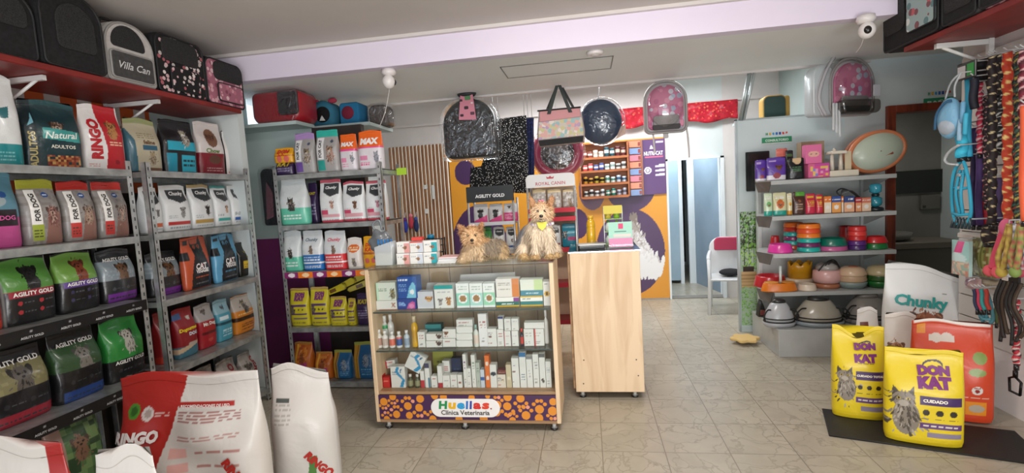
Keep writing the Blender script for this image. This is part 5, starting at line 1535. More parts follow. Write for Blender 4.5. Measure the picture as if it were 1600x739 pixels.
def a_pinkf(A): A.rect(0, 0, 1, 1, 'd8d8da'); A.rect(0, 0, 1, .5, 'd8508a'); A.lines(.1, .1, .9, .4, 3, 'f0c0d4'); A.dog(.4, .8, .12, '4a4644', '2a2828', None, False)


def a_greenfoil(A): A.rect(0, 0, 1, 1, '3a3a3c'); A.rect(0, .5, 1, 1, '3f8a44'); A.dog(.5, .66, .14, '6a8a6a', '2c4a2c', None, False)


def row(z, Y, items, t=.09, hgt=None):
    z += .004
    for (a, b, yt, ar, bs, l) in items: lb(l, 'pet food', a, b, yt, z, 'y', Y, ar, t=t, base=bs, seal=.05)


row(RZ[0], YR + .045, ((739, 762, 319, a_pinkdog, 'd4d4d6', 'small bag with a black dog over a pink slash, left on the display stand'), (763, 785, 319, a_pinkdog, 'd4d4d6', 'small bag with a black dog over a pink slash, middle of the display stand'),
                        (786, 808, 318, a_pinkf, 'd8d8da', 'small bag with a pink lower half, right on the display stand')))
row(RZ[1], YR + .045, ((752, 768, 355, a_greenfoil, '3a3a3c', 'green and black bag on the display stand above the lying dog'), (770, 788, 355, a_chunky('3a5a94', '7a6a5a'), 'dfe2e3', 'white bag with a dark name panel beside the green one on the display stand'),
                        (790, 806, 355, a_chunky('3a5a94', '7a6a5a'), 'dfe2e3', 'white bag with a dark name panel at the right end of the display stand')))
row(RZ[2], YR + .045, ((742, 772, 400, a_mint, 'd5dbdc', 'white bag low on the display stand behind the lying dog'), (774, 804, 400, a_greenfoil, '3a3a3c', 'green bag low on the display stand behind the dogs')))

t_, P_, w, h = rack('display_stand', 'white framed display stand with an arched white header', 829, 905, 271, YR + .05, 'ROYAL CANIN', 'r', 'e4e4e2', .12, .26, 'd8d8d6', True)
MB().box(-w / 2 + .02, .25, .3, w / 2 - .02, .26, h - .12, 'c0a890').build('back_board', CARD, t_)
RZ2 = [1.395, 1.03, .70, .35]
for z in RZ2:
    MB().box(-w / 2 + .01, -.01, z - .015, w / 2 - .01, .25, z, 'a02430').box(-w / 2 + .01, -.02, z - .03, w / 2 - .01, -.01, z + .012, 'a02430').build('shelf', METAL, t_)


def a_silver(A):
    A.rect(0, 0, 1, 1, 'c9c2ba'); A.mottle(0, 0, 1, 1, ['b8b0a8', 'd8d2cc', 'a89c90'], .12, .7); A.rect(0, .85, 1, 1, 'd8c090'); A.cat(.5, .4, .16, 'a08a70', '6a5848')


def a_bluebag(A): A.rect(0, 0, 1, 1, '1f86a0'); A.dog(.16, .6, .14, '4a4440', '1c1a18', 'd8d8d8'); A.rect(.34, .3, .94, .44, 'b03a70'); A.rect(.34, .62, .9, .68, '6ac0d0')


row(RZ2[0] - .21, YR + .10, ((832, 853, 297, a_silver, 'c9c2ba', 'silver pouch with a gold top, left on the white display stand'), (855, 877, 296, a_silver, 'c9c2ba', 'silver pouch with a gold top, middle of the white display stand'), (879, 902, 294, a_silver, 'c9c2ba', 'silver pouch with a gold top, right on the white display stand')), .07) if False else None
m = MB().box(-w / 2 + .01, -.01, 1.30, w / 2 - .01, .25, 1.315, 'a02430').box(-w / 2 + .01, -.02, 1.285, w / 2 - .01, -.01, 1.325, 'a02430').build('shelf', METAL, t_)
for a, b, l in ((832, 853, 'left'), (855, 877, 'middle'), (879, 902, 'right')):
    lb('silver pouch with a gold top, %s one on the white framed display stand' % l, 'pet food', a, b, 296, RZ2[0] + .004, 'y', YR + .09, a_silver, t=.07, base='c9c2ba', seal=.08, group='silver pouches on the white display stand')
for a, b, yt, z, ar, bs, l in ((878, 903, 350, 1.05, a_bluebag, '1f86a0', 'blue bag with a pink stripe on the white framed display stand'), (856, 876, 352, 1.05, a_chunky('8a2a34', '4a3a34'), 'dfe2e3', 'white bag beside the blue one on the white framed display stand'),
                               (832, 853, 352, 1.05, a_silver, 'c9c2ba', 'pale bag hidden by the sitting dog on the white display stand')):
    lb(l, 'pet food', a, b, yt, RZ2[1] + .004, 'y', YR + .09, ar, t=.07, base=bs, seal=.05)

# can rack on the mural
p0, p1 = at(905, 228, 'y', 6.85), at(983, 304, 'y', 6.85)
t_ = thing('can_rack', 'wooden rack of small tins and sachets on the mural under the navy bed', 'rack', ((p0.x + p1.x) / 2, 6.84, 0))
w = p1.x - p0.x; zt, zb = p0.z + .02, p1.z - .02
ORW = wood_mat('orange_wood', 'b06a3c', '8a4a26', (1, 6, 6), 2, .5)
MB().box(-w / 2, .12, zb, w / 2, .135, zt).build('back_board', ORW, t_)
for sx in (-1, 1): MB().box(sx * w / 2 - .008, 0, zb, sx * w / 2 + .008, .12, zt).build('side_panel', ORW, t_)
zr = [zb + .02 + (zt - zb - .03) * i / 4 for i in range(4)]
for z in zr: MB().box(-w / 2 + .008, 0, z - .03, w / 2 - .008, .12, z).build('shelf', ORW, t_)
MB().box(-w / 2, -.0, zt - .01, w / 2, .12, zt).build('top_board', ORW, t_)
GROUPC = 'small tins and sachets in the can rack'
rowsc = [(('c8c4bc', '3a3a3c'), ('dcdcd8', '5a5a60'), ('2a7a6a', 'd8d4cc'), ('b8b8c4', '6a6a78')), (('c08a2a', '1c1c1c'), ('b8a03a', '1c1c1c'), ('cfe0d8', '5a8a7a'), ('c8d0d8', '4a6a8a')),
         (('c03a3a', 'e8d8d0'), ('3a4a8a', 'c8c8d8'), ('d8e0dc', '8aa09a'), ('c8c8c0', '4a4a4a')), (('8a3a2a', 'e0e0dc'), ('e0dcd0', 'b8b4a8'), ('1c4a54', 'c8d8d8'), ('5a1c20', 'c8b8a8'))]
names = ['bottom', 'second lowest', 'third', 'top']
canw = w / 9.6
for j in range(4):
    for i in range(8):
        c = rowsc[j][i // 2]; x = t_.location.x - w / 2 + .02 + canw * (i + .6) * 1.12
        hc = .075 + .02 * ((i + j) % 2) + (.03 if j == 3 and i > 3 else 0)
        o = MB().lathe([(canw * .46, 0), (canw * .48, .004), (canw * .48, hc * .35), (canw * .48, hc * .36), (canw * .48, hc * .7), (canw * .48, hc * .71), (canw * .48, hc - .004), (canw * .44, hc), (0, hc)], n=14, cols=['b0b0b0', c[0], c[0], c[1], c[1], c[0], c[0], 'c0c0c0', 'c0c0c0']).build('food_tin', METAL if j < 2 else CARD, None, (x, 6.895, zr[j] + .001))
        o['g'] = 1; del o['g']
        tag(o, 'small tin number counted from the left end of the rack row' if False else '%s tin from the left on the %s shelf of the can rack' % (['first', 'second', 'third', 'fourth', 'fifth', 'sixth', 'seventh', 'eighth'][i], names[j]), 'tin', GROUPC)
# column of printed sachets beside it
px0 = at(1003, 260, 'y', 6.9).x
t_ = thing('sachet_strip', 'column of pink, orange and blue sachets between the can rack and purple poster', 'sachets', (at(993, 260, 'y', 6.9).x, 6.93, 1.445))
for i in range(8):
    MB().slab(arch(.15, .08, .01, .01, 3, z=.64 - i * .092), -.02, .0, ['d98a6a', '7a94c0', 'd07a8c'][i % 3], .006).slab(arch(.03, .05, .006, .006, 3, x=.055, z=.655 - i * .092), -.022, -.018, '8a3a34', .001).build('sachet', FILM, t_)
MB().box(-.09, 0, -.0, .10, .01, .735, 'a06a52').build('backing_card', CARD, t_)

# ================================================================== SMALL THINGS BETWEEN SHELVES AND SLAT PANEL
p = at(597, 366, 'y', 3.50)
t_ = thing('plastic_bag', 'crumpled grey plastic bag behind the brush box on the counter', 'bag', (p.x, 3.46, 1.122))
m = MB().ell((0, 0, .13), (.085, .05, .10), '6f7478', 26, 18)
v = m.v[0]; r_ = np.random.RandomState(3)
f_ = 1 + .10 * np.sin(v[:, 0] * 70 + v[:, 2] * 45) + .07 * np.sin(v[:, 2] * 110 - v[:, 0] * 60)
m.v[0] = np.stack([v[:, 0] * f_, v[:, 1] * f_, .13 + (v[:, 2] - .13) * f_ ], 1)
m.ell((.0, 0, .03), (.06, .045, .03), '5c6064')
m.build('bag_body', FILM, t_)
MB().tube(catm([(-.03, 0, .22), (-.05, 0, .27), (.0, 0, .30), (.02, 0, .23)]), .008, '7a8084', 6).build('bag_handle', FILM, t_)
for px_, py_, c, c2, l in ((633, 354, '2c3a9a', '5a2a7a', 'blue and purple'), (642, 348, 'b83a4a', 'd87a8a', 'red and pink'), (650, 353, '24305c', '3a4a8a', 'dark blue')):
    p = at(px_, py_, 'y', 6.86)
    t_ = thing('hanging_toy', '%s plush toy hanging low on the slat panel' % l, 'toy', (p.x, 6.87, p.z))
    MB().ell((0, 0, 0), (.04, .03, .09), c, 14, 10).ell((0, 0, .10), (.03, .025, .03), c2, 12, 8).build('body', CLOTH, t_)
    MB().tube([(0, 0, .12), (0, .04, .20)], .004, 'c8c8c8', 6).build('hook', PLAS, t_)
for px_, py_, w_, h_, l in ((665, 292, .055, .06, 'small white card pinned high on the slat panel'), (677, 300, .045, .20, 'tall white strip card pinned on the slat panel'), (666, 330, .05, .07, 'small white card pinned low on the slat panel')):
    p = at(px_, py_, 'y', 6.92)
    o = MB().slab(arch(w_, h_, .004, .004, 2, z=-h_ / 2), -.003, .0, 'd8d6d2', .0008).build('price_card', CARD, None, (p.x, 6.928, p.z)); tag(o, l, 'card')

# ================================================================== GOODS IN THE COUNTER
def carton(label, x0, x1, ytop, zb, Y, base, ops=None, d=.07, yaw=0.0, roll=0.0, group=None, name='medicine_box', cat='box', mat=None, txt=None, h=None, zs=None, ax='y'):
    P_, w, hh, r = face(x0, x1, ytop, zb, ax, Y, yaw)
    hh = h or hh
    A = Art(w, hh, max(8, int((x1 - x0) * .8)), max(8, int((x1 - x0) * .8 * hh / w)), base, int(x0) % 97)
    if ops: ops(A)
    nv, nu = A.U.shape; mb = MB()
    V = np.stack([(A.U - .5) * w, A.U * 0, A.V * hh], -1).reshape(-1, 3)
    mb.add(V, [(j * nu + i, j * nu + i + 1, (j + 1) * nu + i + 1, (j + 1) * nu + i) for j in range(nv - 1) for i in range(nu - 1)], A.C.reshape(-1, 3))
    q = [(-w / 2, 0, 0), (w / 2, 0, 0), (w / 2, 0, hh), (-w / 2, 0, hh), (-w / 2, d, 0), (w / 2, d, 0), (w / 2, d, hh), (-w / 2, d, hh)]
    mb.add(q, [(4, 5, 6, 7), (0, 1, 5, 4), (1, 2, 6, 5), (2, 3, 7, 6), (3, 0, 4, 7)], np.array(S(A.side or base)))
    for (tt, u, v, wid, col, rr, bold, shear, th_) in A.T: text_on(mb, tt, (u - .5) * w, v * hh, wid * w, col, None, rr, bold, shear, off=.0012, height=th_ * hh if th_ else None)
    o = mb.build(name, mat or CARD, None, P_ + Vector((0, 0, .0012)), (0, roll, r))
    return tag(o, label, cat, group)


WH = 'dcdcd6'
def o_plain(c='b0605a', band=None):
    def f(A):
        A.rect(.03, .0, .97, .02, 'b8b8b0'); A.lines(.15, .55, .8, .8, 3, c); A.lines(.15, .12, .6, .3, 2, '9a9a96')
        if band: A.rect(0, 0, .12, 1, band)
    return f
def o_dog(c='a87a50', side=.7):
    def f(A): A.lines(.08, .5, .5, .8, 3, '8a8a90'); A.dog(side, .55, .16, c, '6a4a30', None, False); A.lines(.08, .15, .4, .25, 1, 'a05050')
    return f
def o_green(A): A.rect(0, .0, 1, .12, '7ab87a'); A.ell(.5, .05, .5, .14, '4f9a5a'); A.ell(.5, .15, .5, .12, WH); A.lines(.1, .6, .6, .8, 2, '8aa08a')
def o_blue(c1, c2, p):
    def f(A): A.rect(0, 0, 1, 1, c1); A.lines(.05, .8, .6, .92, 1, 'dfe6f2'); A.lines(.05, .3, .45, .7, 4, '8ab0e0'); A.poly([(.45, 0), (.95, 0), (.95, .6), (.8, .75), (.62, .55)], c2); A.ell(.75, .3, .12, .12, p)
    return f
def o_swoosh(A): A.lines(.08, .6, .4, .8, 3, '9098a0'); A.poly([(.40, .98), (.62, .98), (.52, .75), (.98, .35), (.8, 0), (.55, 0), (.78, .38), (.30, .72)], '2a8ab8'); A.poly([(.7, .9), (.8, .9), (.7, .7), (.62, .72)], '1c5a8a')
def o_three(c):
    def f(A): A.rect(0, .05, 1, .62, c); A.lines(.2, .72, .8, .9, 2, '9aa'+'8a0'); A.ell(.5, .38, .36, .36, 'f0f2f0'); A.ell(.5, .38, .26, .26, 'a07848'); A.rect(0, .05, 1, .10, 'f0f2f0')
    return f
def o_two(c1, c2, c3='f0efe8'):
    def f(A): A.rect(0, 0, 1, 1, c3); A.rect(0, 0, 1, .16, c2); A.rect(0, .16, 1, .5, c1); A.lines(.25, .26, .75, .38, 1, 'e0f0f0'); A.lines(.1, .68, .5, .82, 1, '70807a')
    return f


SH = ['glass shelf', 'top', 'middle', 'bottom']
YA = 3.20
z = .815
KG = 'cartons on the upper glass shelf of the counter'
carton('white carton with a green edge and spotted cat photo, upper of the left stack', 588, 618, 442, z + .066, YA, 'd4dcd0', lambda A: (A.rect(0, 0, .1, 1, 'b8dcc4'), A.cat(.82, .5, .13, '8a8468', '4a4636'), A.lines(.12, .5, .55, .7, 2, '6a8a70')), .09)
carton('white carton with a red foot under the cat photo carton', 588, 620, 466, z, YA, WH, h=.064, ops=lambda A: (A.rect(.1, 0, 1, .08, 'c8502a'), A.lines(.1, .4, .5, .5, 1, 'c08080'), A.poly([(.72, .3), (.78, .3), (.95, .75), (.88, .75)], 'a8705a'), A.poly([(.92, .3), (.86, .3), (.72, .75), (.79, .75)], 'a8705a')), d=.10)
carton('blue carton with a pale cat picture, upper of the blue pair', 621, 651, 433, z + .075, YA, '1f4f9a', o_blue('1f4f9a', '7ac0d8', 'e8eef0'), .10)
carton('blue carton with a pink slash, lower of the blue pair', 621, 650, 462, z, YA, '25408a', h=.073, ops=o_blue('25408a', 'c85a98', 'd88ab8'), d=.10)
carton('clear fronted grey carton with golden puppies', 652, 677, 456, z, YA + .01, 'c9ccd0', lambda A: (A.dog(.72, .55, .2, 'c8924c', '8a5a2c', 'e0b880', False), A.rect(0, .0, 1, .06, 'e8e8ec')), .07)
carton('white carton with a teal lid band and two small dogs', 679, 708, 446, z, YA, 'e2e2dc', lambda A: (A.rect(0, .84, 1, 1, '1a9a98'), A.dog(.30, .35, .11, 'a8a4a0', '5a544e'), A.dog(.74, .38, .13, 'b8844c', '7a5230'), A.lines(.15, .68, .85, .76, 1, 'a0a8a8')), .10)
for k, (a, b, c, l) in enumerate(((713, 733, '8fd0b8', 'mint'), (734, 754, 'a8d8cc', 'pale mint'), (755, 773, '98d4b0', 'leaf mint'))):
    carton('narrow %s and white carton with a round animal picture, %s of three' % (l, ['left', 'middle', 'right'][k]), a, b, 443, z, YA, 'e8ece8', o_three(c), .08, group='three mint cartons with round pictures')
carton('white and orange carton, upper of the pair with a purple corner below', 775, 811, 436, z + .066, YA, 'e6e2da', lambda A: (A.rect(.70, 0, 1, 1, 'd8823a'), A.lines(.08, .4, .6, .8, 4, 'a0988a')), .09)
carton('white carton with green and yellow feet and a purple corner', 775, 811, 460, z, YA, 'e6e6dc', h=.064, ops=lambda A: (o_two('1f6a5a', 'd8b020')(A), A.rect(.75, .55, 1, .95, '8a3a8a')), d=.09)
carton('white carton with a steel blue foot band, upper right on the shelf', 813, 848, 437, z + .070, YA, 'e4e8da', lambda A: (A.rect(0, 0, 1, .34, '4a8a9c'), A.rect(.6, .34, 1, 1, 'c8dca0'), A.lines(.25, .1, .8, .2, 1, 'e0f0f0')), .09)
carton('white carton with teal and yellow feet below the steel blue banded one', 813, 848, 461, z, YA, 'e6e6dc', h=.068, ops=lambda A: (o_two('2a7a78', 'd8b020')(A), A.rect(0, .86, 1, 1, 'd8b020')), d=.09)
carton('narrow white carton with a yellow sunflower circle', 849, 860, 440, z, YA, 'eae6de', lambda A: (A.ell(.5, .5, .4, .4, 'e0b020'), A.ell(.5, .5, .2, .2, '5a3a20'), A.lines(.2, .85, .8, .92, 1, '8a8a80')), .09)
for a, b, yt, zz, yy, l in ((660, 700, 441, z + .0, YA + .16, 'folded white display box flap behind the puppy carton'), (712, 806, 427, z, YA + .15, 'tall open white display box behind the mint cartons')):
    P_, w, h, r = face(a, b, yt, zz, 'y', yy)
    m = MB().slab([(-w / 2, 0), (w / 2, 0), (w / 2, h), (-w / 2 + .04, h * .98)], 0, .006, 'cfcbc4', .0015).slab([(-w / 2, 0), (w / 2, 0), (w / 2, h * .35), (-w / 2, h * .45)], -.05, -.045, 'e0dcd6', .0015).box(-w / 2, -.05, 0, w / 2, .004, .004, 'cfcbc4')
    o = m.build('display_box', CARD, None, P_ + Vector((0, 0, .001))); tag(o, l, 'box')


def bottle(label, px, ytop, zb, Y, rpx, body, cap, lab=None, group=None, band=None, name='medicine_bottle', neck=.72, shape='round'):
    p = at(px, ytop + 20, 'y', Y); q = proj((p.x, Y, zb)); p = at(px, (ytop + q[1]) / 2, 'y', Y); h = at(px, ytop, 'y', Y).z - zb
    r = rpx / F * Y * .96
    prof = [(r * .9, 0), (r, h * .03), (r, h * .15), (r, h * .151), (r, h * .55), (r, h * .551), (r, h * .64), (r * .75, h * .71), (r * .45, h * .75), (r * .45, h * .80)]
    if shape == 'waist': prof = [(r * .9, 0), (r, h * .03), (r, h * .15), (r * .95, h * .3), (r * .9, h * .5), (r, h * .6), (r * .85, h * .72), (r * .4, h * .80), (r * .35, h * .84), (r * .35, h * .86)]
    cols = [body] * 3 + [lab or body] * 2 + [band or body] * 2 + [body] * 3
    o = MB().lathe(prof, n=18, cols=cols).build(name, PLAS, None, (p.x, Y + r, zb + .0012))
    MB().lathe([(r * .55, 0), (r * .55, h * .19), (r * .45, h * .2), (0, h * .2)], cap, 18).build('cap', PLAS, o, (0, 0, h * .795))
    return tag(o, label, 'bottle', group)


z = .548
BG = 'white medicine bottles at the left of the middle glass shelf'
bottle('white bottle with a brown label, far left of the middle shelf', 591, 516, z, 3.19, 5, 'd8d4cc', 'e4e2de', 'b0887a')
bottle('white bottle with a dull grey label, second from left', 600, 518, z, 3.19, 5.3, 'dcdad4', 'e4e2de', 'c0b0a4')
bottle('taller white bottle with a green band at its shoulder', 600, 494, z, 3.27, 5.5, 'dcdcd6', 'e8e6e2', None, None, '2f9a5a')
bottle('taller plain white bottle beside the green banded one', 609, 492, z, 3.27, 5.5, 'dedcd8', 'e8e6e2')
bottle('white bottle with a coral red label', 611, 519, z, 3.19, 5.3, 'dcdad4', 'e4e2de', 'd8705a')
bottle('white bottle with a blue and red label', 622, 519, z, 3.19, 5.3, 'dcdad4', 'e4e2de', '3a5a94', None, 'c8605a')
bottle('pale blue bottle left of the golden one', 634, 517, z, 3.19, 5.0, 'b8c4cc', 'dcdcdc', '8a9cae')
bottle('tall golden yellow bottle on the middle shelf', 646, 495, z, 3.20, 6.0, 'd0a020', 'c8b898', 'b88a1a', shape='waist')
MG = 'cartons on the middle glass shelf of the counter'
def cm(x0, x1, yt, l, zz=None, Y=YA, base=WH, ops=None, d=.06, **k):
    return carton(l, x0, x1, yt, z if zz is None else zz, Y, base, ops or o_plain(), d, group=MG, **k)
cm(653, 664, 519, 'narrow upright white carton right of the golden bottle')
cm(665, 690, 507, 'dark teal carton behind the low white pair', Y=3.30, base='2a6a70', ops=lambda A: A.rect(0, .8, 1, 1, '3a8a8a'))
cm(666, 691, 534, 'low white carton with a small brown cow picture, lower of two', h=.045, ops=o_dog('5a4a40', .8))
cm(666, 691, 522, 'low white carton with a small brown cow picture, upper of two', zz=z + .048, h=.045, ops=o_dog('5a4a40', .8))
cm(692, 712, 530, 'white carton with a faint brown print, lower of two in the middle', h=.058)
cm(692, 712, 513, 'white carton with a brown horse picture, upper of two in the middle', zz=z + .061, h=.062, ops=o_dog('8a5a40', .25))
for k in range(4):
    cm(713, 738, 533 - 12 * k, ['lowest', 'second', 'third', 'topmost'][k] + ' flat white and green carton of the stack of four', zz=z + .047 * k, h=.045, ops=o_green if k < 3 else None)
bottle('small milky bottle with a pale label between cartons', 743, 508, z, 3.19, 4.6, 'cdd2c8', '8aa8a0', 'd8c8b8')
cm(748, 761, 491, 'tall plain white carton right of the green stack', base='e0e0de')
cm(762, 776, 514, 'white carton with a brown horse head', ops=o_dog('8a4a34', .25))
cm(777, 787, 515, 'small white carton under the blue topped one', h=.115)
cm(778, 786, 495, 'slim white carton with a dark blue lid', zz=z + .117, ops=lambda A: (A.rect(0, .82, 1, 1, '1c2c6a'), A.lines(.2, .3, .8, .6, 3, '9aa')) if False else A.rect(0, .82, 1, 1, '1c2c6a'))
cm(788, 798, 518, 'white carton with a red edge, lower left of a square of four', h=.104, ops=o_plain('c8b0b0', 'c8404a'))
cm(788, 798, 497, 'white carton, upper left of a square of four', zz=z + .106, h=.08, ops=o_plain('c8b0b0'))
cm(799, 810, 518, 'white carton with a dark edge, lower right of a square of four', h=.104, ops=o_plain('b8b0b8', '5a3a4a'))
cm(799, 810, 496, 'white carton, upper right of a square of four', zz=z + .106, h=.08, ops=o_plain('b8b0b8'))
bottle('red and black bottle between white cartons', 815, 514, z, 3.19, 3.0, '2a2c3a', 'c83a30', 'b83a30')
cm(819, 834, 514, 'broad white carton with a red edge near the right end', h=.115, ops=o_plain('a8a090'))
cm(835, 850, 514, 'broad white carton at the right end of the middle shelf', h=.115, ops=o_plain('a8a090', 'c8504a'))
cm(819, 850, 501, 'long white carton lying over the two broad ones', zz=z + .118, h=.040, ops=lambda A: A.lines(.1, .4, .9, .6, 1, 'a0b0b0'))
bottle('tall narrow white bottle against the right side panel', 853, 485, z, 3.24, 3.8, 'e0ddd8', 'e8e6e2')

z = .265
BG = 'cartons and bottles on the lowest shelf of the counter'
def cb(x0, x1, yt, l, zz=None, Y=YA, base=WH, ops=None, d=.055, **k):
    return carton(l, x0, x1, yt, z if zz is None else zz, Y, base, ops or o_plain(), d, group=BG, **k)
cb(590, 598, 587, 'bright red carton at the far left of the lowest shelf', base='b8221e', ops=lambda A: A.lines(.1, .4, .9, .8, 2, 'e08070'))
cb(599, 609, 590, 'second bright red carton from the left of the lowest shelf', base='b8221e', ops=lambda A: A.lines(.1, .5, .9, .7, 1, 'e08070'))
bottle('white bottle with a dark green cap behind the red cartons', 596, 561, z, 3.29, 5.0, 'd4d0c4', '1f5a3a')
cb(603, 618, 562, 'white carton with a red stripe lying above the red ones', zz=z + .115, Y=3.27, h=.055, roll=-.12, ops=o_plain('c05050', 'b8323a'))
cb(611, 633, 573, 'white carton with a blue swoosh standing upright', ops=o_swoosh)
cb(630, 655, 559, 'white carton with a blue swoosh, tilted on its corner', zz=z + .125, Y=3.20, h=.125, roll=.5, ops=o_swoosh, yaw=.0)
bottle('small brown bottle with a white cap, left of two', 640, 586, z, 3.19, 4.8, '4a4a34', 'd0ccc4', '8a8a68')
bottle('small brown bottle with a white cap, right of two', 651, 586, z, 3.19, 4.8, '4a4a34', 'd0ccc4', '8a8a68')
cb(657, 663, 580, 'slim carton with a red foot', ops=lambda A: A.rect(0, 0, 1, .45, 'b8323a'))
cb(664, 671, 568, 'slim white carton with a dark blue top', ops=lambda A: (A.rect(0, .8, 1, 1, '3a3a5a'), A.rect(.6, 0, 1, .4, '3a7a94')))
cb(674, 683, 588, 'low white carton with a thin red mark', ops=o_plain('b05050'))
cb(684, 691, 572, 'upright white carton with a red foot', ops=lambda A: A.rect(0, 0, 1, .2, 'a82a34'))
cb(692, 703, 564, 'taller white carton left of the navy one', Y=3.27, ops=o_plain('b05050'))
cb(692, 703, 587, 'low white carton in front of the taller one', ops=o_plain('a8a8a8'))
cb(704, 714, 586, 'low white carton in front of the navy one, left', ops=o_plain('b08a8a'))
cb(715, 722, 586, 'low white carton with a small brown picture', ops=lambda A: A.ell(.5, .4, .25, .25, '8a4a3a'))
cb(706, 721, 560, 'navy blue carton at the back of the lowest shelf', Y=3.29, base='16264a', ops=lambda A: A.lines(.2, .3, .8, .6, 3, '4a5a7a'))
cb(677, 709, 549, 'olive and yellow carton behind the small cartons', Y=3.36, base='7a7a30', ops=lambda A: (A.rect(0, .5, 1, 1, '9a9a40'), A.lines(.2, .55, .8, .7, 1, '4a4a1c')))
cb(724, 729, 554, 'tall slim white carton with a purple mark', ops=o_plain('8a5a8a'))
cb(730, 736, 576, 'short white carton between two tall slim ones', ops=o_plain('9a9a9a'))
cb(737, 743, 555, 'tall slim carton with pale green print', ops=o_plain('7a9a7a'))
cb(744, 750, 567, 'grey green slim carton', base='b0b8ac', ops=o_plain('6a7a6a'))
cb(751, 757, 578, 'short pale blue carton left of the orange one', base='c4ccd4', ops=lambda A: A.rect(0, .4, 1, .6, '3a5a9a'))
cb(758, 765, 556, 'tall slim orange and white carton', base='d86a1c', ops=lambda A: (A.ell(.5, .75, .3, .5, 'e8d8c8'), A.ell(.5, .3, .3, .5, 'e8d8c8'), A.ell(.5, .5, .22, .6, 'd86a1c')))
cb(766, 776, 570, 'white carton with a dark oval logo', ops=lambda A: A.ell(.5, .6, .42, .32, '24303a'))
cb(777, 790, 577, 'cream carton with a small dog picture', h=.09, base='d8d0c0', ops=o_dog('c8b898', .7))
cb(777, 790, 570, 'brown flat carton over the cream one', zz=z + .093, h=.028, base='6a342c', ops=lambda A: A.lines(.2, .3, .8, .6, 1, 'c09080'))
cb(791, 799, 570, 'beige carton with a round pale spot', base='c4b898', ops=lambda A: A.ell(.5, .4, .35, .35, 'd8d0b8'))
cb(800, 811, 560, 'rounded white carton with a tiny brown dog', ops=o_dog('8a5a3a', .3))
cb(800, 810, 547, 'square white carton behind the rounded one', Y=3.27, h=.19, ops=o_plain('a8a8a8'))
cb(812, 822, 551, 'tall white carton with a blue lid', ops=lambda A: (A.rect(0, .88, 1, 1, '2a6a9a'), A.lines(.2, .2, .8, .4, 3, '5a7a94')))
cb(823, 832, 557, 'tall white carton with a grey lid', ops=lambda A: (A.rect(0, .9, 1, 1, '7a7a78'), A.lines(.3, .3, .7, .6, 3, 'b0b0b0')))
cb(833, 842, 554, 'tall white carton with thin vertical print', ops=o_plain('9a9a9a'))
cb(843, 852, 553, 'tall white carton with a dark cat print at the right end', ops=lambda A: (A.rect(0, .9, 1, 1, '5a5a58'), A.cat(.5, .25, .22, '5a5048', '2c2824')))
cb(853, 861, 565, 'shorter white carton touching the right side panel', ops=o_plain('8a9aa0'))

# ------------------------------------------------------------------ on the counter top
ZT = 1.1215
P_, w, h, r = face(585, 612, 376, ZT, 'y', 3.20)
t_ = thing('brush_box', 'clear box of blue pet toothbrushes on the counter corner', 'box', P_)
MB().slab([(-w / 2, 0), (w / 2, 0), (w / 2, h * .95), (-w / 2, h * .75)], 0, .09, 'cfe6dc', .004).build('case', MILKY, t_)
MB().box(-w / 2 + .005, .004, .004, w / 2 - .005, .086, h * .5, 'd8d4b8').build('card_insert', CARD, t_)
for i in range(5):
    x = -w / 2 + .015 + i * (w - .03) / 4; MB().tube([(x, .05, h * .45), (x, .05, h * .98)], .0035, 'e0e8ea').box(x - .004, .04, h * .82, x + .004, .054, h * 1.03, '2a7ac0').build('toothbrush', PLAS, t_)


def o_tub(c1, c2):
    def f(A): A.rect(0, 0, 1, 1, 'e2e0da'); A.rect(.55, 0, 1, 1, c1); A.dog(.62, .45, .14, '9a7050', '5c3c28', None, False); A.lines(.08, .6, .45, .85, 2, '7a8a94'); A.rect(0, .9, 1, 1, c2)
    return f


k = 0
TL = ['left', 'middle', 'right']
for i, (a, b, c1, c2) in enumerate(((620, 640, 'd89a94', 'e8e8e4'), (641, 661, 'c8cfd8', 'c84a44'), (662, 683, '2aa0a8', 'e8e8e4'))):
    for j in range(2):
        carton('small tub box with an animal photo, %s column, %s row, on the counter' % (TL[i], ['lower', 'upper'][j]), a, b, (399, 382)[j], ZT + .078 * j, 3.22, 'e2e0da', o_tub(['d89a94', 'c8cfd8', '2aa0a8'][i], c2 if j else 'e8e8e4'), .07, group='stacked tub boxes on the counter', h=.075)
carton('red and white lid box on top of the middle tub boxes', 643, 659, 375, ZT + .157, 3.24, 'd0443c', None, .05, h=.022)
P_, w, h, r = face(664, 692, 372, ZT, 'y', 3.42)
t_ = thing('card_terminal_stand', 'small black wire stand with a blue lid behind the tub boxes', 'stand', P_)
m = MB()
for x in (-w / 2, w / 2):
    for y in (0, .06): m.tube([(x, y, 0), (x, y, h)], .005, '1a1a1c', 6)
m.build('frame', METAL, t_)
for q in (.05, .10, h - .01): MB().box(-w / 2, 0, q, w / 2, .06, q + .004, '26262a').build('shelf', METAL, t_)
MB().lathe([(.025, 0), (.026, .02), (.022, .03), (0, .03)], '1c7aa0', 20).build('blue_lid', PLAS, t_, (-w * .2, .03, h - .005))
MT = ['d8d6d0', 'b8b8b8', 'e0dedc', '9a98a0', 'd8a8a4']
for i in range(5):
    p = at(702, 405, 'y', 3.26)
    o = MB().box(-.064, -.05, 0, .064, .09, .008, MT[i]).box(-.0642, -.0505, .002, .0642, -.049, .006, 'f0efec').build('magazine', CARD, None, (p.x + .003 * i, 3.24, ZT + .0005 + i * .0086), (0, 0, .05 * (i % 3 - 1)))
    tag(o, ['bottom', 'second', 'third', 'fourth', 'topmost pinkish'][i] + ' magazine in the stack left of the lying dog', 'magazine', 'magazines on the counter')


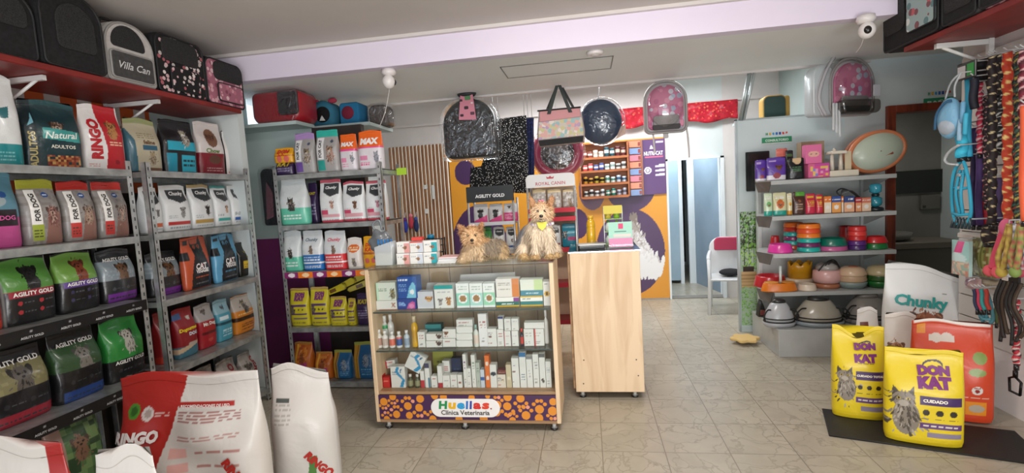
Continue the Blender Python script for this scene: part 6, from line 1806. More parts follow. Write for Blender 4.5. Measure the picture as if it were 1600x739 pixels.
# ================================================================== DOGS
def blobs(parts):
    m = MB()
    for p in parts:
        c, r = p[0], p[1]
        if len(p) > 2 and p[2]:
            q = MB().ell((0, 0, 0), r, '888888', 20, 14); q.xf(Matrix.Translation(c) @ Euler(p[2]).to_matrix().to_4x4()); m.add(q.v[0], q.f, (.5, .5, .5), True)
        else: m.ell(c, r, '888888', 20, 14)
    return m


def limb(a, b, r0, r1, k=6):
    return [(tuple(Vector(a).lerp(Vector(b), i / k)), tuple([r0 + (r1 - r0) * i / k] * 3)) for i in range(k + 1)]


def make_dog(label, loc, rz, parts, colf, hairf, N, eyes, nose, extras=(), seed=4, scale=1.0):
    o = blobs(parts).build('dog', HAIR)
    rm = o.modifiers.new('r', 'REMESH'); rm.mode = 'VOXEL'; rm.voxel_size = .0042
    sm_ = o.modifiers.new('s', 'SMOOTH'); sm_.iterations = 5; sm_.factor = .6
    dg = bpy.context.evaluated_depsgraph_get()
    me = bpy.data.meshes.new_from_object(o.evaluated_get(dg)); old = o.data
    o.modifiers.clear(); o.data = me; bpy.data.meshes.remove(old)
    n = len(me.vertices); co = np.zeros(n * 3); me.vertices.foreach_get('co', co); co = co.reshape(-1, 3)
    for a in list(me.color_attributes): me.color_attributes.remove(a)
    at_ = me.color_attributes.new('Col', 'FLOAT_COLOR', 'POINT'); C4 = np.ones((n, 4)); rs = np.random.RandomState(seed)
    C4[:, :3] = [S(colf(Vector(p))) for p in co]; at_.data.foreach_set('color', C4.ravel())
    me.polygons.foreach_set('use_smooth', [True] * len(me.polygons))
    me.materials.clear(); me.materials.append(HAIR)
    # coat
    me.calc_loop_triangles(); T = np.zeros(len(me.loop_triangles) * 3, int); me.loop_triangles.foreach_get('vertices', T); T = T.reshape(-1, 3)
    A_, B_, D_ = co[T[:, 0]], co[T[:, 1]], co[T[:, 2]]; cr = np.cross(B_ - A_, D_ - A_); ar = np.linalg.norm(cr, axis=1); nn = cr / np.maximum(ar[:, None], 1e-12)
    idx = rs.choice(len(T), N, p=ar / ar.sum()); u = rs.rand(N, 1); v = rs.rand(N, 1); f_ = (u + v) > 1; u = np.where(f_, 1 - u, u); v = np.where(f_, 1 - v, v)
    P = A_[idx] + (B_[idx] - A_[idx]) * u + (D_[idx] - A_[idx]) * v
    V = []; C = []; Fs = []; k = 0
    for p, nr in zip(P, nn[idx]):
        p = Vector(p); nr = Vector(nr); q = hairf(p)
        if q is None: continue
        L, flow, wd = q
        L *= rs.uniform(.6, 1.25)
        d = (nr * .45 + Vector(flow) + Vector(rs.normal(0, .22, 3))).normalized()
        s_ = d.cross(nr)
        if s_.length < .05: s_ = d.cross(Vector((0, 1, 0)))
        s_.normalize(); s_ *= wd
        p1 = p + d * L * .5; p2 = p + d * L + Vector((0, 0, -.22 * L))
        c = np.array(S(colf(p))) * rs.uniform(.72, 1.22)
        c2 = np.minimum(c * 1.12, 1)
        p1.z = max(p1.z, .001); p2.z = max(p2.z, .0005)
        pp = p - nr * .002; pp.z = max(pp.z, .002)
        V += [tuple(pp - s_), tuple(pp + s_), tuple(p1 + s_ * .8), tuple(p1 - s_ * .8), tuple(p2)]
        C += [c, c, c, c, c2]; Fs += [(k, k + 1, k + 2, k + 3), (k + 3, k + 2, k + 4)]; k += 5
    fur = MB().add(V, Fs, np.array(C), True).build('fur_coat', HAIR, o)
    for e in eyes:
        x = MB().ell((0, 0, 0), (.0085, .006, .0085), '140c08', 14, 10).build('eye', PLAS, o, e)
    MB().ell((0, 0, 0), (.011, .008, .009), '120e0c', 14, 10).build('nose', PLAS, o, nose)
    MB().ell((0, 0, 0), (.014, .004, .003), '3a1c18', 12, 8).build('mouth', PLAS, o, (nose[0], nose[1] + .006, nose[2] - .018))
    for nm, mb, mt_, l_ in extras:
        x = mb.build(nm, mt_, o)
        if l_: x['label'] = l_
    o.location = loc; o.rotation_euler = (0, 0, rz); o.scale = (scale,) * 3
    return tag(o, label, 'dog')


# sitting dog
pB = at(846, 404, 'y', 3.24)
HB = Vector((.0, -.02, .265))
partsB = [(tuple(HB), (.052, .05, .05)), ((0, -.055, .250), (.03, .03, .024)), ((0, -.068, .243), (.021, .022, .017)), ((0, -.03, .295), (.035, .035, .025)),
          ((-.050, .0, .318), (.020, .010, .046), (0, -.38, .2)), ((.050, .0, .318), (.020, .010, .046), (0, .38, -.2)),
          ((-.005, .0, .205), (.05, .05, .045)), ((-.01, .0, .155), (.062, .058, .075)), ((-.04, .03, .15), (.065, .065, .08)), ((-.08, .07, .115), (.07, .065, .085)), ((-.105, .09, .075), (.07, .075, .07)),
          ((-.12, .04, .05), (.045, .06, .045)), ((-.118, -.02, .018), (.026, .045, .018)), ((.055, .03, .045), (.035, .05, .045)), ((.065, -.02, .017), (.024, .035, .017))]
partsB += limb((-.045, -.03, .15), (-.048, -.045, .02), .030, .021) + limb((.03, -.03, .15), (.033, -.045, .02), .030, .021)
partsB += [((-.048, -.062, .016), (.024, .032, .016)), ((.034, -.062, .016), (.024, .032, .016))]


def colB(p):
    if p.z > .292 and abs(p.x) > .028: return 'b88a64' if p.y < -.0 else '9a7a5c'
    if p.z > .235:
        return 'e8ccaa' if (p - HB).length < .08 and p.y < -.045 else 'dcb88c'
    if p.y > .02 and p.x < .0 and p.z > .05: return '8f8e92'
    if p.z < .04: return 'c8a878'
    return 'e2d0b6'


def hairB(p):
    if p.z < .03: return .014, (0, -.2, -.2), .0016
    if p.z > .295 and abs(p.x) > .035: return .016, (p.x * 6, 0, .8), .0014
    if p.z > .225:
        d = Vector((p.x, 0, p.z - .25)); 
        if p.y < -.06 and d.length < .03: return .012, (d.x * 20, -.1, -.5), .0013
        return .026, (d.x * 14, -.1, d.z * 8 - .3), .0016
    return .040, (p.x * 2, -.1, -1.0), .0018


band = MB(); 
band.slab([(-.030, .215), (.030, .215), (.022, .185), (0, .165), (-.022, .185)], -.072, -.066, 'd8cf5a', .002)
har = MB()
for i in range(16):
    a = -2.6 + 5.2 * i / 15; har.ell((.062 * math.sin(a) - .004, -.058 * math.cos(a) * .9, .20 - .004 * math.cos(a)), (.009, .006, .009), ['d8d0dc', 'a898b8', 'e0d8d8'][i % 3], 8, 6)
bow = MB().ell((-.008, -.035, .335), (.009, .005, .006), 'd87a9a', 8, 6).ell((.008, -.035, .335), (.009, .005, .006), 'd87a9a', 8, 6)
make_dog('small long haired terrier sitting upright on the counter with a yellow bandana', (pB.x + .02, 3.25, ZT + .004), .02, partsB, colB, hairB, 9000,
         [(-.021, -.066, .278), (.021, -.066, .278)], (0, -.094, .250), [('bandana', band, CLOTH, 'pale yellow bandana'), ('beaded_collar', har, CLOTH, None), ('bow', bow, CLOTH, 'pink bow')], 4, 1.12)

pA = at(742, 408, 'y', 3.22)
HA = Vector((0, -.02, .145))
partsA = [(tuple(HA), (.054, .05, .05)), ((.006, -.057, .130), (.030, .03, .024)), ((.008, -.07, .124), (.021, .022, .017)), ((0, -.02, .178), (.036, .034, .024)),
          ((-.058, .0, .185), (.022, .010, .044), (0, -.75, .2)), ((.046, .0, .195), (.018, .010, .036), (0, .45, -.2)),
          ((0, .0, .085), (.055, .05, .055)), ((0, .02, .065), (.068, .07, .060)), ((.06, .05, .066), (.08, .075, .062)), ((.12, .05, .064), (.07, .06, .058)), ((.15, .03, .05), (.045, .05, .045)),
          ((.12, -.0, .03), (.05, .04, .03)), ((.16, -.02, .022), (.035, .028, .02))]
partsA += limb((-.045, .0, .05), (-.058, -.05, .022), .028, .022) + limb((.035, .0, .05), (.055, -.05, .022), .028, .022)
partsA += [((-.060, -.068, .017), (.025, .035, .017)), ((.058, -.068, .017), (.025, .035, .017))]


def colA(p):
    if p.z > .165 and abs(p.x) > .034: return 'b88a60'
    if p.z > .105 and abs(p.x) < .08: return 'e6c296' if p.y < -.045 else 'd0a878'
    if p.x > .16: return 'd0b48a'
    if p.x > .06 and p.z > .04: return '9c8c78'
    if p.x > .06: return 'a89474'
    return 'dfc6a2'


def hairA(p):
    if p.z < .025: return .014, (0, -.2, -.1), .0016
    if p.z > .18 and abs(p.x) > .04: return .014, (p.x * 6, 0, .6), .0014
    if p.z > .10 and abs(p.x) < .08:
        d = Vector((p.x, 0, p.z - .13))
        if p.y < -.06 and d.length < .03: return .012, (d.x * 20, -.1, -.5), .0013
        return .026, (d.x * 14, -.1, d.z * 8 - .3), .0016
    return .034, (p.x * 1.5, -.25, -.7), .0018


bow = MB().ell((-.008, -.02, .212), (.010, .005, .007), 'e0c8d0', 8, 6).ell((.010, -.02, .212), (.010, .005, .007), 'e0c8d0', 8, 6)
make_dog('small golden terrier lying on the counter with pricked ears', (pA.x - .01, 3.26, ZT + .004), .06, partsA, colA, hairA, 8000,
         [(-.020, -.066, .158), (.026, -.066, .158)], (.008, -.096, .131), [('bow', bow, CLOTH, 'pale pink bow')], 5, 1.12)

# ------------------------------------------------------------------ things on the second showcase
ZC = 1.1095
p = at(924, 375, 'y', 3.95)
t_ = thing('plastic_bottle', 'tall yellow plastic bottle standing on the oak showcase', 'bottle', (p.x, 3.95, ZC))
MB().lathe([(.030, 0), (.034, .006), (.034, .05), (.032, .055), (.034, .06), (.034, .14), (.031, .15), (.034, .156), (.033, .18), (.026, .205), (.018, .215), (.018, .222)], 'd8a81e', 24).build('body', attr_mat('amber_plastic', .18, coat=.5), t_)
MB().lathe([(.021, 0), (.021, .022), (.018, .026), (0, .026)], 'e0b030', 20).build('cap', PLAS, t_, (0, 0, .218))
p = at(942, 372, 'y', 4.02); q = at(958, 360, 'y', 4.02)
t_ = thing('spray_stand', 'clear stand of white bottles with yellow and lime tops on the oak showcase', 'display stand', (q.x, 4.02, ZC))
for sx in (-.068, .075): MB().box(sx - .003, 0, 0, sx + .003, .10, .30, 'd8e0d8').build('side_panel', MILKY, t_)
for zz in (0, .10, .20): MB().box(-.066, 0, zz, .073, .10, zz + .005, 'b8d8a0').build('shelf', PLAS, t_)
MB().box(-.07, -.002, .245, .075, .004, .31, 'd8c850').build('header', CARD, t_)
for zz, cs in ((.006, ('dfe6e0', 'd8e0dc')), (.106, ('e6eae6', 'd0d8d8')), (.206, ('e0c850', '9ac840'))):
    for i in range(2):
        MB().lathe([(.024, 0), (.025, .04), (.014, .06), (.010, .068)], cs[i], 16).lathe([(.011, 0), (.011, .018), (0, .019)], ['7ab84a', 'a8d050'][i], 12, (0, 0, .067)).build('spray_bottle', PLAS, t_, (-.035 + .068 * i, .045, zz))
P_, w, h, r = face(951, 988, 346, ZC, 'y', 3.80)
t_ = thing('leaflet_holder', 'clear holder with a mint and pink leaflet on the oak showcase', 'leaflet', P_)
MB().box(-w / 2, .004, 0, w / 2, .012, h * .98, 'a6d8c4').box(-w / 2, .0, .004, w / 2, .004, h * .36, 'dc7aa8').box(-w * .08, .0015, h * .72, w * .12, .004, h * .92, 'd84a78').box(-w * .25, .002, h * .60, w * .25, .004, h * .63, '4a7a70').box(-w * .3, .002, h * .40, w * .45, .004, h * .52, 'd8d4cc').build('leaflet', CARD, t_)
MB().slab([(-w / 2 - .004, 0), (w / 2 + .004, 0), (w / 2 + .004, h * .4), (-w / 2 - .004, h * .4)], -.03, -.026, 'ffffff', .001).box(-w / 2 - .004, -.03, 0, w / 2 + .004, .03, .003, 'd8d8d8').build('clear_pocket', GLASS, t_)
P_, w, h, r = face(902, 948, 383, ZC, 'y', 3.78)
t_ = thing('card_reader', 'dark desk printer with a white paper sheet on the oak showcase', 'printer', P_, .1)
MB().slab(arch(w * .9, .03, .01, .006), 0, .10, '2e302e', .006).build('body', PLAS, t_)
MB().slab([(-w * .48, .030), (w * .42, .030), (w * .48, .036), (-w * .42, .036)], -.01, .11, 'e0e0dc', .001).build('paper', CARD, t_)
P_, w, h, r = face(918, 934, 371, ZC, 'y', 4.05)
tag(MB().box(-w / 2, 0, 0, w / 2, .10, .022, 'c09a78', .003).build('cardboard_pad', CARD, None, P_), 'low tan cardboard pad under the yellow bottle', 'cardboard')

# ================================================================== PARTITION AND GONDOLA ON THE RIGHT
YP = 5.35
PB = noise_mat('pale_aqua_board', 'c9d8da', 'd2dfe0', 2, .35)
struct(MB().box(1.504, YP, 0, 2.50, YP + .03, 2.155).build('wall_partition', PB))
struct(MB().box(1.495, YP - .006, 0, 1.515, YP + .036, 2.165, 'b8c4c6', .002).box(1.495, YP - .006, 2.15, 2.5, YP + .036, 2.165, 'b8c4c6', .002).build('trim_partition', METAL))


def greenery(A):
    A.rect(0, 0, 1, 1, 'a8bca8'); r = np.random.RandomState(9)
    for i in range(300): A.ell(r.uniform(0, 1), r.uniform(.68, 1), r.uniform(.03, .09), r.uniform(.02, .05), ['2c5a1c', '4f8a2a', '1a2c14', '7ab04a', '3a4a24'][r.randint(5)], r.uniform(0, 3))
    for i in range(4): A.rect(.15 + i * .22, .5, .19 + i * .22, .8, '1c2a14')
    for i in range(160): A.ell(r.uniform(0, 1), r.uniform(.50, .72), r.uniform(.02, .06), r.uniform(.015, .04), ['8cc83a', '6aa82a', 'a8d858', '4a7a20'][r.randint(4)], r.uniform(0, 3))
    A.rect(.1, .46, .6, .52, '2c2018'); A.rect(0, .34, 1, .475, 'c8a878')
    for i in range(4): A.rect(0, .35 + i * .03, 1, .36 + i * .03, 'a8885c')
    for i in range(500): A.ell(r.uniform(0, 1), r.uniform(.0, .34), r.uniform(.02, .05), r.uniform(.01, .03), ['7ab058', '8cc068', '689a48', 'a0cc80'][r.randint(4)])


a = at(1155, 335, 'y', YP).x + .0; w = .205
o = panel('garden_poster', w, 1.17, 40, 130, '7ab058', greenery, PRINT, None, (1.52 + w / 2, YP - .010, .07)); tag(o, 'narrow green poster of potted plants on the partition edge', 'poster')
a, b = at(1165, 238, 'y', YP - .02), at(1203, 297, 'y', YP - .02)
t_ = thing('wall_screen', 'dark glass screen on the partition behind the purple pouches', 'screen', ((a.x + b.x) / 2, YP - .03, b.z))
w, h = b.x - a.x, a.z - b.z
MB().box(-w / 2, 0, 0, w / 2, .028, h, '16181a', .006).build('housing', PLAS, t_)
MB().box(-w / 2 + .02, -.003, .02, w / 2 - .02, .002, h - .02, '0a0c0c').build('glass', PLAS, t_)


def signplate(name, label, x0, x1, y0, y1, Y, txt, big):
    a, b = at(x0, y0, 'y', Y), at(x1, y1, 'y', Y); w = b.x - a.x; h = abs(b.z - a.z)
    t = thing(name, label, 'sign', ((a.x + b.x) / 2, Y, b.z))
    MB().slab(arch(w, h * .52, .006, .006, 3), -.006, 0, '2f8f62', .001).slab(arch(w, h * .1, .001, .001, 2, z=-h * .04), -.007, -.001, 'd8dcd8', .0005).build('green_plate', PRINT, t)
    mb = MB(); text_on(mb, txt, 0, h * .26, w * .78, 'd8ece0', None, 0, .04, off=.0075, height=h * .22); mb.build('lettering', PRINT, t)
    mb = MB(); x = -w * .33
    for ch, c in zip('Huellas', ('1f8a4c', 'e2b01e', '2f9ad0', '2f6fc0', '35469c', 'd0342c', 'd8452e')):
        text_on(mb, ch, x, h * .82, w * .07, c, None, 0, .06, off=.004, height=h * .22); x += w * .11
    mb.build('logo_lettering', PRINT, t)


signplate('room_sign', 'small green room sign with coloured letters above it on the pale partition', 1190, 1237, 207, 222, YP - .002, 'CONSULTORIO', 1)
signplate('room_sign', 'green bathroom sign above the brown door frame', 1443, 1492, 143, 163, YP - .002, 'BAÑO', 1)

GX0, GX1, GY = 1.60, 2.60, 4.70
SHG = noise_mat('grey_shelf_metal', 'a8aaa8', 'b4b6b4', 5, .4)
SHD = noise_mat('dark_grey_metal', '54524f', '605e5b', 5, .45)
SHW = noise_mat('white_shelf_metal', 'c4c8c6', 'd0d4d2', 5, .45)
t_ = thing('gondola_shelf', 'grey metal display shelf of bowls, toys and carriers on the right', 'shelf unit', (0, GY, 0))
GZ = [1.537, 1.222, .887, .541]
MB().box(1.675, .56, 0, 2.62, .60, 1.70).build('back_panel', SHW, t_)
for x in (1.675, 2.60): MB().box(x - .015, .53, 0, x + .015, .61, 1.72).build('upright', SHW, t_)
for i, z in enumerate(GZ):
    pts = [(GX0 + .006 * i, 0), (GX1, 0), (GX1 + .02, .55), (1.665, .55), (1.545, .22)]
    n = len(pts); V = [(x, y, z - .006) for x, y in pts] + [(x, y, z) for x, y in pts]
    Fs = [tuple(range(n - 1, -1, -1)), tuple(range(n, 2 * n))] + [(k, (k + 1) % n, n + (k + 1) % n, n + k) for k in range(n)]
    o = MB().add(V, Fs, (.5, .5, .5)).build('shelf', SHG, t_)
    MB().box(GX0 + .006 * i, -.004, z - .035, GX1, .0, z - .0002).build('shelf_lip', SHG, o)
    # angled end bracket on the left
    V = [(1.540, .24, z - .001), (GX0 + .004, .0, z - .001), (GX0 - .01, .03, z - .10), (1.555, .20, z - .10)]
    V2 = [(x + .006, y + .004, zz) for x, y, zz in V]
    MB().add(V + V2, [(0, 1, 2, 3), (4, 7, 6, 5), (0, 4, 5, 1), (1, 5, 6, 2), (2, 6, 7, 3), (3, 7, 4, 0)], (.3, .3, .3)).build('end_bracket', SHD, t_)
    V = [(GX1 + .001, .02, z - .008), (GX1 + .008, .54, z - .008), (GX1 + .008, .54, z - .16), (GX1 + .001, .30, z - .09)]
    V2 = [(x + .006, y, zz) for x, y, zz in V]
    MB().add(V + V2, [(0, 1, 2, 3), (4, 7, 6, 5), (0, 4, 5, 1), (1, 5, 6, 2), (2, 6, 7, 3), (3, 7, 4, 0)], (.7, .7, .7)).build('side_bracket', SHW, t_)
MB().box(1.590, -.16, 0, 2.62, .55, .245, ch=.004).build('base_plinth', SHG, t_)


# ---- top shelf goods
def pouch(label, x0, x1, yt, z, Y, base, ops, t=.045, grp=None, yaw=0.0, **k):
    return bag('treat_pouch', label, 'pouch', x0, x1, yt, z, 'y', Y, ops, t=t, base=base, seal=.07, group=grp, yaw=yaw, taper=.02, p=2.6, wr=.7, res=1.0, **k)


def p_dog(body, foot):
    def f(A): A.rect(0, 0, 1, 1, body); A.rect(0, 0, 1, foot, 'd8d4dc'); A.dog(.62, .55, .17, '7a4a2c', '4a2a18', None, False); A.ell(.5, .2, .22, .16, '8a2a3a'); A.rect(.1, .8, .5, .88, 'b8a0d8')
    return f
def p_mix(body, c1, c2):
    def f(A): A.rect(0, 0, 1, 1, body); A.rect(0, 0, 1, .2, c2); A.ell(.5, .5, .3, .35, c1); A.lines(.15, .72, .85, .88, 2, 'f0f0ea'); A.dog(.5, .45, .15, '9a6a44', '5c3c28', None, False)
    return f
def p_plain(c1, c2):
    def f(A): A.rect(0, 0, 1, 1, c1); A.lines(.15, .35, .85, .7, 4, c2); A.rect(.1, .78, .9, .88, c2)
    return f


z = GZ[0] + .002
pouch('purple pouch behind the larger one at the left of the top gondola shelf', 1181, 1200, 250, z, 4.80, '5b3a9c', p_dog('5b3a9c', .1))
pouch('large purple dog treat pouch with a white foot', 1199, 1229, 246, z, 4.74, '5b3a9c', p_dog('5b3a9c', .22))
pouch('tall black pouch behind the black and cream one', 1229, 1241, 235, z, 4.86, '1c1c20', p_plain('1c1c20', '4a6a3a'))
pouch('black and cream treat pouch beside the purple ones', 1233, 1258, 247, z, 4.75, '16161a', lambda A: (A.rect(0, 0, 1, 1, '16161a'), A.ell(.55, .92, .3, .3, 'd8b890'), A.lines(.2, .35, .8, .6, 3, '5a8a5a')))
o_bone = MB()
for k, (px_, py_) in enumerate(((1206, 240), (1249, 228))):
    p = at(px_, py_ + 8, 'y', 4.84)
    m = MB()
    for sx, sz in ((-.02, .02), (.02, .02), (-.02, -.02), (.02, -.02)): m.ell((sx, 0, sz), (.017, .015, .017), 'dcdcd8', 12, 8)
    m.tube([(0, 0, -.10), (0, 0, .02)], .012, '2a2a2a', 8); m.ell((0, 0, 0), (.028, .014, .014), 'b8b8b4', 12, 8)
    o = m.build('toy', PLAS, None, (p.x, 4.85 + .02, GZ[0] + .102)); tag(o, ['black and white bone toy behind the purple pouches', 'black and white bone toy standing over the black pouch'][k], 'toy')
carton('pink carton, lower one with colourful print on the top gondola shelf', 1263, 1296, 250, z, 4.76, 'd8608e', h=.125, ops= lambda A: (A.rect(.3, .35, 1, 1, 'c8489a'), A.mottle(.1, .1, .95, .8, ['e8a0c0', 'd84888', '7a8ad0', 'e8c060'], .12, .6)), d=.09, name='toy_box')
carton('pink carton with a smiling face, upper one on the top gondola shelf', 1259, 1284, 226, z + .128, 4.78, 'e070a0', lambda A: (A.ell(.5, .5, .35, .2, 'e8b0a0'), A.ell(.36, .5, .05, .05, '3a2a2a'), A.ell(.64, .5, .05, .05, '3a2a2a')), .08, name='toy_box')
carton('brown cardboard box behind the pink cartons', 1252, 1288, 221, z, 4.97, '9a8468', None, .10, name='cardboard_box')
pouch('salmon topped black pouch between the bone toys', 1214, 1232, 232, z, 4.92, '1c1c1e', lambda A: A.rect(0, .75, 1, 1, 'e07868'))

pl, pr = at(1297, 268, 'y', 4.76), at(1343, 264, 'y', 4.76)
t_ = thing('cat_tower', 'small cream plastic cat tower with posts on the top gondola shelf', 'cat tower', ((pl.x + pr.x) / 2, 4.76, z))
w = pr.x - pl.x
MB().slab(arch(w, .055, .01, .008), 0, .18, 'e2d8c4', .008).build('base', PLAS, t_)
for sx in (-.30, .0): MB().tube([(w * sx, .07, .055), (w * sx, .07, .20)], .014, 'ded4c4', 12, rad=[.018, .012]).build('post', PLAS, t_)
MB().slab(arch(w * .52, .025, .008, .004, x=-w * .15, z=.20), .01, .14, 'e6dccb', .006).build('platform', PLAS, t_)
MB().tube([(-w * .3, .03, .225), (-w * .3, .03, .25)], .02, 'ddd2c0', 10, rad=[.02, .005]).build('knob', PLAS, t_)
MB().slab(arch(w * .22, .17, .006, .004, x=w * .22, z=.05), .05, .06, 'd8c8a8', .003).build('side_board', PLAS, t_)

# litter tray hood leaning on its side
c_ = at(1361, 240, 'y', 5.10)
t_ = thing('litter_tray', 'orange rimmed oval litter tray with a milky hood leaning on the top shelf', 'litter tray', (c_.x, 5.10, z))
RX, RZ_ = .25, .187
def oval(rx, rz, y, n=44, tilt=.32, cx=0, cz=.205):
    return [(cx + rx * math.cos(a) * math.cos(tilt) - rz * math.sin(a) * math.sin(tilt), y, cz + rx * math.cos(a) * math.sin(tilt) + rz * math.sin(a) * math.cos(tilt)) for a in [2 * PI * k / n for k in range(n)]]
def ring(specs, col, n=44):
    V = []; Fs = []
    for rx, rz, y in specs: V += oval(rx, rz, y, n)
    for i in range(len(specs) - 1):
        for k in range(n): Fs.append((i * n + k, i * n + (k + 1) % n, (i + 1) * n + (k + 1) % n, (i + 1) * n + k))
    return MB().add(V, Fs, S(col), True)
o = ring([(RX * .86, RZ_ * .84, -.10), (RX * .88, RZ_ * .86, -.115), (RX * .98, RZ_ * .98, -.11), (RX, RZ_, -.09), (RX * .97, RZ_ * .97, -.05), (RX * .90, RZ_ * .9, -.05)], 'e0885c').build('rim', PLAS, t_)
ring([(RX * .98, RZ_ * .98, -.05), (RX * 1.0, RZ_ * 1.0, -.03), (RX * .92, RZ_ * .9, .05), (RX * .7, RZ_ * .66, .09), (.01, .01, .095)], 'd8774c').build('tray', PLAS, t_)
ring([(RX * .87, RZ_ * .85, -.105), (RX * .7, RZ_ * .68, -.14), (RX * .4, RZ_ * .4, -.155), (.005, .005, -.16)], 'cdd8c4').build('hood', attr_mat('milky_green_plastic', .35, 0, coat=.2), t_)
MB().tube([(.02, -.150, .155), (.10, -.142, .185)], .012, 'c8683c', 8, rad=[.006, .016]).build('scoop', PLAS, t_)

# ---- second shelf
z = GZ[1] + .002
for (a, b, yt, bc, f, l) in ((1195, 1208, 302, 'c8d8b8', p_mix('c8d8b8', '5aa85a', '1f9a8a'), 'pale green pouch at the left end of the second gondola shelf'),
                             (1209, 1230, 301, 'c8c8a0', p_mix('d0cca0', 'c8642a', '1f9a8a'), 'cream pouch with an orange carrot print'),
                             (1231, 1239, 302, 'e0d8b0', p_mix('e0d8b0', 'd8a020', 'c88a1c'), 'narrow yellow and cream pouch'),
                             (1240, 1259, 300, '3a241c', lambda A: (A.rect(0, 0, 1, 1, '4a2c22'), A.rect(.2, .82, 1, 1, '5aa03a'), A.lines(.2, .2, .8, .5, 3, 'b09078'), A.dog(.5, .6, .14, '8a5a3c', '3a2018', None, False)), 'dark brown pouch with a green top corner'),
                             (1260, 1275, 303, 'c82a4a', p_plain('c82a4a', 'd8b030'), 'crimson pouch beside the brown one'),
                             (1276, 1287, 304, 'd0324a', p_plain('c83048', 'e8c83a'), 'red and yellow pouch left of the small cartons')):
    pouch(l, a, b, yt, z, 4.75, bc, f)
for k, (a, b, c, c2) in enumerate(((1288, 1299, 'e07a28', 'e8d8c0'), (1300, 1314, '2a4a94', 'e8a050'), (1315, 1318, 'e07a28', 'e8d8c0'), (1319, 1335, '2c4480', 'e8b088'), (1337, 1346, 'b8323a', 'e8a070'), (1347, 1361, 'd87a5c', 'e8c8a8'))):
    carton(['orange carton with a pale top, first of the small cat snack cartons', 'blue topped carton with a peach cat, second of the cat snack cartons', 'sliver of orange carton between two blue topped ones', 'blue topped carton with a white and peach print, middle of the row', 'red carton beside the salmon one', 'salmon carton with a white cat face, last of the row'][k],
           a, b, 307 if k < 4 else 309, z, 4.76, c, (lambda cc, c3: lambda A: (A.rect(0, 0, 1, .62, c3), A.ell(.5, .35, .3, .25, 'f0e8e0'), A.lines(.1, .75, .9, .9, 1, 'f0f0f0')))(c, c2), .06, name='snack_box', group='small cat snack cartons')
t_ = thing('wire_muzzle', 'grey wire basket muzzle lying over the snack cartons', 'muzzle', at(1328, 300, 'y', 4.86)); t_.location.z = z + .13
for q in range(5): MB().tube(catm([(-.075 + .0 * q, .0, .0), (-.05, -.02 + .012 * q, .04 + .006 * q), (.0, -.03 + .015 * q, .055), (.07, -.01 + .01 * q, .0)]), .0035, '6a6a68', 6).build('wire', METAL, t_)
MB().tube(catm([(-.07, .01, .01), (-.09, .04, .05), (-.02, .08, .075), (.07, .03, .02)]), .006, '3a3a3a', 6).build('strap', NYLON, t_)
carton('dark carton carrying the wire muzzle behind the snack cartons', 1312, 1344, 308, z, 4.86, '4a4440', None, .08, name='snack_box')
p = at(1372, 330, 'y', 4.76)
t_ = thing('water_dispenser', 'teal bottle water dispenser with a black base at the end of the second shelf', 'dispenser', (p.x, 4.80, z))
MB().lathe([(.06, 0), (.062, .02), (.05, .03), (.02, .035)], '1c2428', 24).build('base', PLAS, t_)
MB().lathe([(.02, .035), (.045, .05), (.050, .07), (.048, .11), (.022, .125)], '2f8a9c', 24).build('lower_bottle', attr_mat('teal_plastic', .15, coat=.6), t_)
MB().lathe([(.022, .125), (.030, .13), (.030, .145), (.022, .15)], '16282c', 24).build('collar', PLAS, t_)
MB().lathe([(.022, .15), (.044, .165), (.046, .20), (.045, .225), (.03, .235), (0, .235)], '3a9cb4', 24).build('upper_bottle', attr_mat('teal_plastic', .15, coat=.6), t_)


def bowl(label, px, yb, Y, rpx, h, col, inner=None, z=None, rim=None, flare=.86, group=None, name='pet_bowl', oval_=1.0):
    p = at(px, yb, 'y', Y); r = rpx / F * Y * .96
    o = MB().lathe([(r, 0), (r * .99, h * .12), (r * flare, h * .92), (r * flare * .96, h), (r * flare * .86, h * .97), (r * flare * .7, h * .45), (0, h * .40)], n=32, cols=[col] * 3 + [rim or col] * 2 + [inner or col] * 2, sy=oval_).build(name, PLAS, None, (p.x, Y + r * oval_, z + .0015))
    return tag(o, label, 'bowl', group)


z = GZ[2] + .001
bowl('hot pink bowl at the left end of the bowl shelf', 1226, 396, 4.71, 18, .075, 'd83a9a', 'e868b4', z)
bowl('small red bowl upside down behind the pink one', 1214, 386, 4.95, 8, .13, 'b02028', None, z, flare=.7)
st = [('e07a2a', .06), ('2aa8a0', .035), ('6a2a5a', .03), ('2aa8a0', .035), ('e8602a', .075)]
p = at(1252, 394, 'y', 4.80)
for nm, xx, cs in (('left', 1246, ['c84a2a', '2aa8a0', '7a2a5a', '2aa8a0', 'c03a2a', 'e0702a']), ('right', 1271, ['1fa89c', '6a2a5a', '1fa89c', 'e07a2a', 'd8502a', 'e87a2a'])):
    zz = z; Y_ = 4.93 if nm == 'left' else 4.72
    for i, c in enumerate(cs):
        bowl('%s bowl, %s of the %s stack of coloured bowls' % ({'c84a2a': 'brick red', '2aa8a0': 'teal', '7a2a5a': 'plum', 'c03a2a': 'red', 'e0702a': 'orange', '1fa89c': 'turquoise', '6a2a5a': 'plum', 'e07a2a': 'orange', 'd8502a': 'red orange', 'e87a2a': 'bright orange'}[c], ['bottom', 'second', 'third', 'fourth', 'fifth', 'top'][i], nm), xx, 394, Y_, 16.5 if nm == 'right' else 14, .040, c, None, zz, flare=.93, group='stacked coloured bowls'); zz += .0415
bowl('wide dark green bowl on top of the pink rimmed one', 1310.5, 392, 4.72, 20.5, .065, '0f6a58', '1c8a70', z + .042, group=None)
bowl('wide pink bowl under the dark green one', 1310.5, 392, 4.715, 21.5, .040, 'b85a8a', None, z, flare=.95)
zz = z
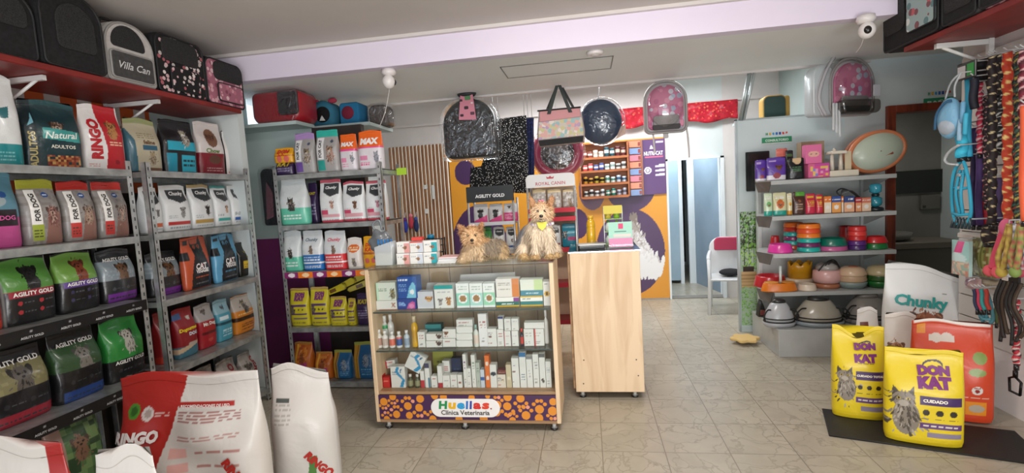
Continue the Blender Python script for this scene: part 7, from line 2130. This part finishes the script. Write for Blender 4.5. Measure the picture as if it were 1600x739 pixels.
for i, c in enumerate(['4a2a6a', '5a2a7a', 'c02a2a', 'd8403a', 'c83030']):
    bowl('%s bowl, %s of the stack right of the green bowl' % (['deep purple', 'purple', 'dark red', 'light red', 'red'][i], ['bottom', 'second', 'third', 'fourth', 'top'][i]), 1346, 392, 4.73, 12.5, .040, c, None, zz, flare=.93, group='stacked red and purple bowls'); zz += .0415
bowl('red ribbed container behind the red and purple stack', 1328, 392, 4.99, 10, .19, 'b83030', None, z, flare=.95)
bowl('green bowl under the red one at the right end', 1377, 391, 4.74, 16, .050, '1c7a3a', None, z, flare=.92)
bowl('red bowl resting on the green one at the right end', 1377, 391, 4.74, 16, .055, 'c8262a', None, z + .0515, flare=.80)

z = GZ[3] + .001
t_ = None
bowl('large red bowl at the left end of the fourth gondola shelf', 1212, 446, 4.87, 24, .10, 'b8202a', 'c83038', z)
o = bowl('orange double bowl in front of the red one', 1222, 456, 4.70, 27, .075, 'd8761c', 'e89028', z, oval_=.45); 
for sx in (-.065, .07): MB().lathe([(.055, 0), (.06, .004), (.05, .006), (.02, -.01), (0, -.012)], 'e89a3a', 24).build('cup', PLAS, o, (sx, 0, .075))
MB().tube([(0, 0, .0), (0, 0, .17)], .012, 'cfd8d4', 10).build('bottle_neck', PLAS, o, (.02, .02, .05))
p = at(1250, 440, 'y', 5.08)
t_ = thing('crown_bowl', 'yellow crown shaped pet bed on a cream foot', 'pet bowl', (p.x, 5.08, z))
V = []; Fs = []; n = 40
for j, (r_, zz) in enumerate(((.105, .055), (.105, .17), (.105, .17))):
    for k in range(n):
        a = 2 * PI * k / n; zz2 = zz + (.05 * abs(math.sin(a * 3.5)) if j == 2 else 0); V.append((r_ * math.cos(a), r_ * math.sin(a) * .8, zz2))
for j in range(2):
    for k in range(n): Fs.append((j * n + k, j * n + (k + 1) % n, (j + 1) * n + (k + 1) % n, (j + 1) * n + k))
o = MB().add(V, Fs, S('d89a1a'), True).build('crown', PLAS, t_); o.modifiers.new('s', 'SOLIDIFY').thickness = .008
MB().lathe([(.125, 0), (.125, .05), (.11, .056), (0, .056)], 'd0bca4', 30, sy=.8).build('foot', PLAS, t_)
bowl('low cream bowl beside the orange double bowl', 1267, 453, 4.70, 13.5, .055, 'd8c8b4', 'c8b8a4', z)
p = at(1294, 446, 'y', 4.88)
t_ = thing('dome_carrier', 'pale pink round bag with black straps on a copper foot', 'pet bag', (p.x - .012, 4.88, z)); t_.scale = (.92, .92, 1)
MB().lathe([(.115, 0), (.118, .03), (.10, .045), (0, .05)], 'a86a4c', 30).build('copper_foot', PLAS, t_)
MB().lathe([(.118, .05), (.125, .09), (.12, .15), (.10, .165)], 'd8a8a4', 30).build('body', PLAS, t_)
MB().lathe([(.10, .165), (.09, .20), (.06, .225), (0, .23)], '9a9490', 30).build('lid', PLAS, t_)
for q in range(3): MB().tube(catm([(-.10 + .03 * q, -.06, .16), (-.03 + .02 * q, -.07, .24), (.05 + .01 * q, -.05, .25 - .02 * q), (.11, -.03, .17)]), .006, '1c1a1a', 6).build('strap', NYLON, t_)
for px_, cs, l in ((1334, ('8a9a98', 'c8a888', 'd8b898'), 'beige domed bowl stack on a clear bowl'), (1378, ('1f6a2c', '2c5a24', 'c8b890'), 'green bowl stack with a beige dome at the right end')):
    p = at(px_, 446, 'y', 4.80)
    t_ = thing('domed_bowl', l, 'bowl', (p.x, 4.83, z))
    t_.scale = (.9, .9, 1); MB().lathe([(.10, 0), (.125, .035), (.128, .055), (.12, .06)], cs[0], 30).build('lower_bowl', PLAS, t_)
    MB().lathe([(.12, .06), (.128, .075), (.12, .10), (.122, .11)], cs[1], 30).build('middle_bowl', PLAS, t_)
    MB().lathe([(.122, .11), (.125, .13), (.10, .175), (.07, .19), (0, .195)], cs[2], 30).build('dome_lid', PLAS, t_)
    MB().ell((0, -.02, .19), (.045, .04, .01), 'b86a4c' if px_ < 1350 else 'b8a888', 20, 8).build('lid_badge', PLAS, t_)


def cone(label, px, yb, Y, w, h, c1, c2, z, foot=None, top='2a2a2a', sy=.75):
    p = at(px, yb, 'y', Y)
    t = thing('dome_carrier', label, 'pet carrier', (p.x, Y + w / 2 * sy, z + .001))
    MB().lathe([(w * .44, 0), (w * .50, .02), (w * .5, h * .14), (w * .46, h * .18)], foot or c2, 36, sy=sy).build('tray', PLAS, t)
    MB().lathe([(w * .455, h * .18), (w * .46, h * .30), (w * .40, h * .52), (w * .27, h * .80), (w * .22, h * .86)], c1, 36, sy=sy).build('dome', attr_mat('pale_plastic', .25, coat=.3), t)
    MB().lathe([(w * .22, h * .86), (w * .20, h * .95), (w * .12, h), (0, h)], top, 30, sy=sy).build('top_vent', PLAS, t)
    for q in (.185, .30): MB().tube([(w * (.468 - (q - .18) * .1) * math.cos(a), w * (.468 - (q - .18) * .1) * sy * math.sin(a), h * q) for a in np.linspace(0, 2 * PI, 37)], .006, '1c1c1c', 6, False).build('black_band', NYLON, t)
    for sx in (-1, 1): MB().tube(catm([(sx * w * .30, -w * .2 * sy, h * .62), (sx * w * .42, -w * .28 * sy, h * .62), (sx * w * .52, -w * .3 * sy, h * .42), (sx * w * .48, -w * .22 * sy, h * .22)]), .007, '1a1a1a', 6).build('carrying_strap', NYLON, t)
    return t


z = .246
cone('small silver dome carrier with black straps on the gondola base', 1224, 520, 4.575, .27, .245, 'b0b2b6', 'a8aab0', z)
cone('large beige dome carrier with black bands in the middle of the base', 1291, 520, 4.55, .41, .255, 'a8a294', '8e979e', z)
cone('dim grey dome carrier at the right of the base behind the sacks', 1370, 515, 4.60, .40, .26, '86827c', '7a7672', z, top='7a7672')
p = at(1186, 490, 'y', 5.0)
t_ = thing('black_pouch_stack', 'small dark bundle squeezed at the left end of the base', 'bundle', (1.60, 4.98, z))
MB().slab([(-.03, 0), (.035, 0), (.03, .07), (.0, .16), (-.02, .10)], 0, .10, '1c1e1c', .01).build('black_cloth', NYLON, t_)
MB().slab([(-.02, .02), (.03, .02), (.028, .07), (-.018, .07)], -.012, .0, '7a3a34', .004).build('red_strip', NYLON, t_)

# paw shaped yellow mat
pts = []
for k in range(48):
    a = 2 * PI * k / 48; r_ = .115 * (1 + .13 * math.cos(6 * a)); pts.append((r_ * math.cos(a) * 1.05, r_ * math.sin(a)))
p = at(1164, 536, 'z', 0.0)
o = MB().slab(pts, 0, .03, 'd8b878', .01).build('paw_mat', CLOTH, None, (p.x, p.y, .031), (-PI / 2, 0, 0)); o.rotation_euler = (PI / 2, 0, 0)
tag(o, 'small yellow scalloped plush mat on the floor by the partition', 'mat')

# ================================================================== CHAIR BEHIND THE PARTITION
pc = at(1136, 470, 'y', 6.15)
t_ = thing('plastic_armchair', 'white plastic armchair with a pink garment behind the partition', 'chair', (1.60, 6.02, 0), -.25)
WPL = 'd8dadc'
for sx in (-.24, .24):
    MB().tube([(sx, .0, 0), (sx * .95, .02, .42), (sx * .98, .0, .66)], .022, WPL, 8).build('leg', PLAS, t_)
    MB().tube([(sx, .46, 0), (sx * .92, .42, .44)], .022, WPL, 8).build('leg', PLAS, t_)
    MB().tube(catm([(sx * .98, -.01, .66), (sx, .15, .68), (sx * .95, .40, .70)]), .024, WPL, 8).build('armrest', PLAS, t_)
MB().box(-.23, .0, .40, .23, .44, .43, WPL, .01).build('seat', PLAS, t_)
MB().slab(arch(.48, .46, .14, .02, z=.42), .42, .46, WPL, .012).build('backrest', PLAS, t_)
g = MB().slab(arch(.36, .16, .06, .02, z=.72), .375, .418, 'b03a58', .018).build('garment', CLOTH, None, t_.location, t_.rotation_euler)
tag(g, 'crumpled pink garment hung over the plastic armchair', 'clothes')
g = MB().ell((0, .22, .475), (.13, .12, .043), '1c1c20').build('bag', CLOTH, None, t_.location, t_.rotation_euler)
tag(g, 'dark bag lying on the seat of the plastic armchair', 'bag')

# ================================================================== BATHROOM BEHIND THE BROWN DOOR
a, b = at(1401, 268, 'y', 7.15), at(1500, 298, 'y', 7.15)
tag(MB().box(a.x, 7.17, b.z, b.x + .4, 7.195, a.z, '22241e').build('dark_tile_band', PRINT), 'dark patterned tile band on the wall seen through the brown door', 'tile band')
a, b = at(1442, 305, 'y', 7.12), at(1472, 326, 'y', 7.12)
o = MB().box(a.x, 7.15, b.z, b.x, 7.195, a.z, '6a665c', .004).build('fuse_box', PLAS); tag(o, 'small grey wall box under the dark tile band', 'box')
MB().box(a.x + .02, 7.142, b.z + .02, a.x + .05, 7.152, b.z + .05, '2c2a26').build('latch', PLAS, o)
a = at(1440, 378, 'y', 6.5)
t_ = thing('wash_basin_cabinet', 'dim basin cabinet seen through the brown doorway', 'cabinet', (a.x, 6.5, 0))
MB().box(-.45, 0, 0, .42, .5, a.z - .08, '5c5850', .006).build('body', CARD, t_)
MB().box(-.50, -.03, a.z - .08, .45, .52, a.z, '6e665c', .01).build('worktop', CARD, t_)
MB().lathe([(.12, 0), (.2, .03), (.22, .10), (.20, .10), (.1, .02)], '77736c', 26).build('basin', PLAS, t_, (-.2, .25, a.z))

# ================================================================== RIGHT WALL: SLATWALL, LEASHES, TOYS
SWM = noise_mat('slatwall_board', 'c8c2bc', 'd0cac4', 3, .5)
XR = 2.55
t_ = thing('slatwall_panel', 'pale slatwall board on the right wall behind the leashes', 'wall panel', (XR, 0, 0))
m = MB()
for i in range(13):
    z0 = .40 + i * .145; m.box(-.018, 2.3, z0, -.002, 3.86, z0 + .137)
m.build('slats', SWM, t_)
MB().box(-.006, 2.3, .40, -.002, 3.855, 2.28, '5c5852').build('groove_backing', CARD, t_)


def R(px, py, X=2.42): return at(px, py, 'x', X)


def rope(label, px, y0, y1, rpx, cols, X=2.42, pitch=.05, grp='leashes hung on the right wall', name='dog_leash', px1=None, hook_=True, buckle=True, n=12):
    a = R(px, y0, X); b0 = R(px1 if px1 else px, y1, X)
    d = abs(a.y) ; r = rpx / F * math.hypot(a.y, .0) * .98
    k = max(20, int((a.z - b0.z) / (pitch / 11)))
    pts = [(a.x + .004 * math.sin(i * .35), a.y + (b0.y - a.y) * i / k + .003 * math.sin(i * .21), a.z + (b0.z - a.z) * i / k) for i in range(k + 1)]
    o = MB().tube(pts, r, n=n, spiral=(cols, pitch, 1) if 'fleck' in label else (cols, pitch)).build(name, ROPE)
    if hook_:
        MB().tube([(XR - .019, a.y, a.z + .02), (a.x, a.y, a.z + .012), (a.x - .02, a.y, a.z + .03)], .004, 'b0b0b0', 6).build('hook', PLAS, o)
    if buckle:
        MB().tube([(b0.x, b0.y, b0.z), (b0.x, b0.y, b0.z - .03)], r * .8, '1a1a1a', 8).build('clasp', PLAS, o)
    return tag(o, label, 'leash', grp)


K, CR, OR = '1c1014', 'd8c89a', 'c8421c'
rope('black rope leash with cream flecks, hanging longest in the middle', 1550, 88, 350, 5.0, [K, K, K, K, CR, K], 2.34, .055)
rope('black rope leash with small cream flecks, a loop beside the longest one', 1558, 86, 150, 4.2, [K, K, K, K, CR], 2.40, .05)
rope('wide black webbing strap at the top left of the leashes', 1533, 93, 128, 6.5, ['100c0e', '140f11'], 2.40, .5, buckle=False)
rope('second black webbing strap behind the cream flecked leash', 1547, 93, 132, 5.0, ['120d10', '161113'], 2.49, .5, buckle=False)
rope('third black webbing strap left of the orange rope', 1562, 92, 128, 5.0, ['120d10', '161113'], 2.49, .5, buckle=False)
rope('orange rope leash with cream flecks', 1574, 82, 400, 5.2, ['b8381a', 'c04018', 'e8c880', 'e8c880', 'b8381a', 'a83018'], 2.34, .06)
rope('dark green and black twisted rope leash', 1586, 84, 345, 3.6, ['101414', '101414', '2c5a44', '101414', '8a3a24', '14181a'], 2.45, .045)
rope('black and grey green twisted rope leash right of the dark green one', 1592, 80, 350, 3.8, ['0f1012', '3a5a4a', '101012', 'a89a4a', '101012'], 2.32, .045)
rope('crimson and white striped rope leash at the right edge', 1600, 78, 200, 5.5, ['5c1024', '7a1830', 'd8b0b0', '4a0c1c'], 2.28, .05)
rope('neon orange strap leash at the right edge', 1601, 165, 345, 5.0, ['d8542c', 'e0603a'], 2.19, .4)
rope('bright pink and white thin twisted leash', 1531, 130, 240, 3.4, ['c82a48', 'd83a58', 'e8c8c8', 'a81c38'], 2.37, .03)
rope('thin black leash with pink flecks', 1540, 150, 320, 2.6, ['241418', '241418', 'c89090', '1c1012'], 2.38, .035)
rope('black and white coiled bungee leash', 1562, 130, 235, 4.0, ['141414', '141414', 'd0d0cc', '141414'], 2.45, .028)
rope('grey and brown thin twisted leash behind the bungee one', 1553, 150, 300, 2.6, ['5a4a44', '8a7468', '2c2422'], 2.45, .03)
rope('purple webbing leash in two strands', 1530, 240, 352, 4.0, ['3c2458', '482c68'], 2.40, .4)
rope('second purple webbing leash behind the pink one', 1560, 278, 345, 5.0, ['3a2850', '44305c'], 2.45, .4)
rope('dark violet strap beside the cyan harness', 1521, 200, 352, 3.2, ['30204c', '3a2858'], 2.41, .4)
rope('red strap between the purple ones', 1541, 266, 350, 4.2, ['a01c28', 'b0242e'], 2.44, .4)
rope('thick black rope knot with cream flecks under the longest leash', 1546, 352, 378, 8.5, [K, K, K, CR, K], 2.36, .05, hook_=False)
rope('red and white braided leash hanging lowest', 1588, 470, 570, 4.0, ['b02434', 'b02434', 'd8b8b0', '1c1418'], 2.36, .03)
# square carabiner of the lowest leash
a = R(1586, 602, 2.36)
o = MB().tube([(a.x, a.y - .035, a.z - .045), (a.x, a.y - .04, a.z + .03), (a.x, a.y, a.z + .05), (a.x, a.y + .04, a.z + .03), (a.x, a.y + .035, a.z - .045), (a.x, a.y - .035, a.z - .045)], .007, '1a1a1a', 8).build('carabiner', METAL)
MB().tube([(a.x, a.y, a.z + .05), (a.x, a.y, a.z + .085)], .012, '201c1c', 8).build('swivel', METAL, o); tag(o, 'black square carabiner at the end of the lowest red and white leash', 'carabiner')

# price tag holder, light blue muzzle bag, cyan harness
a = R(1511, 110, 2.30)
t_ = thing('price_tag_holder', 'black double price tag holder with white and green tags', 'tag', a)
MB().box(-.006, -.075, -.05, .006, .075, .05, '141416', .004).build('frame', PLAS, t_)
MB().box(-.009, .005, -.04, -.005, .065, .03, 'c8c4c4').build('white_tag', CARD, t_); MB().box(-.009, -.062, -.035, -.005, -.012, .035, '3a9a4a').build('green_tag', CARD, t_)
MB().tube([(.0, 0, .05), (XR - .02 - a.x, 0, .05)], .004, 'b0b0b0', 6).build('arm', PLAS, t_)
LB, LP = attr_mat('pale_blue_nylon', .45, .4, 30), None
a = R(1484, 185, 2.22)
t_ = thing('travel_pouch', 'light blue pet pouch with pink trim hanging left of the leashes', 'pouch', a)
MB().ell((0, 0, 0), (.05, .085, .125), '7ab0d0', 20, 14).ell((-.012, -.01, -.045), (.044, .062, .06), 'a8b4c0', 16, 10).build('body', LB, t_)
MB().tube(catm([(-.05, .05, -.06), (-.055, .03, .03), (-.05, -.03, .09), (-.03, -.06, .10)]), .008, '2c5a7c', 6).build('seam', NYLON, t_)
MB().tube(catm([(0, .04, .12), (0, .01, .19), (0, -.03, .23), (.02, -.06, .26)]), .006, 'a8aeb0', 6).tube(catm([(0, -.04, .12), (0, -.04, .19), (.02, -.06, .26)]), .006, 'a8aeb0', 6).build('strap', NYLON, t_)
MB().tube([(.02, -.06, .26), (XR - .02 - a.x, -.06, .27)], .004, 'b0b0b0', 6).build('hook', PLAS, t_)
for q, (dy, dz) in enumerate(((-.11, .02), (-.135, -.05), (-.09, -.08))): MB().tube(catm([(0, dy, dz + .06), (-.01, dy - .01, dz), (0, dy + .008, dz - .06)]), .012, ['6fa8cc', '3fb0d0', '9cc0d8'][q], 8).build('dangling_strap', NYLON, t_)
a = R(1488, 243, 2.26)
o = MB().tube(catm([(0, -.06, .06), (0, .02, .03), (0, .065, -.02), (0, .03, -.05), (0, -.05, -.06)]), .008, 'b8bcbc', 8).build('white_hanger', PLAS, None, a)
MB().tube([(0, -.06, .06), (XR - .02 - a.x, -.06, .065)], .004, 'b0b0b0', 6).build('arm', PLAS, o); tag(o, 'white curved plastic hanger under the light blue pouch', 'hanger')


def harness(label, px, y0, y1, wpx, col, X):
    a = R(px, y0, X); b = R(px, y1, X); H_ = a.z - b.z; w = wpx / F * a.y
    t = thing('dog_harness', label, 'harness', a)
    for sx in (-1, 1):
        MB().tube(catm([(0, 0, 0), (-.01, sx * w * .25, -H_ * .12), (-.01, sx * w * .42, -H_ * .38), (0, sx * w * .45, -H_ * .8), (0, sx * w * .2, -H_)]), .010, col, 8).build('side_strap', NYLON, t)
        MB().tube(catm([(0, sx * w * .1, -H_ * .15), (-.02, sx * w * .12, -H_ * .5), (0, sx * w * .08, -H_ * .85)]), .009, col, 8).build('chest_strap', NYLON, t)
    for q in (.2, .42, .82): MB().tube([(-.004, -w * .4 * min(1, q * 2), -H_ * q), (-.015, 0, -H_ * q - .01), (-.004, w * .4 * min(1, q * 2), -H_ * q)], .009, col, 8).build('cross_strap', NYLON, t)
    for q in (.22, .42): MB().box(-.022, -.012, -H_ * q - .012, -.004, .012, -H_ * q + .008, 'a8b0b4', .003).build('buckle', PLAS, t)
    MB().tube([(0, 0, 0), (0, 0, .03), (XR - .02 - a.x, 0, .035)], .004, 'b0b0b0', 6).build('hook', PLAS, t)
    return t


harness('cyan harness with crossed straps hanging at the left of the leashes', 1504, 250, 352, 38, '2fa4c4', 2.30)
harness('small light blue patterned harness above the orange sack', 1542, 456, 505, 26, '5a9aa8', 2.36)
rope('cyan nylon leash folded above the crossed strap harness', 1513, 122, 245, 4.2, ['2a9cc0', '34a8cc'], 2.33, .4)
rope('bright cyan loop leash hanging left of the black straps', 1503, 195, 245, 7.0, ['2fb0d0', '3ac0dc', '2aa0c0'], 2.30, .06)
rope('dark navy strap behind the cyan leash', 1522, 122, 170, 5.0, ['10121c', '161828'], 2.30, .4, buckle=False)
a = R(1502, 352, 2.30)
t_ = thing('comb_set', 'row of dark grooming combs with grey handles under the cyan harness', 'combs', a)
for i in range(6): MB().tube([(0, .06 - i * .028, .05), (-.01, .072 - i * .03, -.02)], .008, '2c4048', 8).build('comb', PLAS, t_)
MB().tube([(0, .08, .045), (0, -.10, .045), (XR - .02 - a.x, -.10, .045)], .005, 'a0a8ac', 6).build('rail', PLAS, t_)

# rail and hanging packs
a0, a1 = R(1498, 366, 2.44), R(1600, 372, 2.44)
o = MB().box(2.43, 2.55, a0.z - .02, 2.53, a0.y, a0.z + .01, 'cfcac2', .003).build('display_rail', PLAS); tag(o, 'white rail on the slatwall under the leashes', 'rail')


def pack(label, x0, x1, y0, y1, X, base, ops, name='toy_pack', d=.02, group=None):
    P_, w, h, r = face(x0, x1, y0, R((x0 + x1) / 2, y1, X).z, 'x', X)
    A = Art(w, h, max(10, int((x1 - x0) * .9)), max(10, int((y1 - y0) * .9)), base, int(x0)); ops(A)
    nv, nu = A.U.shape; mb = MB(); bul = np.sin(A.U * PI) * np.sin(A.V * PI) * -.03
    V = np.stack([(A.U - .5) * w, bul, A.V * h], -1).reshape(-1, 3)
    mb.add(V, [(j * nu + i, j * nu + i + 1, (j + 1) * nu + i + 1, (j + 1) * nu + i) for j in range(nv - 1) for i in range(nu - 1)], A.C.reshape(-1, 3), True)
    mb.add([(-w / 2, 0, 0), (w / 2, 0, 0), (w / 2, 0, h), (-w / 2, 0, h), (-w / 2, d, 0), (w / 2, d, 0), (w / 2, d, h), (-w / 2, d, h)], [(4, 5, 6, 7), (0, 1, 5, 4), (1, 2, 6, 5), (2, 3, 7, 6), (3, 0, 4, 7)], S(base))
    o = mb.build(name, FILM, None, P_, (0, 0, r))
    MB().tube([(0, -.01, h + .01), (0, XR - .02 - P_.x, h + .012)], .0035, 'b0b0b0', 6).build('hook', PLAS, o)
    return tag(o, label, 'pack', group)


pack('pastel cat toy card with a pink window', 1487, 1514, 376, 430, 2.34, 'a8c8c4', lambda A: (A.rect(0, .45, 1, 1, 'a0ccc8'), A.rect(.35, .68, .75, .98, 'd84a8a'), A.ell(.5, .5, .42, .25, 'c8e0e0'), A.rect(0, 0, 1, .38, 'b89a88'), A.mottle(0, 0, 1, .42, ['c88a78', 'd8c0a8', '9ab0a0'], .12, .8)))
def sticks(A):
    A.rect(0, 0, 1, 1, '6a6a3a')
    for i in range(9): A.rect(i / 9, 0, (i + .45) / 9, .9, ['8a8a4a', '7a5a34', '9a9a5c'][i % 3])
    A.mottle(0, 0, 1, 1, ['a8a878', '5a5a2c'], .1, .25)
pack('clear bag of olive green chew sticks', 1519, 1552, 372, 432, 2.43, '6a6a3a', sticks)
pack('pale pink card pack half hidden by the white sack', 1508, 1528, 434, 452, 2.42, 'c8a8a8', lambda A: A.ell(.4, .6, .2, .2, '8a6a7a'))
pack('beige card strip on the slatwall under the chew sticks', 1530, 1565, 436, 452, 2.47, 'a89a84', lambda A: A.lines(.1, .3, .9, .7, 1, '8a7c68'))
for k, (px_, c, l) in enumerate(((1522, ['1c2440', '242c4c'], 'navy'), (1528, ['a82440', 'b83050'], 'crimson'), (1533, ['3a9a94', '2c8a88'], 'teal'), (1540, ['b03a2a', 'a03024'], 'brick red'))):
    rope('%s flat collar strap under the beige card' % l, px_, 452, 484, 2.6, c, 2.32, .4, grp='collar straps under the beige card', name='dog_collar', px1=px_ + 5)
a = R(1560, 390, 2.30)
t_ = thing('chew_toy', 'coral pink rubber dog toy hanging beside the rope toys', 'toy', a)
MB().tube(catm([(0, -.04, .11), (0, -.01, .03), (0, .02, -.05), (0, .03, -.11)]), .022, 'd8506a', 10).build('stem', CLOTH, t_)
for s_ in (-.03, .03): MB().ell((0, .03 + s_, -.13), (.03, .032, .035), 'd85a64').build('knob', CLOTH, t_)
MB().ell((0, -.05, .13), (.03, .035, .05), 'd8688a').build('top_knob', CLOTH, t_)
MB().tube([(0, -.05, .17), (XR - .02 - a.x, -.05, .18)], .004, 'b0b0b0', 6).build('hook', PLAS, t_)
for k, (px_, cs, l) in enumerate(((1577, ['a8903a', 'b89c50', '8c6434'], 'yellow and amber'), (1586, ['b8bcc8', '5a5c68', 'd8d8dc'], 'grey and white'), (1594, ['748a44', 'a04a44', 'a88c50'], 'lime and red'), (1601, ['a03c4c', 'b8b0a8', '4a4a5c'], 'red and white'))):
    a = R(px_, 350, 2.20 + .07 * (k % 2)); b = R(px_ - 12 + 2 * k, 425, 2.20 + .07 * (k % 2))
    t_ = thing('rope_toy', '%s knotted rope toy on the right wall' % l, 'toy', a, 0, 'knotted rope toys')
    d_ = b - a
    for s_ in (-.012, .012): MB().tube(catm([(0, 0, 0), (0, s_ + d_.y * .3, d_.z * .3), (-.01, s_ * 2 + d_.y * .7, d_.z * .7), (0, d_.y, d_.z)]), .013, n=10, spiral=(cs, .05)).build('rope', ROPE, t_)
    MB().ell((0, d_.y, d_.z), (.026, .026, .03), cs[0]).build('knot', ROPE, t_)
    MB().tube([(0, 0, 0), (0, 0, .02), (XR - .02 - a.x, 0, .025)], .004, 'b0b0b0', 6).build('hook', PLAS, t_)
# dark leash bundle low
a = R(1582, 440, 2.32)
t_ = thing('leash_bundle', 'bundle of black leashes with metal clips low on the right wall', 'leash', a)
MB().box(-.006, -.05, -.02, .006, .07, .09, '141414', .003).build('header_card', CARD, t_)
MB().box(-.010, .02, .0, -.006, .06, .07, 'c4bfb4').build('label', CARD, t_)
for i in range(6):
    y = .07 - i * .026; MB().tube(catm([(0, y, 0), (-.02, y + .02, -.12), (.0, y + .03 * math.sin(i), -.24), (-.01, y - .01, -.36 + .03 * (i % 3))]), .009, ['1a1818', '26201c', '3a2a1c'][i % 3], 8).build('strap', NYLON, t_)
for i in range(3):
    MB().tube([(0 + .03 * math.cos(q) * 0, .05 - i * .05 + .03 * math.cos(q), -.12 - i * .04 + .03 * math.sin(q)) for q in np.linspace(0, 2 * PI, 17)], .005, '8a8a88', 6, False).build('ring', METAL, t_)
MB().tube([(0, 0, .08), (XR - .02 - a.x, 0, .085)], .004, 'b0b0b0', 6).build('hook', PLAS, t_)
rope('brown looped leash left of the black bundle', 1565, 458, 520, 2.6, ['6a4a2c', '7a5634'], 2.38, .4)
rope('olive green strap left of the brown loop', 1557, 468, 505, 2.4, ['4a5a30', '56663a'], 2.42, .4)
# hanging packs above the far left of the shelving
p = at(417, 300, 'y', 4.20)
t_ = thing('wrapped_toy', 'dark toy in clear film hanging beside the cat food shelves', 'toy', (p.x, 4.22, 1.40))
MB().slab(arch(.13, .52, .05, .02), 0, .03, '2a2830', .01).build('backing', FILM, t_)
MB().slab([(-.03, .05), (.04, .08), (.05, .3), (.0, .40), (-.02, .25)], -.02, -.002, '8a5a68', .008).build('pink_figure', CLOTH, t_)
MB().slab(arch(.14, .53, .05, .02), -.03, -.026, 'ffffff', .002).build('clear_wrap', CLEAR, t_)
MB().tube([(0, .01, .52), (0, .13, .55)], .004, 'b0b0b0', 6).build('hook', PLAS, t_)
